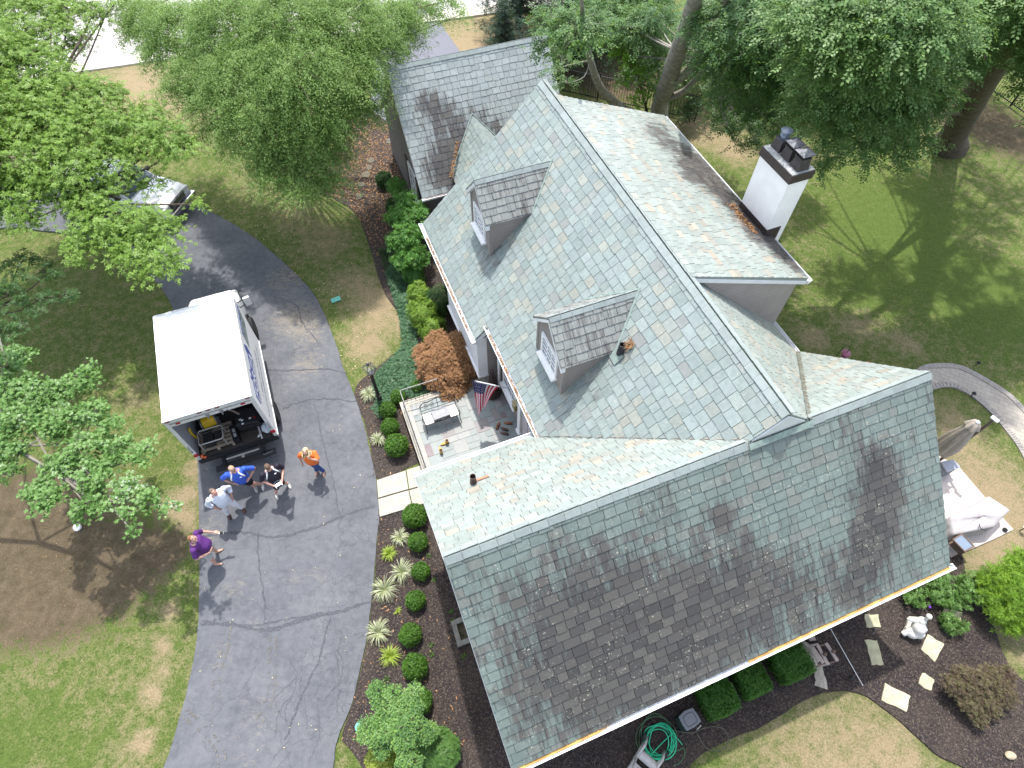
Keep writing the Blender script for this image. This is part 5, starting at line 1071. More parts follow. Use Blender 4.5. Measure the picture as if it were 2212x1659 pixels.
    remesh('trousers' if pants_len == 'long' else 'shorts', C, pants, root, .011, 2)
    for q in 'LR':
        ank, td = J[q][2], J[q][3]; side = Vector((td.y, -td.x, 0)); M = Matrix((side, td, Z)).transposed()
        if sandals:
            s_ = MB().ell(ank+td*.055-Z*.078, (.046,.145,.012), 14, 6, M); so2 = part('sandal', s_, shoes, root, smooth=True)
            part('strap', MB().tube([ank+td*.12+side*.0-Z*.052, ank+td*.07+side*.043-Z*.06], .008, 5).tube([ank+td*.12-Z*.052, ank+td*.07-side*.043-Z*.06], .008, 5), shoes, so2)
        else:
            s_ = MB(); s_.ell(ank+td*.06-Z*.045, (.05,.14,.045), 14, 9, M); s_.ell(ank-td*.01-Z*.02, (.045,.062,.05), 12, 8, M); s_.ell(ank+td*.06-Z*.075, (.053,.148,.014), 14, 6, M)
            remesh('shoe', s_, shoes, root, .008, 1)
    return root, J, T, k
def iang(dx, dy): return math.atan2(dx*1.0, dy*1.0)
W2 = lambda deg: R(deg)-R(90)      # heading in degrees counter-clockwise from +x  -> rz of a figure facing +y
white_sh = mat('white_shirt_cloth', (.68,.73,.84), .85, .05, 9, bump=.3, bscale=16); cream_tr = mat('cream_trousers', (.66,.67,.73), .85, .06, 9, bump=.3, bscale=14); brownsh = mat('brown_leather', (.085,.035,.025), .35, .2, 12)
blue_sh = mat('royal_blue_jersey', (.035,.10,.52), .7, .08, 9, bump=.3, bscale=16); black_sh = mat('black_jersey', (.018,.015,.03), .75, .2, 9, bump=.3, bscale=16); blk_sh = mat('black_shorts_cloth', (.008,.009,.012), .8, .3, 9); pale_sh = mat('pale_trainers', (.50,.49,.47), .6, .1, 20); grey_sh = mat('grey_trainers', (.38,.40,.40), .6, .15, 20)
orange_sh = mat('orange_cotton', (.80,.17,.035), .85, .06, 9, bump=.3, bscale=15); jeans = mat('blue_denim', (.035,.07,.22), .85, .2, 18, bump=.3); purple = mat('purple_polo_cloth', (.10,.025,.17), .8, .12, 9, bump=.3, bscale=15); khaki = mat('grey_khaki', (.40,.40,.41), .85, .08, 10, bump=.3); olive = mat('olive_rubber', (.10,.095,.065), .8)
hg = mat('grey_hair', (.16,.12,.10), .8, .35, 40, bump=.4, bscale=90); hb = mat('sandy_cropped_hair', (.42,.28,.20), .8, .2, 40, bump=.4, bscale=90); hbr = mat('brown_hair', (.13,.085,.06), .8, .4, 50, bump=.5, bscale=90); blonde = mat('blonde_hair', (.62,.48,.27), .65, .25, 30, bump=.5, bscale=70); hred = mat('reddish_hair', (.24,.12,.06), .8, .3, 40, bump=.4, bscale=90)
# white shirted man, hands in pockets
g = P(508, 1106, 0)
person(g, W2(-42), 'person in pale blue-white shirt and cream trousers, hands in pockets, looking up', 1.86, 1.17, .05,
    dict(footL=(-.22,.08), footR=(.17,-.06), toeL=12, toeR=18, elL=(-.35,-.10,1.13), elR=(.35,-.10,1.13), wrL=(-.24,.07,.92), wrR=(.24,.07,.92), hdL=((.3,.25,-1),(1,0,0),.6), hdR=((-.3,.25,-1),(-1,0,0),.6)),
    (.52,.27,.21), (hg, 'short'), white_sh, cream_tr, 'long', 1.55, brownsh, 12, 38, (.02,.06), white_sh)
# blue jersey man, hands on hips, looking down at the controller
g = P(549, 1057, 0)
r, J, T, k = person(g, W2(-66), 'person in blue jersey and black shorts, hands on hips, looking down', 1.88, 1.18, .06,
    dict(footL=(-.05,-.03), footR=(-.26,-.02), toeL=-5, toeR=4, elL=(-.44,-.05,1.16), elR=(.44,-.07,1.17), wrL=(-.24,.12,1.03), wrR=(.24,.12,1.03), hdL=((.9,.35,-.5),(0,1,0),.3), hdR=((-.9,.35,-.5),(0,1,0),.3)),
    (.50,.28,.22), (hb, 'short'), blue_sh, blk_sh, 'knee', .9, grey_sh, 22, -32, (.05,.10), blue_sh)
stripe_w = mat('jersey_white', (.72,.74,.78), .8, .04, 9)
# black jersey man with the remote control
g = P(611, 1056, 0)
r3, J3, T3, k3 = person(g, W2(-52), 'person in black jersey holding a white drone controller, head bowed', 1.82, 1.15, .06,
    dict(footL=(.24,.06), footR=(-.20,-.02), toeL=10, toeR=-2, elL=(-.34,.0,1.13), elR=(.34,.0,1.13), wrL=(-.13,.36,1.12), wrR=(.13,.36,1.12), hdL=((.5,.75,.1),(.6,0,.5),1.0), hdR=((-.5,.75,.1),(-.6,0,.5),1.0)),
    (.50,.28,.22), (hbr, 'short'), black_sh, blk_sh, 'below', .9, pale_sh, 4, -42, (-.04,.08), black_sh)
for rr_ in (r, r3):
    lx, ly = ((.05,.10), (-.04,.08))[rr_ is r3]; q_ = lambda x, y, z: Vector((x+lx*z/1.5, y+ly*z/1.5, z))
    for s in (-1, 1): part('shoulder_stripe', MB().tube([q_(s*.09,-.03,1.535), q_(s*.10,.07,1.515), q_(s*.14,.115,1.46), q_(s*.18,.135,1.37), q_(s*.20,.125,1.28)], [.014,.022,.024,.022,.014], 8), stripe_w, rr_, smooth=True)
    part('chest_emblem', MB().ell(q_(-.085, .15, 1.37), (.045,.022,.028), 10, 6, Matrix.Rotation(-.3, 3, 'X')), stripe_w, rr_, smooth=True)
rc = thing('drone_controller', Vector(g)+Matrix.Rotation(W2(-52), 3, 'Z')@Vector((-.02,.50,1.17)), W2(-52), 'white remote controller with cable held by the black-shirted person', 'controller')
part('body', MB().box((0,0,0), (.21,.14,.05)), mat('gloss_white_plastic', (.75,.76,.78), .3, .03), rc, bevel=.02, smooth=True); part('tablet', MB().box((0,.09,.06), (.16,.11,.01), M=Matrix.Rotation(.6,3,'X')), mat('screen_dark', (.02,.02,.03), .15), rc); part('neck_cord', MB().tube([(-.08,-.06,.0),(-.12,-.16,-.08),(-.05,-.24,-.16),(.05,-.25,-.17),(.12,-.16,-.08),(.1,-.05,0)], .009, 5), stripe_w, rc, smooth=True)
# woman in orange
g = P(692, 1018, 0)
person(g, W2(-84), 'person with long blonde hair in orange shirt and jeans, shading the eyes with one hand', 1.68, 1.08, .05,
    dict(footL=(.11,-.02), footR=(-.13,.04), toeL=4, toeR=0, elL=(-.30,.20,1.27), elR=(.40,-.06,1.10) if False else (.36,-.06,1.14), wrL=(-.13,.24,1.50), wrR=(.34,.06,.90), hdL=((.35,-.1,1),(0,-1,.2),.5), hdR=((.05,.25,-1),(-1,0,0),.5)),
    (.55,.32,.25), (blonde, 'long'), orange_sh, jeans, 'long', .85, mat('tan_sandal', (.24,.15,.10), .7), 0, 38, (.03,.05), None, True)
# man in purple
g = P(467, 1206, 0)
person(g, W2(8), 'person in purple polo shirt and grey shorts, phone in hand, looking up', 1.86, 1.2, .11,
    dict(footL=(-.17,.02), footR=(.18,.04), toeL=-22, toeR=6, elL=(-.36,.02,1.17), elR=(.38,-.02,1.14), wrL=(-.38,.26,.98), wrR=(.18,.24,1.0), hdL=((.1,.9,-.3),(0,0,-1),.4), hdR=((-.8,.5,.15),(0,-1,0),.5)),
    (.55,.31,.24), (hred, 'short'), purple, khaki, 'knee', .8, olive, -8, 48, (.0,.02), purple, True)
ph = thing('smartphone', Vector(g)+Matrix.Rotation(W2(8), 3, 'Z')@Vector((-.37,.46,.96)), W2(8), 'dark phone in the outstretched hand of the purple-shirted person', 'phone'); part('case', MB().box((0,0,0), (.075,.145,.012)), mat('phone_black', (.012,.012,.014), .2), ph, bevel=.003); part('bright_back', MB().box((0,-.05,.007), (.06,.035,.003)), stripe_w, ph)
gls = MB()
# ================================================================== patio things
PZ = .492
ZP = lambda x, y: (829.5+.175*x, 746.6+.175*y)
def at_uv(px, py, z): return P(px, py, z)
bench = thing('garden_bench', P(*ZP(700, 850), PZ+.42)*1, PSI, 'black scrolled metal bench on the slate patio', 'bench'); bench.location.z = PZ
part('seat', MB().bb(-.55,.55,-.2,.2,.41,.43), mat('pale_cast_metal', (.42,.43,.44), .35, .35, 30, metal=.5, bump=.4, bscale=60), bench, bevel=.006)
sf_ = MB()
for a, b_ in (((-.57,-.22,.42),(.57,-.22,.42)), ((-.57,.22,.42),(.57,.22,.42)), ((-.57,-.22,.42),(-.57,.22,.42)), ((.57,-.22,.42),(.57,.22,.42))): sf_.tube([a, b_], .014, 6)
part('seat_frame', sf_, black_metal, bench)
bk = MB().tube([(-.57,.24,.42),(-.57,.27,.82),(-.45,.29,.95),(-.28,.3,.90),(0,.3,1.0),(.28,.3,.90),(.45,.29,.95),(.57,.27,.82),(.57,.24,.42)], .014, 6).tube([(0,.3,1.0),(0,.24,.45)], .01, 5).tube([(-.57,.25,.55),(.57,.25,.55)], .01, 5)
for cx_ in (-.38,-.18,.18,.38):
    for cz_ in (.65,.8): bk.tube([(cx_+.075*math.cos(a)*(1-a/14), .27, cz_+.07*math.sin(a)*(1-a/14)) for a in [i*.55 for i in range(18)]], .006, 4)
part('backrest', bk, black_metal, bench)
for s in (-1, 1):
    part('armrest', MB().tube([(s*.57,.25,.70),(s*.58,.05,.68),(s*.58,-.2,.66),(s*.58,-.26,.58),(s*.57,-.22,.42)], .013, 6), black_metal, bench)
    for y in (-.22, .22): part('leg', MB().tube([(s*.57,y,.42),(s*.56,y*1.1,.2),(s*.59,y*1.25,0)], .014, 6), black_metal, bench)
case = thing('tool_case', bench.location+Vector((0,0,.435)), PSI+.03, 'grey hard plastic case with pale label lying on the bench', 'case')
gp = mat('grey_plastic', (.20,.205,.225), .5, .06, 8); part('shell', MB().bb(-.28,.28,-.2,.2,0,.13), gp, case, bevel=.02); part('label_plate', MB().bb(-.13,.13,-.03,.05,.13,.134), mat('label_white', (.55,.56,.56), .5), case, bevel=.001)
part('carry_handle', MB().tube([(-.08,-.2,.07),(-.07,-.25,.07),(.07,-.25,.07),(.08,-.2,.07)], .014, 6), dk, case)
for x in (-.18, .18): part('latch', MB().bb(x-.03,x+.03,-.215,-.2,.03,.1), dk, case)
# shoes on the patio
def shoe(name, px, py, ang, m, label, cat, boot=False, z=PZ):
    M = Matrix.Rotation(ang, 3, 'Z'); p = P(px, py, z+.04); p.z = z; mb = MB(); r = thing(name, p, ang, label, cat)
    s_ = MB(); s_.ell((0,.03,.035), (.045,.13,.032), 14, 8); s_.ell((0,-.06,.05), (.042,.065,.045), 12, 8)
    if boot: s_.tube([(0,-.05,.04),(0,-.06,.12),(0,-.065,.2)], [.045,.05,.055], 12)
    part('upper', s_, m, r, smooth=True); part('sole', MB().ell((0,0,.008), (.05,.15,.01), 14, 5), dk, r)
    part('opening', MB().ell((0,-.065 if boot else -.05,.2 if boot else .078), (.045,.045,.008) if boot else (.03,.055,.014), 12, 5), mat('shoe_inside', (.03,.02,.018), .9), r)
tanb = mat('tan_suede', (.48,.30,.09), .85, .12, 12); clog = mat('rust_clog', (.24,.10,.05), .6, .15, 14); brs = mat('brown_shoe', (.085,.05,.04), .6, .25, 14)
shoe('work_boot', *ZP(755,1205), 1.9, tanb, 'tan work boot nearer the bench on the pale flags', 'boot', True); shoe('work_boot', *ZP(700,1295), .35, tanb, 'tan work boot nearer the patio rim', 'boot', True)
shoe('clog', *ZP(1405,990), -.35, clog, 'rust coloured clog pointing up, left of the pair', 'shoe'); shoe('clog', *ZP(1535,955), 1.45, clog, 'rust coloured clog lying sideways, nearest the door pilaster', 'shoe')
shoe('shoe', *ZP(1490,1030), 1.2, brs, 'dark brown shoe of the pair, farther from the gutter', 'shoe'); shoe('shoe', *ZP(1492,1083), 1.3, brs, 'dark brown shoe of the pair, beside the plum flag', 'shoe')
dm = thing('door_mat', H(3.52, 7.95, .605), PSI, 'black rubber lattice mat with brown centre on the door step', 'mat'); g_ = MB().bb(-.2,.2,-.5,.5,0,.012); part('base', g_, mat('mat_black', (.03,.035,.045), .8, .5, 60), dm); part('brown_centre', MB().bb(-.1,.12,-.42,.1,.012,.02), mat('coir', (.20,.12,.05), .9, .3, 40), dm)
pf = thing('slate_flag', H(3.1, 7.9, .49), 0, 'single plum coloured flag in front of the door', 'paving stone'); part('stone', MB().hexa([H(2.86,7.7,.46)-pf.location,H(3.28,7.7,.46)-pf.location,H(3.28,8.28,.46)-pf.location,H(2.86,8.28,.46)-pf.location],[H(2.86,7.7,.5)-pf.location,H(3.28,7.7,.5)-pf.location,H(3.28,8.28,.5)-pf.location,H(2.86,8.28,.5)-pf.location]), mat('plum_slate', (.16,.075,.09), .6, .2, 9), pf)
mbx = thing('mailbox', H(3.73, 8.98, 1.55), PSI, 'yellowish brass mailbox on the taupe wall by the door', 'mailbox'); part('box', MB().bb(-.08,.08,-.11,.11,0,.3), mat('aged_brass', (.26,.22,.07), .45, .25, 9, metal=.3), mbx, bevel=.008); part('lid', MB().bb(-.1,.09,-.12,.12,.3,.325), mat('brass_lid', (.42,.38,.24), .4, .2, 9), mbx, bevel=.006)
# flag on its pole
lo, hi = 1.0, 4.0
for _ in range(40):
    zz = (lo+hi)/2
    if UV(P(1112, 842, zz))[0] > 3.78: lo = zz
    else: hi = zz
fa = P(1112, 842, zz); ft = P(1027.3, 823.6, zz+.75)
fl = thing('flag_on_pole', fa, 0, 'American flag with red and white stripes hanging from a white pole on the house wall', 'flag')
part('pole', MB().tube([fa, ft], .014, 8), mat('pole_grey', (.45,.46,.5), .4, .05, 5), fl, world=True); d_ = (ft-fa)
part('sleeve', MB().tube([fa+d_*.42, ft], .021, 8), white_paint, fl, world=True); part('finial', MB().ell(ft, (.03,.03,.03), 10, 8), mat('pewter', (.2,.2,.2), .4), fl, world=True)
part('bracket', MB().box(fa, (.08,.06,.12)), dk, fl, world=True)
fb = bpy.data.meshes.new('flag_cloth'); NU, NV = 26, 40; V = []; F = []; hoist = d_*.66; drop = 1.6; mats_i = []
o0 = ft-d_*.03
for j in range(NV+1):
    t = j/NV
    for i in range(NU+1):
        s = i/NU; x = o0-d_.normalized()*(s*hoist.length)*(1-.62*t)+Vector((-.12,.02,-drop*t*(1-.5*s)))
        x += Vector((.03,.10,.0))*math.sin(s*9+t*3)*(.15+.5*t)+Vector((.10,-.22,0))*t*t; V.append(tuple(x-fa))
for j in range(NV):
    for i in range(NU): F.append((j*(NU+1)+i, j*(NU+1)+i+1, (j+1)*(NU+1)+i+1, (j+1)*(NU+1)+i))
fb.from_pydata(V, [], F); red = mat('flag_red', (.46,.01,.03), .7, .06, 9); wf = mat('flag_white', (.62,.60,.64), .7, .04, 9); bf = mat('flag_blue', (.012,.014,.10), .7, .06, 9)
fo = link('flag_cloth', fb, [red, wf, bf], fl)
for k, pgn in enumerate(fb.polygons):
    i, j = k % NU, k//NU; pgn.use_smooth = True; st_ = int(i/NU*13)
    pgn.material_index = 2 if (i < NU*7/13 and j < NV*.40) else (st_ % 2)
star = MB(); 
for a in range(9):
    for c_ in range(5 if a % 2 else 6):
        i = (c_+.5+(.5 if a % 2 else 0))*(NU*7/13)/6.2; j = (a+.7)*NV*.4/9.6; ii, jj = int(i), int(j); q = Vector(V[jj*(NU+1)+ii]).lerp(Vector(V[(jj+1)*(NU+1)+ii+1]), .5)
        n = (Vector(V[jj*(NU+1)+ii+1])-Vector(V[jj*(NU+1)+ii])).cross(Vector(V[(jj+1)*(NU+1)+ii])-Vector(V[jj*(NU+1)+ii])).normalized(); e1 = n.orthogonal().normalized(); e2 = n.cross(e1)
        for sgn in (1, -1):
            c0 = q+n*.006*sgn; star.add([c0+(e1*math.cos(t)+e2*math.sin(t))*(.016 if u % 2 == 0 else .007) for u, t in enumerate([k*math.pi/5 for k in range(10)])], [tuple(range(10))])
part('stars', star, wf, fo)
# twig topiary in its pot
tp = P(*ZP(1345, 610), PZ); top_ = thing('twig_topiary', tp, 0, 'brown wound twig cone by the downspout', 'topiary'); mb = MB()
for k in range(22):
    z0 = .04+k*.057; r0 = .24*(1-k/24)+.02; mb.tube([(r0*random.uniform(.86,1.1)*math.cos(a), r0*random.uniform(.86,1.1)*math.sin(a), z0+a*.009+random.uniform(-.02,.02)) for a in [i*.6+k for i in range(12)]], .009, 4)
part('wound_twigs', mb, mat('twig_brown', (.07,.05,.045), .9, .4, 20), top_); part('core', MB().lathe([(.2,0),(.17,.4),(.02,1.28)], (0,0,0), 12), mat('twig_core', (.03,.02,.018), .95), top_)
# lamp post
ZL = lambda x, y: (774.2+.11667*x, 746.6+.11667*y)
lp = thing('lamp_post', P(*ZL(398, 1015), 0), R(40), 'black lamp post with square glass lantern beside the drive', 'lamp post'); lb = mat('lamp_black', (.028,.023,.022), .6, .4, 14)
part('post', MB().lathe([(.085,0),(.08,.28),(.06,.32),(.055,1.6),(.04,1.62)], (0,0,0), 14), lb, lp); part('collar', MB().box((0,0,.36), (.13,.13,.16), .3), lb, lp, bevel=.01); part('junction_box', MB().box((.02,-.09,.33), (.09,.06,.13), .3), lb, lp, bevel=.01); part('crossbar', MB().tube([(-.14,0,1.5),(.14,0,1.5)], .012, 6), lb, lp)
def sq(a, z): return [Vector((-a,-a,z)), Vector((a,-a,z)), Vector((a,a,z)), Vector((-a,a,z))]
lf_ = MB(); b0, b1, b2 = sq(.075,1.66), sq(.155,1.98), sq(.05,2.12)
for k in range(4): lf_.tube([b0[k], b1[k], b2[k]], .011, 5).tube([b0[k], b0[(k+1)%4]], .011, 5).tube([b1[k], b1[(k+1)%4]], .014, 5)
lf_.lathe([(.05,2.11),(.06,2.14),(.035,2.17),(.045,2.2),(.015,2.23)], (0,0,0), 12); lan = part('lantern_frame', lf_, mat('lantern_grey', (.08,.08,.085), .4, .3, 9, metal=.4), lp); part('lantern_floor', MB().hexa(sq(.07,1.63), sq(.075,1.66)), lb, lan)
gm = NB('clear_pane'); gm.set((.8,.85,.85), .05); gm.bsdf.inputs['Transmission Weight'].default_value = .0; tb_ = gm.n('BsdfTransparent'); mx = gm.n('MixShader'); mx.inputs[0].default_value = .18; gm.l(tb_.outputs[0], mx.inputs[1]); gm.l(gm.bsdf.outputs[0], mx.inputs[2]); gm.l(mx.outputs[0], gm.out.inputs[0])
gl = MB()
for k in range(4): gl.add([b0[k], b0[(k+1)%4], b1[(k+1)%4], b1[k]], [(0,1,2,3)])
part('glass', gl, gm.m, lan); part('candle', MB().lathe([(.022,1.66),(.022,1.82),(.03,1.85),(.006,1.93)], (0,0,0), 10), white_paint, lan)
# lids and small things on the lawns
teal = mat('turquoise_plastic', (.13,.42,.34), .5, .1, 8)
p0 = [P(x, y, .0) for x, y in ((714,647),(733,639),(737,648),(718,655))]; single('valve_box_lid', MB().prism(p0, (0,0,.02)), teal, 'turquoise rectangular valve box lid in the lawn by the drive', 'lid')
c_ = P(777,1570,.02); single('turquoise_disc', MB().lathe([(.12,-.03),(.12,.02),(.10,.03)], c_, 18), teal, 'turquoise round lid in the mulch under the bluish shrub', 'lid')
c_ = P(170,1139,.0); bk_ = thing('white_bucket', c_, 0, 'small white bucket lid lying on bare soil under the maple', 'bucket'); part('tub', MB().lathe([(.1,0),(.115,.09),(.1,.10)], (0,0,0), 16, Matrix.Rotation(.35,3,'X')), white_paint, bk_, smooth=False); part('inside', MB().lathe([(.09,.095),(.02,.103)], (0,0,0), 14, Matrix.Rotation(.35,3,'X')), mat('pale_grey', (.5,.52,.55), .5), bk_)

# ================================================================== right hand corner
ZC = lambda x, y: (1338.3+.125*x, 1465.5+.125*y)
cabn = thing('hose_cabinet', P(*ZC(1215,720), .55), 0, 'dark green hose cabinet with grey rounded lid in the shade', 'hose cabinet'); cabn.location.z = 0
lid = [P(*ZC(x, y), .62)-Vector((*cabn.location.xy, 0)) for x, y in ((1020,660),(1120,560),(1262,508),(1345,620),(1408,740),(1300,840),(1160,910),(1080,790))]
part('box', MB().prism([Vector((q.x*.9, q.y*.9, .0)) for q in lid], (0,0,.58)), mat('dark_green_plastic', (.018,.035,.03), .6, .2, 9), cabn); lo_ = part('lid', MB().prism([q-Vector((0,0,.03)) for q in lid], (0,0,.05)), mat('slate_grey_plastic', (.16,.17,.19), .6, .1, 30), cabn, bevel=.012)
part('lid_groove', MB().tube([Vector((q.x*.66, q.y*.66, .643)) for q in lid+lid[:1]], .006, 4), dk, lo_); part('crank', MB().tube([P(*ZC(1330,890),.35)-cabn.location, P(*ZC(1410,810),.35)-cabn.location], .014, 6), hk, cabn)
def hose(name, pts, r, m, label, z=.02, group=None, k=8, loc=None):
    q = smooth_loop([P(*ZC(x, y), zz_) for x, y, zz_ in pts], False, k); return single(name, MB().tube(q, r, 6), m, label, 'hose', group, smooth=True)
hpts = []
for i in range(86):
    a = i*.52; tt = i/86; hpts.append((690+(240+45*math.sin(i*.37))*math.cos(a+1.9)+40*math.sin(i*.21), 1090+(300+50*math.sin(i*.29+1))*math.sin(a+1.9)*.95+30*math.cos(i*.17), .03+.10*abs(math.sin(i*.61))+.05*tt))
hpts += [(905,960,.1),(980,1020,.06),(1050,1100,.03),(1085,1150,.03)]
grn = mat('bright_green_hose', (.02,.52,.27), .35, .08, 14, spec=.5); grn2 = mat('dull_green_hose', (.07,.15,.08), .55, .2, 9); grn3 = mat('brown_green_hose', (.10,.10,.075), .55, .2, 9)
hose('garden_hose', hpts, .0125, grn, 'bright green garden hose coiled in a big heap on the mulch', k=4)

h2 = []
for i in range(40): a = i*.5; h2.append((640+(300+60*math.sin(i*.3))*math.cos(a), 1020+(400+45*math.cos(i*.4))*math.sin(a), .025+.04*abs(math.sin(i*.7))))
h2 += [(1000,1250,.03),(1100,1200,.03),(1130,1280,.03),(1100,1380,.03),(1010,1480,.03),(930,1500,.03)]
hose('garden_hose', h2, .011, grn2, 'dull olive garden hose lying under the bright green coil', k=4)
hose('garden_hose', [(350,960,.03),(360,880,.04),(460,830,.05),(700,850,.06),(920,890,.05),(1100,930,.03),(1230,940,.03),(1330,915,.03),(1450,860,.03),(1620,832,.03),(1760,860,.03),(1860,960,.03),(1880,1080,.03),(1840,1180,.03),(1720,1245,.03),(1580,1240,.03),(1460,1160,.03),(1390,1050,.03),(1330,930,.03)], .011, grn3, 'brown hose looping across the mulch beside the cabinet', k=5)
cart = thing('hose_reel_cart', P(*ZC(450,1420), 0), R(-38), 'pale plastic hose reel cart at the edge of the mulch', 'hose reel cart'); cg = mat('pale_cart_plastic', (.42,.41,.40), .5, .12, 9)
for s in (-1, 1):
    part('side_frame', MB().tube([(s*.25,-.4,.0),(s*.25,-.1,.3),(s*.25,.2,.5),(s*.25,.45,.1)], .035, 8).tube([(s*.25,-.4,.04),(s*.25,.45,.06)], .03, 8), cg, cart, smooth=True); part('wheel', MB().lathe([(.12,-.03),(.12,.03)], (s*.32,.4,.12), 16, Matrix.Rotation(R(90),3,'Y')), dk, cart)
part('drum', MB().lathe([(.11,-.22),(.11,.22)], (0,.0,.28), 14, ML), cg, cart); part('tray', MB().bb(-.25,.25,-.5,-.2,.05,.09), cg, cart, bevel=.015); part('push_handle', MB().tube([(-.25,-.1,.3),(-.2,-.65,.55),(.2,-.65,.55),(.25,-.1,.3)], .028, 8), cg, cart, smooth=True)
slots = MB()
for i in range(3):
    for s in (-1, 1): slots.bb(s*.06-.03, s*.06+.03, -.46+i*.08, -.42+i*.08, .09, .094)
part('tray_slots', slots, dk, cart)
# folded wooden chairs with a cloth
ZW = lambda x, y: (1686.7+.175*x, 1299.6+.175*y)
teak = mat('weathered_teak', (.36,.30,.27), .8, .15, 6, bump=.2); teakd = mat('dark_teak', (.13,.09,.07), .8, .2, 6)
def board(root, a, b_, w, t, z0, z1, m=teak, name='board'):
    a, b_ = P(*ZW(*a), z0)-root.location, P(*ZW(*b_), z1)-root.location; d = (b_-a); L = d.length; M = d.to_track_quat('Y', 'Z').to_matrix(); return part(name, MB().box((a+b_)/2, (w, L, t), M=M), m, root, bevel=.006)
fc = thing('folded_deck_chair', P(*ZW(480, 660), 0), 0, 'folded weathered teak deck chair leaning by the hedge', 'chair')
board(fc, (450,535), (580,775), .09, .04, .30, .30); board(fc, (555,510), (700,735), .09, .04, .22, .22); board(fc, (385,560), (525,760), .10, .03, .34, .34); board(fc, (300,590), (440,790), .09, .03, .30, .30)
board(fc, (240,570), (460,525), .05, .06, .24, .26); board(fc, (340,585), (580,520), .05, .05, .20, .20, teakd, 'rail'); board(fc, (360,830), (600,765), .05, .06, .2, .2, name='rail'); board(fc, (470,795), (700,730), .05, .05, .14, .14, teakd, 'rail'); board(fc, (440,780), (550,755), .05, .05, .28, .28, teakd, 'rail')
for x, y in ((545,648),(650,615)): part('knob', MB().ell(P(*ZW(x, y), .36)-fc.location, (.055,.055,.055), 12, 8), teakd, fc, smooth=True)
board(fc, (340,450), (420,440), .16, .03, .1, .1, name='foot_board')
cloth_m = mat('stone_cloth', (.36,.33,.28), .9, .12, 9, bump=.5, bscale=24)
def drape(name, pts, w, label, zf=.3, seed=3):
    rr = random.Random(seed); q = smooth_loop([P(*ZW(x, y), z) for x, y, z in pts], False, 6); V = []; F = []; n = 12
    for i, c_ in enumerate(q):
        t = (q[min(i+1, len(q)-1)]-q[max(i-1, 0)]).normalized(); s = t.cross(Vector((0,0,1))).normalized(); ww = w*(.6+.5*i/len(q))
        for k in range(n): f = k/(n-1)-.5; V.append(c_+s*f*ww+Vector((0,0,.035*math.sin(k*2.2+i*.15)+.02*math.sin(k*5+i*.3)-abs(f)*.12)))
    for i in range(len(q)-1):
        for k in range(n-1): F.append((i*n+k, i*n+k+1, (i+1)*n+k+1, (i+1)*n+k))
    mb = MB().add(V, F); lo_z = min(v[2] for v in mb.v); mb.v = [(x, y, max(z, .012)) for x, y, z in mb.v]; o = single(name, mb, cloth_m, label, 'cloth', smooth=True); md = o.modifiers.new('t', 'SOLIDIFY'); md.thickness = .012; return o
drape('draped_cloth', [(250,480,.42),(330,560,.45),(390,660,.46),(450,760,.42)], .24, 'twisted beige cloth lying over the folded deck chair'); drape('fallen_cloth', [(480,800,.28),(480,900,.14),(505,980,.06),(500,1060,.03)], .32, 'beige cloth trailing from the chair onto the mulch', seed=5)
single('thin_pole', MB().tube([P(1794,1358,.10), P(1864,1481,.02)], .012, 6), mat('pale_pole', (.55,.56,.55), .4), 'thin pale pole lying across the mulch in the roof shadow', 'pole')
def spot(px, py, label, m=None, h=.18):
    r = thing('path_light', P(px, py, 0), 0, label, 'garden light'); part('stem', MB().lathe([(.015,0),(.015,h)], (0,0,0), 8), dk, r); part('hood', MB().lathe([(.07,h),(.065,h+.03),(.03,h+.07)], (0,0,0), 14), m or dk, r)
spot(2107,790,'black path light on the outer edge of the paver path'); spot(2097,856,'black path light on the inner edge of the paver path'); spot(1834,1466,'small black garden light in the shaded mulch'); spot(2168,1146,'black garden light on the patio corner',h=.06); spot(2203,1146,'white topped garden light beyond the patio corner',white_paint,.25)
# statue
st_m = mat('white_stone_figure', (.66,.65,.61), .75, .12, 9, bump=.4, bscale=30); sr = thing('garden_statue', P(*ZW(1660,390), 0), 0, 'white stone garden figure kneeling in the sunlit mulch', 'statue'); S0 = sr.location; mb = MB(); w_ = lambda x, y, z: P(*ZW(x, y), z)-S0
mb.ell(w_(1700,320,.42), (.16,.2,.22), 16, 10).ell(w_(1740,240,.62), (.11,.12,.14), 14, 9).tube([w_(1770,230,.7), w_(1800,210,.84)], .045, 8).ell(w_(1830,185,.92), (.075,.08,.09), 14, 10)
mb.tube([w_(1700,240,.6), w_(1610,230,.5), w_(1560,210,.42)], [.06,.05,.04], 8).tube([w_(1760,290,.6), w_(1790,350,.45), w_(1750,385,.35)], [.06,.05,.05], 8).ell(w_(1640,400,.2), (.16,.13,.16), 14, 8).ell(w_(1710,400,.2), (.13,.13,.18), 14, 8)
mb.tube([w_(1680,330,.35), w_(1600,360,.25), w_(1500,400,.1)], [.12,.1,.07], 9)
so2 = remesh('figure', mb, st_m, sr, .02, 2)
bp = [w_(x, y, .0) for x, y in ((1560,190),(1700,200),(1770,300),(1760,400),(1640,440),(1500,405),(1490,360),(1540,290))]; part('plinth', MB().prism([Vector((q.x, q.y, 0)) for q in bp], (0,0,.1)), mat('plinth_stone', (.55,.52,.44), .9, .15, 7, bump=.4), sr, bevel=.015)
single('round_rock', MB().ell(P(2183,1632,.06), (.14,.10,.08), 14, 8, jit=.05), mat('tan_rock', (.42,.35,.24), .9, .2, 9, bump=.3), 'tan round rock in the dark mulch near the corner', 'rock', smooth=True)
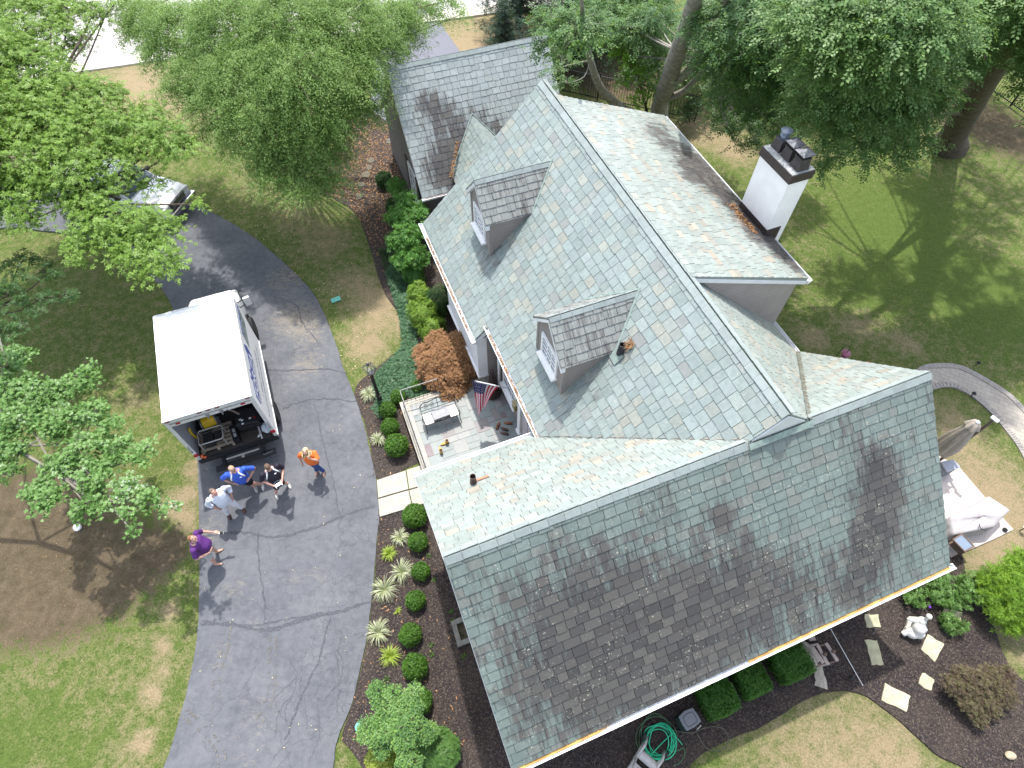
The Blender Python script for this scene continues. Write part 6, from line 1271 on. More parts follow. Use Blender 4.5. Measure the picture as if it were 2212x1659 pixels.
# closed parasol
ZU = Z2; pm = P(*ZU(742,200), 2.75); um = thing('closed_parasol', (pm.x, pm.y, 0), 0, 'closed beige cantilever parasol beside the rear patio', 'parasol'); o_ = Vector((pm.x, pm.y, 0)); ca_ = P(*ZU(548,245), 2.45)-o_; ax = Vector((ca_.x, ca_.y, 0))
part('mast', MB().tube([(0,0,.0), (0,0,2.72)], .045, 8), mat('bronze_pole', (.10,.08,.07), .5), um); part('mast_cap', MB().box((0,0,2.75), (.12,.22,.05), .6), white_paint, um, bevel=.012); part('arm', MB().tube([(0,0,2.1), ax+Vector((0,0,2.5))], .03, 8), mat('bronze_pole', (.1,.08,.07)), um)
cn = MB(); pr = [(.05,2.50),(.10,2.42),(.17,2.1),(.24,1.6),(.28,1.1),(.25,.75),(.2,.7)]; V = []; n = 32
for r_, z in pr:
    for k in range(n): a = 2*math.pi*k/n; f = 1+.22*math.cos(k*math.pi/2)*(min(1, (2.5-z)*1.2)); V.append(ax+Vector((r_*f*math.cos(a), r_*f*math.sin(a), z)))
cn.add(V, [(i*n+k, i*n+(k+1)%n, (i+1)*n+(k+1)%n, (i+1)*n+k) for i in range(len(pr)-1) for k in range(n)]); canv = mat('taupe_canvas', (.34,.30,.26), .9, .1, 6, bump=.2); part('canopy', cn, canv, um, smooth=True)
vt = MB(); V = []
for r_, z in ((.05,2.53),(.13,2.47),(.2,2.28)):
    for k in range(n): a = 2*math.pi*k/n; f = 1+.18*math.sin(k*math.pi/2.6); V.append(ax+Vector((r_*f*math.cos(a), r_*f*math.sin(a), z)))
vt.add(V, [(i*n+k, i*n+(k+1)%n, (i+1)*n+(k+1)%n, (i+1)*n+k) for i in range(2) for k in range(n)]); part('vent_skirt', vt, canv, um, smooth=True); part('top_hub', MB().lathe([(.06,2.5),(.06,2.56),(.03,2.58)], ax, 12), trim_white, um)
# grey deck box
gq = [P(*ZU(x, y), .5) for x, y in ((185,640),(310,615),(385,690),(250,745))]; gbx = thing('deck_box', (gq[0]+gq[2])/2-Vector((0,0,.5)), 0, 'grey storage box with lattice side by the patio', 'storage box'); L0 = gbx.location
part('lid', MB().prism([q-L0 for q in gq], (0,0,.06)), mat('blue_grey_plastic', (.30,.32,.37), .5, .06, 9), gbx, bevel=.015); part('body', MB().prism([Vector((( q-L0).x*.9, (q-L0).y*.9, 0)) for q in gq], (0,0,.5)), mat('blue_grey_body', (.10,.12,.16), .6), gbx)
lt_ = MB(); e0, e1_ = (gq[3]-L0)*.91, (gq[0]-L0)*.91
for i in range(6):
    t0, t1 = i/6, (i+1)/6
    for za, zb_ in ((.05,.45),(.45,.05)): lt_.tube([Vector((*(e0.lerp(e1_, t0)).xy, za)), Vector((*(e0.lerp(e1_, t1)).xy, zb_))], .012, 4)
part('lattice', lt_, mat('blue_grey_plastic', (.30,.32,.37)), gbx)
# covered furniture
cq = [P(*ZU(x, y), .72) for x, y in ((290,1180),(690,975),(905,1120),(740,1300),(470,1330))]; c0 = sum(cq, Vector())/5; cf = thing('covered_furniture', (c0.x, c0.y, 0), 0, 'patio furniture under a pale weather cover with black handle', 'covered furniture'); C0 = Vector((c0.x, c0.y, 0))
bm = bmesh.new(); loc4 = [P(*ZU(x, y), z)-C0 for x, y, z in ((285,1190,.60),(690,975,.72),(905,1115,.72),(740,1290,.66),(330,1370,.50))]; N1 = 40
tmp = MB(); per = []
for i in range(5):
    a, b_ = loc4[i], loc4[(i+1) % 5]
    for k in range(N1//5): per.append(a.lerp(b_, k/(N1//5)))
V = []
for s_, dz in ((0,.06),(.35,.05),(.7,.03),(.95,.0),(1.0,-.05)): V += [Vector((p.x*s_, p.y*s_, p.z+dz-(.08*math.sin(i*.9)*s_*(1-s_)))) for i, p in enumerate(per)]
for f_, h_ in ((1.02,.66),(1.04,.33),(1.06,.0)): V += [Vector((p.x*(f_+.02*math.sin(i*1.7)), p.y*(f_+.02*math.sin(i*1.7)), p.z*h_+.02)) for i, p in enumerate(per)]
n = len(per); part('cover', MB().add(V, [(i*n+k, i*n+(k+1)%n, (i+1)*n+(k+1)%n, (i+1)*n+k) for i in range(7) for k in range(n)]), mat('pale_cover_cloth', (.38,.36,.37), .8, .06, 5, bump=.3, bscale=6), cf, smooth=True)
h0 = [P(*ZU(x, y), .70)-C0 for x, y in ((585,1265),(595,1300),(625,1320),(655,1322))]; part('cover_handle', MB().tube(smooth_loop(h0, False, 4), .014, 6), dk, cf)
# wicker side table
wq = [P(*ZU(x, y), .55) for x, y in ((300,1420),(398,1358),(530,1495),(430,1553))]; w0 = sum(wq, Vector())/4; wt = thing('wicker_table', (w0.x, w0.y, 0), 0, 'brown wicker side table with blue-grey glass top', 'side table'); W0 = Vector((w0.x, w0.y, 0)); wic = mat('brown_wicker', (.13,.085,.065), .8, .5, 40, bump=.6, bscale=60)
q = [p-W0 for p in wq]; rm_ = MB()
for i in range(4): a, b_ = q[i], q[(i+1)%4]; rm_.prism([a, b_, Vector((b_.x*.84, b_.y*.84, b_.z)), Vector((a.x*.84, a.y*.84, a.z))], (0,0,.05))
part('rim', rm_, wic, wt); part('glass_top', MB().prism([Vector((p.x*.84, p.y*.84, p.z+.01)) for p in q], (0,0,.02)), mat('blue_grey_glass', (.17,.22,.29), .2, .1, 5), wt)
part('shelf', MB().prism([Vector((p.x*.9, p.y*.9, .3)) for p in q], (0,0,.03)), wic, wt)
for p in q: part('leg', MB().tube([(p.x*.93, p.y*.93, .55), (p.x*.93, p.y*.93, 0)], .025, 6), wic, wt)
# red garden chair and pink feeder behind the wing
ac_ = P(1879, 776, .95); rc_ = thing('garden_chair', (ac_.x, ac_.y-.28, 0), R(200), 'red slatted garden chair with fan back on the rear lawn', 'chair'); rp = mat('faded_red_paint', (.50,.09,.09), .6, .1, 6)
for k in range(6): a = (k-2.5)*.1; part('back_slat', MB().box((a*.62+a*.35, .25, .62), (.075,.02,.74-abs(k-2.5)*.03), M=Matrix.Rotation(-.35,3,'X')@Matrix.Rotation(a*.5,3,'Y')), rp, rc_, bevel=.004)
for k in range(5): part('seat_slat', MB().box((0,-.3+k*.1,.36-k*.02), (.52,.085,.02)), rp, rc_)
for s in (-1, 1): part('arm', MB().box((s*.31,-.05,.55), (.11,.65,.02)), rp, rc_); part('leg', MB().box((s*.28,-.3,.27), (.03,.09,.54)), rp, rc_); part('leg', MB().box((s*.28,.2,.2), (.03,.09,.4)), rp, rc_)
pkp = P(1828, 763, 1.3); pf_ = thing('bird_feeder', (pkp.x, pkp.y, 0), 0, 'pink two-tier bird feeder on a dark hook behind the roof', 'bird feeder'); pkm = mat('dusty_pink', (.26,.09,.14), .5, .1, 9)
part('pole', MB().tube([(-.25,0,0),(-.25,0,1.6),(-.2,0,1.7),(-.05,0,1.68),(0,0,1.55)], .012, 6), dk, pf_); part('upper_dish', MB().lathe([(.02,1.36),(.15,1.32),(.15,1.30),(.02,1.29)], (0,0,0), 16), pkm, pf_); part('lower_dish', MB().lathe([(.02,1.16),(.10,1.14),(.10,1.12),(.02,1.11)], (0,0,0), 16), pkm, pf_); part('stem', MB().lathe([(.012,1.1),(.012,1.55)], (0,0,0), 6), dk, pf_)
# iron fences
def fence(a, b_, label, gap=.13, h=1.35):
    a, b_ = Vector(a), Vector(b_); L = (b_-a).length; t = (b_-a)/L; r = thing('iron_fence', a, math.atan2(t.y, t.x), label, 'fence'); n = int(L/2.2); k = MB()
    part('top_rail', MB().bb(0,L,-.02,.02,h-.12,h-.08), mat('fence_rail', (.10,.105,.12), .35, .1, 9, metal=.4), r); part('bottom_rail', MB().bb(0,L,-.015,.015,.12,.16), black_metal, r)
    for i in range(n+1): part('post', MB().bb(i*L/n-.035, i*L/n+.035, -.035, .035, 0, h+.05), black_metal, r)
    i = gap
    while i < L: k.bb(i-.008, i+.008, -.008, .008, .05, h); i += gap
    o = part('pickets', k, black_metal, r); return r
fence(P(1190,195,0), P(1500,262,0), 'black iron fence in shade under the trees behind the house'); fence(P(1935.5+.2333*640, .2333*690, 0), P(2290, 305, 0), 'black iron picket fence at the far right of the lawn')
# ================================================================== plants
def norm(a): return a/np.maximum(np.linalg.norm(a, axis=-1, keepdims=True), 1e-9)
def diamond(a, L, w, lift=.0, droop=-.1, r0=.06):
    ca, sa = math.cos(a), math.sin(a); f = lambda x, y, z: (x*ca-y*sa, x*sa+y*ca, z)
    return [f(r0, 0, 0), f(L*.5, -w, lift), f(L, 0, droop), f(L*.55, w, lift)]
def tmpl(kind, seed):
    rr = random.Random(seed); q = []
    if kind == 'whorl':
        n = 7
        for k in range(n): q.append(diamond(6.283*k/n+rr.uniform(-.3,.3), rr.uniform(.75,1.05), .16, rr.uniform(.0,.12), rr.uniform(-.3,.1)))
    elif kind == 'maple':
        for k in range(3):
            c0 = (rr.uniform(-.6,.6), rr.uniform(-.6,.6), rr.uniform(-.2,.2)); a0 = rr.uniform(0,6.3); tx, ty = rr.uniform(-.5,.5), rr.uniform(-.5,.5)
            for j, (da, L) in enumerate(((0,.62),(.9,.5),(-.9,.5),(2.0,.3),(-2.0,.3))): q.append([(x+c0[0], y+c0[1], z+c0[2]+x*tx+y*ty) for x, y, z in diamond(a0+da, L, .15, 0, -.04, -.05)])
    elif kind == 'ovate':
        for k in range(7):
            s = 1 if k % 2 else -1; x0 = -.7+k*.24; a = s*rr.uniform(.7,1.2) if k < 6 else 0; z0 = rr.uniform(-.12,.12); d = diamond(a, .62, .17, .04, rr.uniform(-.15,.05)); q.append([(x+x0, y, z+z0) for x, y, z in d])
    elif kind == 'fine':
        for k in range(8):
            c0 = (rr.uniform(-.9,.9), rr.uniform(-.5,.5), rr.uniform(-.5,.3)); t = rr.uniform(-.8,.8); d = diamond(rr.uniform(0,6.3), .42, .13, 0, -.06); q.append([(x+c0[0], y+c0[1], z+c0[2]+x*t) for x, y, z in d])
    elif kind == 'needle':
        for k in range(11): q.append(diamond(rr.uniform(0,6.3), rr.uniform(.7,1.0), .05, rr.uniform(0,.35), rr.uniform(-.2,.6), 0))
    elif kind == 'feather':
        for k in range(11):
            s = 1 if k % 2 else -1; x0 = -.8+k*.15; q.append([(x+x0, y, z) for x, y, z in diamond(s*.75, .42-.02*k, .06, .02, .02, 0)])
        q.append(diamond(0, 1.05, .05, 0, .02, -.9))
    elif kind == 'tiny':
        for k in range(6):
            t = rr.uniform(-.7,.7); d = diamond(rr.uniform(0,6.3), rr.uniform(.6,.9), .28, .05, .1, .0); q.append([(x, y, z+x*t) for x, y, z in d])
    elif kind == 'round':
        for k in range(5):
            c0 = (rr.uniform(-.7,.7), rr.uniform(-.5,.5), rr.uniform(-.2,.2)); t = rr.uniform(-.5,.5); d = diamond(rr.uniform(0,6.3), .6, .27, .03, -.02, -.02); q.append([(x+c0[0], y+c0[1], z+c0[2]+x*t) for x, y, z in d])
    return np.array(q)
TM_ = {k: [tmpl(k, s) for s in range(4)] for k in ('whorl','maple','ovate','fine','needle','feather','tiny','round')}
def foliage(name, kind, pos, up, fwd, size, m, parent=None, jit=.35):
    """pos, up, fwd: (N,3); size: (N,)"""
    pos = np.asarray(pos, float); N = len(pos); up = norm(np.asarray(up, float)+RNG.normal(0, jit, (N, 3))); fwd = np.asarray(fwd, float)+RNG.normal(0, jit, (N, 3))
    y = norm(np.cross(up, fwd)); x = np.cross(y, up); M = np.stack([x, y, up], 2); Vs = []; 
    idx = RNG.integers(0, 4, N)
    for t in range(4):
        s = idx == t; T = TM_[kind][t]; q = np.einsum('nij,qkj->nqki', M[s], T)*np.asarray(size)[s][:, None, None, None]+pos[s][:, None, None, :]; Vs.append(q.reshape(-1, 3))
    V = np.concatenate(Vs); F = np.arange(len(V)).reshape(-1, 4); return np_mesh(name, V, F, m, parent)
DENS = 1.9
def sprays(blobs, per, step, L, droop=.25, flat=.75, outer=.45, dens=1.0):
    """leafy shoots growing outwards through ellipsoid clumps; returns positions, up vectors, headings and starts"""
    Ps, Us, Fs, St = [], [], [], []
    for c, r in blobs:
        n = max(3, int(per*DENS*(r**1.9)*dens)); 
        for _ in range(n):
            d = RNG.normal(0, 1, 3); d /= np.linalg.norm(d); d[2] = abs(d[2])*.9-.25 if RNG.random() < .8 else d[2]
            rad = r*(outer+(1-outer)*RNG.random()**.6); s0 = np.array(c)+d*np.array([1,1,flat])*rad*.75
            h = d*np.array([1,1,.35])+RNG.normal(0, .3, 3); h /= np.linalg.norm(h); ll = L*RNG.uniform(.5, 1.25)*(r**.3); k = max(2, int(ll/step)); St.append((s0, s0+h*ll*.8-np.array([0,0,droop*ll*.5])))
            for i in range(k):
                t = (i+RNG.random()*.6)/k; p = s0+h*ll*t-np.array([0,0,droop*ll*t*t])+RNG.normal(0, step*.28, 3); Ps.append(p); Us.append((h[0]*.25, h[1]*.25, 1)); Fs.append(h)
    return np.array(Ps), np.array(Us), np.array(Fs), St
bark_l = mat('grey_bark', (.25,.225,.19), .95, .3, 5, bump=.8, bscale=18, c2=(.34,.32,.28)); bark_d = mat('dark_bark', (.085,.068,.05), .95, .35, 6, bump=1.0, bscale=14); bark_b = mat('birch_bark', (.22,.16,.13), .9, .35, 6, bump=.6)
def tree(name, label, trunk, radii, blobs, kind, size, m, bark, per=60, step=.16, L=.7, group=None, limbs=(), twig=.5, droop=.25, flat=.75, outer=.45, jit=.35, twign=160, joints=None):
    base = Vector(trunk[0]); r = thing(name, base, 0, label, 'tree', group)
    tp_ = smooth_loop(trunk, False, 5) if len(trunk) > 2 else [Vector(p) for p in trunk]; rr = []
    for i in range(len(tp_)): f = i/(len(tp_)-1)*(len(radii)-1); j = min(int(f), len(radii)-2); rr.append((radii[j]+(radii[j+1]-radii[j])*(f-j))*random.uniform(.96, 1.04))
    tr_o = part('trunk', MB().tube([p-base for p in tp_], rr, 14), bark, r, smooth=True)
    top = Vector(trunk[-1]); J = [Vector(p) for p in (joints or trunk[len(trunk)//2:])]
    for lm, rad in limbs: q = smooth_loop(lm, False, 5); part('limb', MB().tube([p-base for p in q], [rad[0]+(rad[1]-rad[0])*i/(len(q)-1) for i in range(len(q))], 9), bark, r, smooth=True)
    bl = [(np.array(P(px, py, z)), rr_) for px, py, z, rr_ in blobs]
    tw = MB()
    for qa, qb in zip(J[:-1], J[1:]): tw.tube([qa-base, qb-base], .022, 5)
    for c, rad in bl:
        s = min(J, key=lambda q: (q-Vector(c)).length); c = Vector(c); mid = s.lerp(c, .5)+Vector((random.uniform(-.3,.3), random.uniform(-.3,.3), random.uniform(-.35,-.05))); d0 = (c-s).length
        q = smooth_loop([s, mid, c], False, 4); tw.tube([p-base for p in q], [.011*min(d0, 4)*(1-i/len(q))+.012 for i in range(len(q))], 5)
    Ps, Us, Fs, St = sprays(bl, per, step, L, droop, flat, outer)
    ids = RNG.permutation(len(St))[:twign]
    for i in ids:
        a, b_ = Vector(St[i][0]), Vector(St[i][1]); c = Vector(min((q[0] for q in bl), key=lambda q: (q[0]-a.x)**2+(q[1]-a.y)**2+(q[2]-a.z)**2)); tw.tube([c-base, a.lerp(c, .4)-base+Vector((0,0,.1)), a-base, b_-base], [.016, .012, .009, .005], 4)
    part('branches', tw, bark, r)
    sz = size*RNG.uniform(.7, 1.2, len(Ps)); co = foliage('crown', kind, Ps-np.array(base), Us, Fs, sz, m, r, jit); return r
# greens
m_oak = leafmat('oak_leaf', [(.065,.13,.02),(.11,.205,.032),(.165,.285,.05),(.23,.36,.075),(.12,.22,.036)], .42, .32, .8, .45)
m_map = leafmat('maple_leaf', [(.05,.11,.03),(.085,.18,.045),(.13,.25,.065),(.19,.32,.10),(.46,.52,.44)], .45, .3, 1.2, .4)
m_bir = leafmat('birch_leaf', [(.08,.145,.034),(.12,.215,.048),(.17,.285,.07),(.24,.35,.12),(.135,.24,.045)], .5, .35, .7, .35)
m_elm = leafmat('elm_leaf', [(.038,.092,.028),(.07,.145,.044),(.11,.20,.062),(.20,.31,.12),(.09,.17,.045)], .3, .3, .7, .6)
m_elm2 = leafmat('zelkova_leaf', [(.024,.065,.024),(.045,.11,.04),(.07,.15,.052),(.11,.20,.06),(.16,.29,.05)], .35, .3, .5, .5)
m_pine = leafmat('pine_needle', [(.010,.028,.018),(.018,.045,.03),(.03,.065,.045),(.045,.085,.06)], .6, .12, .9, .25)
m_brt = leafmat('understory_leaf', [(.05,.12,.015),(.10,.22,.02),(.16,.32,.03),(.07,.16,.02)], .4, .4, .8, .5)
# ---- the oak over the pickup
ob = P(-190, 520, 0); o5 = Vector((ob.x+.2, ob.y+.2, 4.4)); o8 = Vector((ob.x+.6, ob.y+.8, 6.6))
tree('oak_tree', 'light green oak spreading over the pickup and the far left of the drive', [ob, Vector((ob.x+.1, ob.y, 2.5)), o5, o8], [.42,.34,.28,.14],
    [(-100,300,6.5,1.5),(-200,200,7.5,1.8),(-280,60,8.5,2),(-120,100,7.5,1.5),(-350,250,7.5,2),(-90,420,5.6,1.1),(-220,380,6.6,1.6),(310,250,5.6,.6),(60,480,5.0,.45),(150,110,6,.5),(175,85,6.2,.45),(225,40,6.6,.4),(330,400,4.7,.42),(285,395,4.9,.35),(205,25,6.8,.5),(150,20,6.8,.7),(110,60,6.8,.5),(250,5,6.9,.4),(190,60,6.7,.25),(50,40,6.63,1.77),(-20,120,6.63,1.89),(60,150,6.55,1.42),(150,205,6.24,1.18),(215,215,6.08,0.89),(20,240,6.24,1.65),(100,260,6.08,1.42),(190,290,5.85,1.30),(280,285,5.62,1.00),(355,300,5.46,0.89),(400,320,5.38,0.53),(50,340,5.77,1.42),(140,360,5.62,1.18),(235,350,5.46,0.94),
     (20,440,5.30,0.94),(90,395,5.30,0.83),(190,425,5.07,0.89),(430,440,4.76,0.26),(225,475,4.91,0.89),(300,485,4.84,0.83),(360,500,4.76,0.59),(180,515,4.68,0.59),(160,555,4.60,0.35),(290,540,4.68,0.71),(345,550,4.60,0.59),(320,590,4.52,0.33),(375,570,4.52,0.33),(240,520,4.68,0.59)],
    'whorl', .115, m_oak, bark_d, 105, .14, .62, twign=220, droop=.3, limbs=(([o5, Vector((ob.x+3, ob.y-.3, 5.0)), P(260,430,4.8)], (.14,.04)), ([o5, P(60,300,5.6), P(230,270,5.7)], (.14,.04))), joints=[o5, o8, P(60,300,5.6), P(150,430,4.9)])
tree('young_oak', 'oak branches in shade-darkened green low over the shaded lawn at the left edge', [P(-240,720,0), P(-160,690,2), P(-60,680,3.4)], [.2,.16,.08],
    [(40,575,3.9,.55),(100,590,3.8,.4),(140,640,3.6,.28),(20,640,3.8,.6),(80,650,3.6,.42),(0,720,3.8,.5),(50,700,3.5,.3),(15,790,4.2,.4)], 'whorl', .115, leafmat('oak_leaf_shaded', [(.02,.06,.018),(.035,.09,.026),(.05,.12,.032),(.07,.15,.04)], .45, .3, 1, .4), bark_d, 95, .14, .5, twign=50)  # same oak leaf, its greens darkened to stand for the shade here
# ---- maple at the left
mb0 = P(-560, 1010, 0); mj = P(-90, 930, 3.9)
tree('maple_tree', 'maple with lobed leaves reaching in from the left edge over bare soil', [mb0, P(-500,990,1.80), P(-330,960,3.17), mj], [.26,.18,.09,.06],
    [(20,395,5.33,0.46),(70,385,5.26,0.46),(20,450,5.26,0.44),(100,395,5.18,0.22),(20,775,4.03,0.46),(50,765,4.03,0.22),(25,840,4.03,0.55),(95,850,4.03,0.50),(150,840,3.96,0.39),(190,815,3.96,0.29),(200,790,3.96,0.15),(45,905,3.96,0.61),(130,910,3.89,0.55),(200,890,3.89,0.39),(240,925,3.85,0.28),
     (20,975,3.89,0.33),(180,970,3.85,0.46),(250,970,3.82,0.42),(300,985,3.82,0.24),(320,965,3.82,0.13),(15,1025,3.82,0.24),(120,1010,3.78,0.39),(200,1030,3.74,0.40),(100,1075,3.74,0.39),(190,1095,3.71,0.37),(270,1055,3.74,0.31),(320,1080,3.71,0.26),(365,1095,3.67,0.14),(280,1110,3.67,0.15),(283,1145,3.64,0.13),(75,1060,3.67,0.22)],
    'maple', .135, m_map, mat('pale_maple_bark', (.20,.185,.16), .9, .2, 8, bump=.5), 175, .11, .38, twign=70, droop=.2, joints=[mj, P(40,975,3.74), P(120,1020,3.67), P(30,850,3.89), P(-80,430,5.04)],
    limbs=(([mj, P(-150,700,4.68), P(-80,430,5.04)], (.05,.03)), ([mj, P(0,965,3.74), P(50,980,3.67), P(100,1010,3.60), P(190,1060,3.60)], (.085,.03)), ([mj, P(20,880,3.89), P(110,860,3.89), P(180,820,3.89)], (.05,.012)), ([P(0,965,3.74), P(120,960,3.67), P(240,950,3.67)], (.03,.01))))
# ---- birch
bb0 = P(655, 345, 0); bt_ = Vector((bb0.x-.6, bb0.y+1.0, 7.6))
tree('river_birch', 'tall river birch with fine drooping foliage beside the mulch bed', [bb0, Vector((bb0.x-.1, bb0.y+.2, 3)), Vector((bb0.x-.4, bb0.y+.6, 5.6)), bt_], [.2,.16,.1,.04],
    [(300,20,6.3,.8),(300,70,6.2,.5),(360,200,5.6,.45),(570,380,4.6,.5),(640,400,4.3,.55),(720,390,4.0,.4),(870,60,5.6,.8),(800,240,5.0,.45),(320,40,6.48,1.03),(350,110,6.19,0.69),(390,60,6.62,1.38),(430,150,6.19,1.15),(500,50,7.20,1.72),(520,150,6.62,1.49),(460,230,5.62,0.92),(420,190,5.69,0.63),(620,50,7.49,1.84),(640,150,6.91,1.72),(560,230,6.05,1.26),(740,50,7.06,1.72),(740,150,6.34,1.38),(660,230,5.98,1.38),(840,40,6.34,1.15),(820,110,5.76,0.92),(870,90,5.40,0.52),(790,190,5.33,0.69),(740,235,5.18,0.92),
     (520,290,5.18,0.86),(590,300,5.18,1.03),(660,300,5.04,1.09),(715,290,4.75,0.69),(610,360,4.46,0.75),(660,375,4.25,0.69),(700,345,4.32,0.52),(690,405,3.74,0.40),(585,345,4.61,0.57),(900,20,6.12,0.80),(960,5,6.48,0.57),(1000,30,5.76,0.25),(455,285,5.04,0.40),(740,330,4.03,0.40)],
    'fine', .135, m_bir, bark_b, 170, .12, .8, twign=200, droop=.75, flat=.9, outer=.5, joints=[Vector((bb0.x-.4, bb0.y+.6, 5.6)), bt_, Vector((bb0.x-.1, bb0.y+.2, 4))])
# ---- pines behind the garage
pg = 'dark pines behind the garage'
def pine(base, h, r, label, seed=0):
    rt = thing('pine_tree', base, 0, label, 'tree', pg); part('trunk', MB().tube([(0,0,0),(0,0,h)], [.2,.03], 8), bark_d, rt, smooth=True); Pq, Uq, Fq = [], [], []; br = MB()
    for lvl in range(int(h/.45)):
        z = .9+lvl*.45; rr_ = r*(1-(z/h)**1.3)+.15
        for k in range(9):
            a = k*.698+lvl*.5+RNG.uniform(-.2,.2); L = rr_*RNG.uniform(.75,1.1); d = np.array([math.cos(a), math.sin(a), 0]); br.tube([(0,0,z), tuple(d*L*.6+np.array([0,0,z+.05])), tuple(d*L+np.array([0,0,z-.1*L]))], [.03,.02,.006], 4)
            for i in range(int(L/.16)+2):
                t = (i+1)/(int(L/.16)+2); 
                for s in range(4): p = d*L*t+np.array([0,0,z-.1*L*t*t])+RNG.normal(0, .10+.16*t, 3)*np.array([1,1,.4]); Pq.append(p); Uq.append((0,0,1)); Fq.append(d)
    part('branches', br, bark_d, rt); foliage('crown', 'needle', Pq, Uq, Fq, .2*RNG.uniform(.7,1.2,len(Pq)), m_pine, rt, .5); return rt
for (px, py, h, r, lb) in ((1120,60,7.5,2.6,'dark blue-green pine at the top centre, left of its group'),(1235,150,6.5,2.3,'dark pine right behind the garage roof end'),(1330,95,9,2.6,'dark pine between the garage and the forked tree'),(1090,150,3.0,1.3,'low pine boughs just beyond the garage ridge')):
    pine(P(px, py, 0), h, r, lb)
# ---- leaning tree, forked tree, right hand elm
l0 = P(1400,262,0); 
tree('leaning_tree', 'slender grey tree leaning behind the garage with lichened curved trunk', [l0, P(1345,235,1.6), P(1312,208,3), P(1292,180,4.2), P(1275,130,6), P(1262,60,8), P(1255,-20,10)], [.24,.2,.17,.15,.12,.08,.05],
    [(1205,50,8.4,.9),(1245,60,8.6,1.0),(1180,100,7.6,.5),(1215,130,6.6,.45),(1225,180,5.4,.35),(1195,150,6,.3)], 'ovate', .16, m_elm2, bark_l, 85, .17, .55, twign=70, joints=[P(1275,130,6), P(1262,60,8), P(1292,180,4.2)])
f0 = P(1423,268,0); fk = P(1440,185,3.6)
tree('forked_tree', 'big pale-barked tree forking low behind the shed dormer', [f0, P(1426,225,1.8), fk, P(1465,110,6.2), P(1495,20,8.6), P(1530,-110,11)], [.5,.36,.36,.30,.24,.16],
    [(1370,60,5.5,1.1),(1420,110,4.3,.5),(1415,40,6,.8),(1330,20,5.18,1.73),(1390,10,5.18,1.40),(1390,80,4.81,1.08),(1590,0,6.66,1.51),(1620,40,8.51,2.05),(1700,50,8.29,2.05),(1580,120,6.96,1.30),(1650,150,6.66,1.51),(1730,150,6.66,1.51),(1590,200,5.33,0.97),(1660,225,5.03,0.97),(1545,215,4.00,0.38),(1560,260,3.55,0.65),(1610,275,3.55,0.59),(1640,310,3.11,0.43),(1700,290,3.85,0.38),(1590,315,2.96,0.27),(1350,120,4.07,0.54)],
    'ovate', .17, m_elm2, bark_l, 85, .18, .7, twign=200, limbs=(([fk, P(1490,150,5.2), P(1530,70,7.2), P(1570,0,9), P(1620,-120,11)], (.22,.08)), ([P(1436,215,2.6), P(1480,195,3.6), P(1530,140,5.5), P(1580,110,7)], (.17,.05))), joints=[P(1495,20,8.6), P(1570,0,9), P(1580,110,7), P(1465,110,6.2), P(1530,140,5.5)])
tree('understory_tree', 'bright yellow-green sapling in front of the dark fence', [P(1400,250,0), P(1385,190,2.5), P(1378,160,3.6)], [.07,.05,.03], [(1345,120,4.6,.5),(1380,150,4,.6),(1400,190,3,.5),(1350,170,3.6,.4),(1380,215,2,.35),(1320,90,5,.5)], 'round', .15, m_brt, bark_d, 70, .16, .5, twign=20)
SHR = random.Random(41)   # the high part of the crown, above the frame: it dapples the lawn
HIGH = [(SHR.uniform(1760, 2620), SHR.uniform(-360, -30), SHR.uniform(8.5, 11), SHR.uniform(.4, .95)) for _ in range(34)]
e0 = P(2046,318,0); e1_ = P(2086,245,2.6); e2_ = P(2128,170,5); e3_ = P(2185,85,7.6); e4_ = P(2235,0,10)
tree('elm_tree', 'massive elm at the right whose leafy crown overhangs the lawn', [e0, P(2058,295,.9), e1_, e2_, e3_, e4_], [.85,.58,.52,.5,.42,.3],
    [(1800,30,10.6,1.6),(1880,40,10.6,1.7),(1960,30,10.8,1.6),(2030,50,10.4,1.0),(1800,120,9.4,1.4),(1880,130,9.2,1.5),(1960,130,9.2,1.4),(2030,130,9,.9),(1810,210,8,1.2),(1890,220,7.8,1.2),(1965,215,7.8,1.1),(2020,195,8,.6),(2090,130,8.6,.45),(2130,110,8.8,.4),(2190,110,8.6,.35),
     (1780,275,6.8,.8),(1850,290,6.4,.85),(1920,300,6.2,.8),(1975,290,6.4,.65),(1990,345,5.4,.3),(1790,330,5.6,.5),(1770,370,5.2,.28),(1860,345,5.2,.4),(1935,355,5.2,.3),(1740,235,7.4,.7),(2200,60,9,.5),(2150,20,10,.7),(1760,60,10,1),(2290,60,9.5,1.8),(2330,160,8.5,1.6),(2400,60,10,2),(2420,180,8,1.8),(2330,250,7,1.0),(2480,280,7,1.6),(2280,-60,11,2.2),(2520,60,9,1.7),(2090,20,6.2,.9),(2140,-20,7,.9),(1700,-80,9,1.0)]+HIGH,
    'ovate', .175, m_elm, bark_d, 85, .18, .7, twign=260, limbs=(([e2_, P(2020,150,6.5), P(1930,200,7)], (.2,.06)), ([e3_, P(2060,80,8.5), P(1900,120,8.8)], (.2,.07)), ([e1_, P(2020,250,4.6), P(1900,300,5.6)], (.1,.03))), joints=[P(1930,200,7), P(1900,120,8.8), P(1900,300,5.6), e3_, e4_, P(2020,150,6.5)])
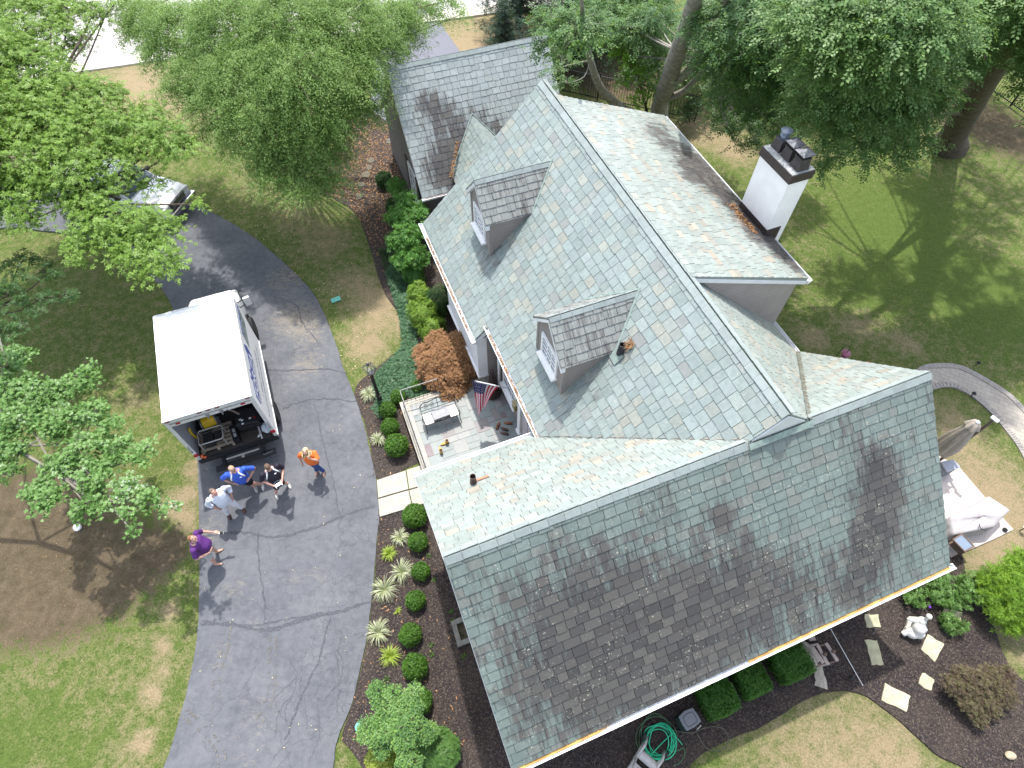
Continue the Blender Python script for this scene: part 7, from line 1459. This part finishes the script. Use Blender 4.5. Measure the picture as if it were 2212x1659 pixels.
tree('young_conifer', 'thin dark trunk with sparse branches at the top right corner', [P(2095,110,0), P(2120,60,2), P(2150,10,4.5)], [.14,.12,.06], [(2150,20,6,.8),(2190,50,5,.6),(2080,40,5.5,.4),(2110,80,3.2,.5),(2160,130,2.6,.9),(2205,150,2.6,.9),(2225,100,3,.8)], 'needle', .2, leafmat('conifer_green', [(.03,.07,.02),(.06,.12,.03),(.1,.18,.045)], .6, .2, 1), bark_d, 60, .2, .7, twign=60)
# trees and shrubs beyond the fence: they close the view between the trunks
bgn = 'dark trees beyond the fence'
for i, (px, py, z, r) in enumerate(((1560,60,3,2.2),(1690,80,3,2.0),(1800,50,3.5,2.4),(1450,140,2.5,1.4),(1950,30,3.5,2.4),(2060,10,3,1.6))):
    lbs = ['dark tree beyond the fence between the two forked limbs','dark tree beyond the fence above the chimney','dark tree beyond the fence behind the big elm crown','dark shrubby tree just behind the forked trunk','dark tree beyond the fence, left of the elm trunk top','dark tree beyond the fence at the far top right']
    g0 = P(px, py+60, 0); c = P(px, py, z)
    tree('background_tree', lbs[i], [(g0.x, g0.y, 0), (c.x, c.y, z)], [.16,.08], [(px, py, z, r), (px-70, py+20, z-.6, r*.6), (px+60, py+15, z-.3, r*.6)], 'round', .2, m_elm2, bark_d, 45, .24, .8, bgn, twign=20)
tree('dark_shrub', 'low dark shrub at the foot of the forked tree', [P(1490,262,0), P(1490,255,.3)], [.04,.03], [(1480,245,.9,.55),(1500,225,1.2,.45)], 'tiny', .07, leafmat('dark_shrub_leaf', [(.012,.04,.012),(.025,.07,.02),(.04,.10,.03)], .5, .2), bark_d, 260, .09, .3, twign=6)['category'] = 'shrub'

# ---- clipped balls, hedges and other shrubs
def ballshell(c, r, n, squash=1.0, box=0, lump=.08):
    d = norm(RNG.normal(0, 1, (n, 3))); 
    if box: e = np.max(np.abs(d), axis=1, keepdims=True); d = d*(1-box)+d/e*box*.85
    ph = RNG.uniform(0, 6.3, 3); w = 1+lump*(np.sin(d[:,0]*5+ph[0])*np.sin(d[:,1]*5+ph[1])+.6*np.sin(d[:,2]*9+ph[2]))
    p = d*w[:, None]*r*np.array([1,1,squash])*RNG.uniform(.80, 1.04, (n, 1)); return p+np.array(c), d
def shrub(name, px, py, rad, label, kind, size, m, n, h=None, group=None, squash=1.0, box=0, cat='shrub', lump=.08, up=.35, inner=True, zc=None):
    """rad in metres; the ball touches the ground"""
    z = zc if zc is not None else rad*squash*.95; c = P(px, py, z); r = thing(name, (c.x, c.y, 0), 0, label, cat, group)
    p, d = ballshell((0,0,z), rad, n, squash, box, lump); keep = p[:,2] > .02; p, d = p[keep], d[keep]
    foliage('foliage', kind, p, d+np.array([0,0,up]), np.cross(d, RNG.normal(0,1,p.shape)), size*RNG.uniform(.7,1.25,len(p)), m, r, .35)
    st_ = MB()
    for k in range(7): a = k*.9; st_.tube([(0,0,0),(math.cos(a)*rad*.25, math.sin(a)*rad*.25, z*.7),(math.cos(a)*rad*.6, math.sin(a)*rad*.6, z*1.15)], [.025,.015,.006], 4)
    part('stems', st_, bark_d, r); return r
m_box = leafmat('boxwood_leaf', [(.02,.06,.008),(.045,.115,.012),(.075,.175,.018),(.11,.23,.025)], .4, .25, 3, .5)
bx = [(860.6,857,.25,'the lamp post, nearest the railing corner'),(837,885,.28,'the lamp post, second from the railing'),(842,922,.29,'the patio wall, third from the lamp post'),(856.5,962,.37,'the patio wall, largest of the row'),(901,835,.2,'the railing and the copper-leaved maple'),(895.6,1114,.36,'the concrete slabs below the walk'),(902.6,1170,.28,'the gable rake, second below the walk'),(909,1234,.26,'the gable rake, third below the walk'),(897.4,1297,.27,'the window well, just above it'),(885.9,1371,.30,'the window well, just below it'),(896.4,1440,.33,'the tall liriope, fifth below the walk'),(906,1515,.32,'the bluish shrub that half hides it')]
for x, y, r_, lb in bx: shrub('boxwood_ball', x, y, r_, 'round clipped boxwood by '+lb, 'tiny', .042, m_box, int(6500*r_*r_*2.6), group='round boxwoods along the drive bed', lump=.05)
m_hed = leafmat('hedge_leaf', [(.012,.05,.008),(.028,.10,.012),(.05,.15,.018),(.085,.21,.025)], .4, .25, 3, .5)
for x, y, w_, lb in ((1548,1508,.48,'beside the hose cabinet'),(1623,1470,.42,'in the middle of the three'),(1705,1430,.50,'beside the folded deck chair')): 
    h_ = shrub('square_hedge', x, y, w_, 'square clipped hedge bush '+lb, 'tiny', .042, m_hed, 7500, group='square hedge bushes under the gutter', box=.8, squash=.95, lump=.03); h_.rotation_euler.z = PSI
m_via = leafmat('variegated_blade', [(.16,.26,.06),(.42,.46,.26),(.55,.56,.42),(.25,.34,.12)], .5, .3, 4); m_yel = leafmat('yellow_green_blade', [(.16,.28,.03),(.32,.42,.06),(.42,.48,.12)], .5, .3, 4)
def blades(name, px, py, r_, label, m, n=80, group=None, cat='ornamental grass'):
    c = P(px, py, 0); V = []; F = []
    for k in range(n):
        a = random.uniform(0, 6.3); L = r_*random.uniform(.6, 1.15); hh = r_*random.uniform(.35, .9); w = random.uniform(.008, .014); d = Vector((math.cos(a), math.sin(a), 0)); s = Vector((-d.y, d.x, 0)); st0 = d*random.uniform(0,.05); i0 = len(V); tt = random.uniform(-.3,.3)
        for j in range(5): t = j/4; p = st0+d*L*t+s*tt*t*L*.3+Vector((0,0,hh*math.sin(t*2.5)+.01)); ww = w*(1-t*.75); V += [tuple(p-s*ww), tuple(p+s*ww)]
        for j in range(4): F.append((i0+2*j, i0+2*j+1, i0+2*j+3, i0+2*j+2))
    r = np_mesh(name, V, F, m); r.location = c; return tag(r, label, cat, group)
lg = 'striped liriope clumps in the drive bed'
for x, y, r_, lb, mm in ((797.6,855,.29,'at the foot of the lamp post',m_via),(819.3,952,.26,'beside the largest round boxwood',m_via),(865,1163,.27,'nearest the concrete slabs',m_via),(841.4,1197,.22,'smallest pale one near the drive edge',m_yel),(869.4,1237,.35,'between drive and third boxwood, widest',m_via),(832.6,1275,.36,'bushy one close to the drive edge',m_via),(819.4,1367,.34,'pale one left of the window well boxwood',m_via),(844.2,1418,.28,'bright yellow-green one lowest in the row',m_yel),(860,1320,.10,'tiny sprout between two boxwoods',m_yel)):
    blades('liriope_clump', x, y, r_, 'striped liriope clump '+lb, mm, 110 if r_ > .15 else 24, lg)
for i, (x, y) in enumerate(((926,1202),(937,1253),(930,1393),(978,1342),(1002,1418),(932,1413),(975,1322),(837,1468))):
    blades('weed_sprout', x, y, .07, ['small green weed near the gable rake','small weed beside the third boxwood','weed between boxwood and shadow edge','weed above the window well','weed below the window well rim','second weed near the shadow edge','weed near the top of the window well','weed near the drive edge lower down'][i], leafmat('weed_leaf', [(.05,.14,.02),(.09,.2,.03)], .5, .3), 14, 'weeds in the mulch', 'weed')
# bluish multi-stem shrub at the lower left
m_smk = leafmat('bluish_leaf', [(.04,.105,.035),(.07,.165,.05),(.11,.225,.07),(.19,.33,.06),(.30,.42,.26)], .5, .25, 2, .4)
Z8 = lambda x, y: (718.9+.35*x, 1078.4+.35*y)
fing = [(270,1180,1.6),(290,1250,1.5),(320,1300,1.5),(370,1200,1.7),(400,1280,1.7),(420,1340,1.8),(500,1190,1.8),(470,1250,1.8),(510,1300,1.8),(210,1400,1.4),(270,1390,1.5),(200,1450,1.4),(260,1470,1.5),(340,1440,1.6),(390,1420,1.8),(440,1410,2.0),(480,1370,1.9),(300,1540,1.3),(420,1500,1.8),(470,1470,1.9),(540,1400,1.7),(560,1460,1.6),(460,1560,1.7),(440,1620,1.6),(500,1620,1.5),(380,1380,1.6),(600,1430,1.3)]
sc0 = P(*Z8(440,1440), 0)
tree('bluish_shrub', 'sprawling blue-green shrub with rounded leaves at the bottom of the bed', [sc0, Vector((sc0.x, sc0.y, .5))], [.05,.04], [(*Z8(x, y), z, .19) for x, y, z in fing], 'round', .06, m_smk, bark_d, 1500, .05, .2, twign=60, joints=[Vector((sc0.x, sc0.y, .5))])['category'] = 'shrub'
m_ygr = leafmat('golden_leaf', [(.10,.18,.02),(.22,.32,.03),(.38,.42,.08),(.48,.48,.18)], .5, .3, 3)
shrub('golden_shrub', *Z8(300,1600), .36, 'golden variegated shrub at the bottom edge of the bed', 'tiny', .065, m_ygr, 1800)
shrub('ferny_shrub', *Z8(655,1560), .5, 'pale green ferny shrub at the bottom, right of the bluish one', 'feather', .12, leafmat('ferny_leaf', [(.06,.14,.03),(.10,.21,.05),(.15,.28,.08)], .5, .3, 3), 2000)
# Japanese maple by the patio: a weeping dome
m_jap = leafmat('copper_maple_leaf', [(.09,.08,.03),(.20,.11,.05),(.31,.155,.075),(.40,.22,.11),(.26,.11,.06),(.12,.14,.04)], .6, .25, 3)
jb = P(975, 835, 0); jbl = [(965,765,1.15,.62),(930,780,.95,.45),(915,760,.8,.35),(945,735,1.0,.45),(985,740,1.1,.5),(1010,765,.95,.42),(1020,795,.8,.3),(985,800,.95,.5),(945,815,.75,.42),(980,840,.6,.36),(920,800,.6,.3),(1000,830,.6,.25),(965,855,.5,.22),(1000,725,.9,.3)]
tree('japanese_maple', 'weeping Japanese maple with coppery feathery leaves beside the patio', [jb, Vector((jb.x+.05, jb.y+.1, .5)), Vector((jb.x-.1, jb.y+.15, .95))], [.07,.06,.03], jbl, 'whorl', .055, m_jap, bark_d, 1900, .07, .3, twign=60, droop=.7)
# dark lace-leaf maple, yellow-green bush, grassy perennials on the right
m_jd = leafmat('dark_maple_leaf', [(.035,.028,.022),(.085,.045,.042),(.10,.08,.045),(.15,.145,.065),(.08,.035,.04)], .6, .25, 3)
jd = P(2110,1510,0)
tree('purple_maple_shrub', 'low brown-green lace-leaf maple in the dark mulch at the right', [jd, Vector((jd.x, jd.y, .5))], [.06,.04], [(2110,1500,.5,0.39),(2084,1474,.5,0.31),(2110,1474,.7,0.33),(2067,1483,.6,0.23),(2144,1466,.6,0.30),(2174,1500,.5,0.25),(2101,1517,.5,0.28),(2080,1457,.6,0.20),(2144,1525,.4,0.23),(2118,1551,.35,0.17),(2178,1457,.5,0.20)], 'whorl', .06, m_jd, bark_d, 1500, .085, .3, twign=20, droop=.5)['category'] = 'shrub'
m_yb = leafmat('yew_leaf', [(.06,.13,.01),(.12,.24,.02),(.20,.35,.035),(.28,.42,.06)], .45, .3, 2, .5)
yb = P(2200,1330,0)
tree('yew_bush', 'large bright yellow-green bush at the right edge', [yb, Vector((yb.x, yb.y, .7))], [.08,.05], [(2195,1270,1.0,.75),(2165,1300,.8,.5),(2150,1260,.8,.42),(2210,1330,.7,.55),(2180,1340,.5,.35),(2220,1230,1,.6)], 'needle', .12, m_yb, bark_d, 620, .12, .35, twign=30, droop=.15, jit=.5)['category'] = 'shrub'
m_per = leafmat('perennial_leaf', [(.05,.12,.025),(.09,.19,.04),(.14,.26,.07),(.22,.34,.12)], .5, .3, 2)
def bush_blades(px, py, r_, hh, n, label, name='perennial_clump'):
    c = P(px, py, 0); rt = thing(name, c, 0, label, 'plant', 'leafy perennials by the statue'); Pq = []; Uq = []; Fq = []; st_ = MB()
    for k in range(n):
        a = random.uniform(0, 6.3); rr_ = r_*random.random()**.5; x, y = math.cos(a)*rr_, math.sin(a)*rr_; h2_ = hh*random.uniform(.5, 1); lx, ly = x*.5, y*.5
        if k % 3 == 0: st_.tube([(x*.5, y*.5, 0), (x, y, h2_)], .005, 3)
        for j in range(5): t = (j+1)/5; Pq.append((x*(.5+.5*t)+random.uniform(-.04,.04), y*(.5+.5*t)+random.uniform(-.04,.04), h2_*t)); Uq.append((x,y,.8)); Fq.append((math.cos(a+j), math.sin(a+j), .3))
    part('stems', st_, bark_d, rt); foliage('foliage', 'whorl', Pq, Uq, Fq, .085*RNG.uniform(.6,1.2,len(Pq)), m_per, rt, .5); return rt
bush_blades(2030,1285,.6,.8,170,'leafy perennials right behind the white statue'); bush_blades(1965,1290,.4,.5,70,'leafy perennials between statue and gutter end'); bush_blades(2085,1280,.5,.9,130,'tall leafy perennials next to the bright bush'); bush_blades(2045,1350,.32,.5,70,'leafy perennials spilling over the stepping stone')
single('purple_flower', MB().ell(P(2009,1311,.7), (.035,.035,.02), 8, 6, jit=.2), mat('violet_petals', (.12,.02,.35), .6), 'small purple bloom above the leafy perennials', 'flower')
# shrubs against the house on the left
m_vib = leafmat('glossy_broad_leaf', [(.03,.10,.02),(.06,.17,.03),(.10,.25,.045),(.15,.32,.065)], .3, .3, 2, .6)
vb = P(885,520,0)
tree('broadleaf_shrub', 'tall bright green broad-leaved shrub against the house by the eave', [vb, Vector((vb.x, vb.y, 1))], [.08,.05], [(855,400,1.9,.32),(875,430,1.9,.4),(870,465,1.8,.45),(900,455,1.8,.4),(850,470,1.5,.35),(880,505,1.7,.5),(905,500,1.6,.35),(860,520,1.4,.45),(890,545,1.3,.5),(870,560,1.0,.42),(905,560,1.0,.35)], 'whorl', .15, m_vib, bark_d, 290, .13, .36, twign=50, droop=.2, jit=.5)['category'] = 'shrub'
shrub('broadleaf_shrub', 893, 592, .42, 'small broad-leaved shrub with pale leaf tips below the tall one', 'whorl', .13, leafmat('hydrangea_leaf', [(.04,.14,.03),(.08,.22,.045),(.12,.3,.06)], .35, .3, 2, .5), 320)
m_cyp = leafmat('thread_cypress', [(.06,.12,.015),(.12,.22,.025),(.19,.31,.04),(.26,.38,.07)], .55, .25, 3)
for x, y, r_, lb in ((905,635,.42,'nearest the broad-leaved shrubs'),(915,680,.55,'in the middle, biggest mound'),(934,712,.45,'touching the copper maple')): shrub('thread_cypress', x, y, r_, 'yellow-green thread cypress '+lb, 'feather', .13, m_cyp, int(2100*r_), group='thread cypresses along the wall', lump=.2, squash=1.1)
m_dkc = leafmat('dark_cypress', [(.015,.045,.012),(.03,.08,.02),(.05,.11,.03)], .55, .2, 3)
shrub('dark_cypress', 950, 650, .5, 'dark green cypress in the shade of the eave', 'feather', .12, m_dkc, 1000, lump=.15, squash=1.2)
shrub('clipped_yew', 829, 388, .34, 'small dark clipped yew beside the garage wall', 'tiny', .05, m_dkc, 2400, box=.5)
shrub('clipped_yew', 848, 445, .3, 'dark clipped yew half under the tall broad-leaved shrub', 'tiny', .05, m_dkc, 1500, box=.5)
m_ivy = leafmat('pachysandra_leaf', [(.03,.085,.04),(.055,.13,.065),(.085,.18,.09),(.14,.24,.13)], .4, .2, 2.5, .5)
def cover(name, poly, n, label, size=.06, mm=None):
    pts = [P(x, y, 0) for x, y in poly]; xs_ = [p.x for p in pts]; ys_ = [p.y for p in pts]; Q = []
    while len(Q) < n:
        x, y = random.uniform(min(xs_), max(xs_)), random.uniform(min(ys_), max(ys_))
        if inside(pts, x, y): Q.append((x, y, .03+.09*random.random()+.05*math.sin(x*5)*math.sin(y*4)))
    Q = np.array(Q); o = foliage(name, 'whorl', Q, np.tile((0,0,1.), (n,1)), RNG.normal(0,1,(n,3)), size*RNG.uniform(.7,1.3,n), mm or m_ivy, None, .4); o['kind'] = 'stuff'; o['label'] = label; o['category'] = 'ground cover'; return o
cover('ground_cover', [(803,845),(812,805),(845,775),(868,748),(864,690),(848,640),(832,590),(850,560),(880,620),(900,720),(905,780),(935,810),(925,858),(885,862),(862,842),(848,868),(815,882)], 5200, 'blue-green pachysandra covering the ground by the copper maple')
cover('ground_cover', [(815,540),(855,530),(875,600),(850,620),(830,580)], 700, 'dark ground cover in the bed below the broad-leaved shrub', .05, m_dkc)
cover('ground_cover', [(800,880),(835,860),(850,900),(820,905)], 260, 'ground cover round the lamp post foot')
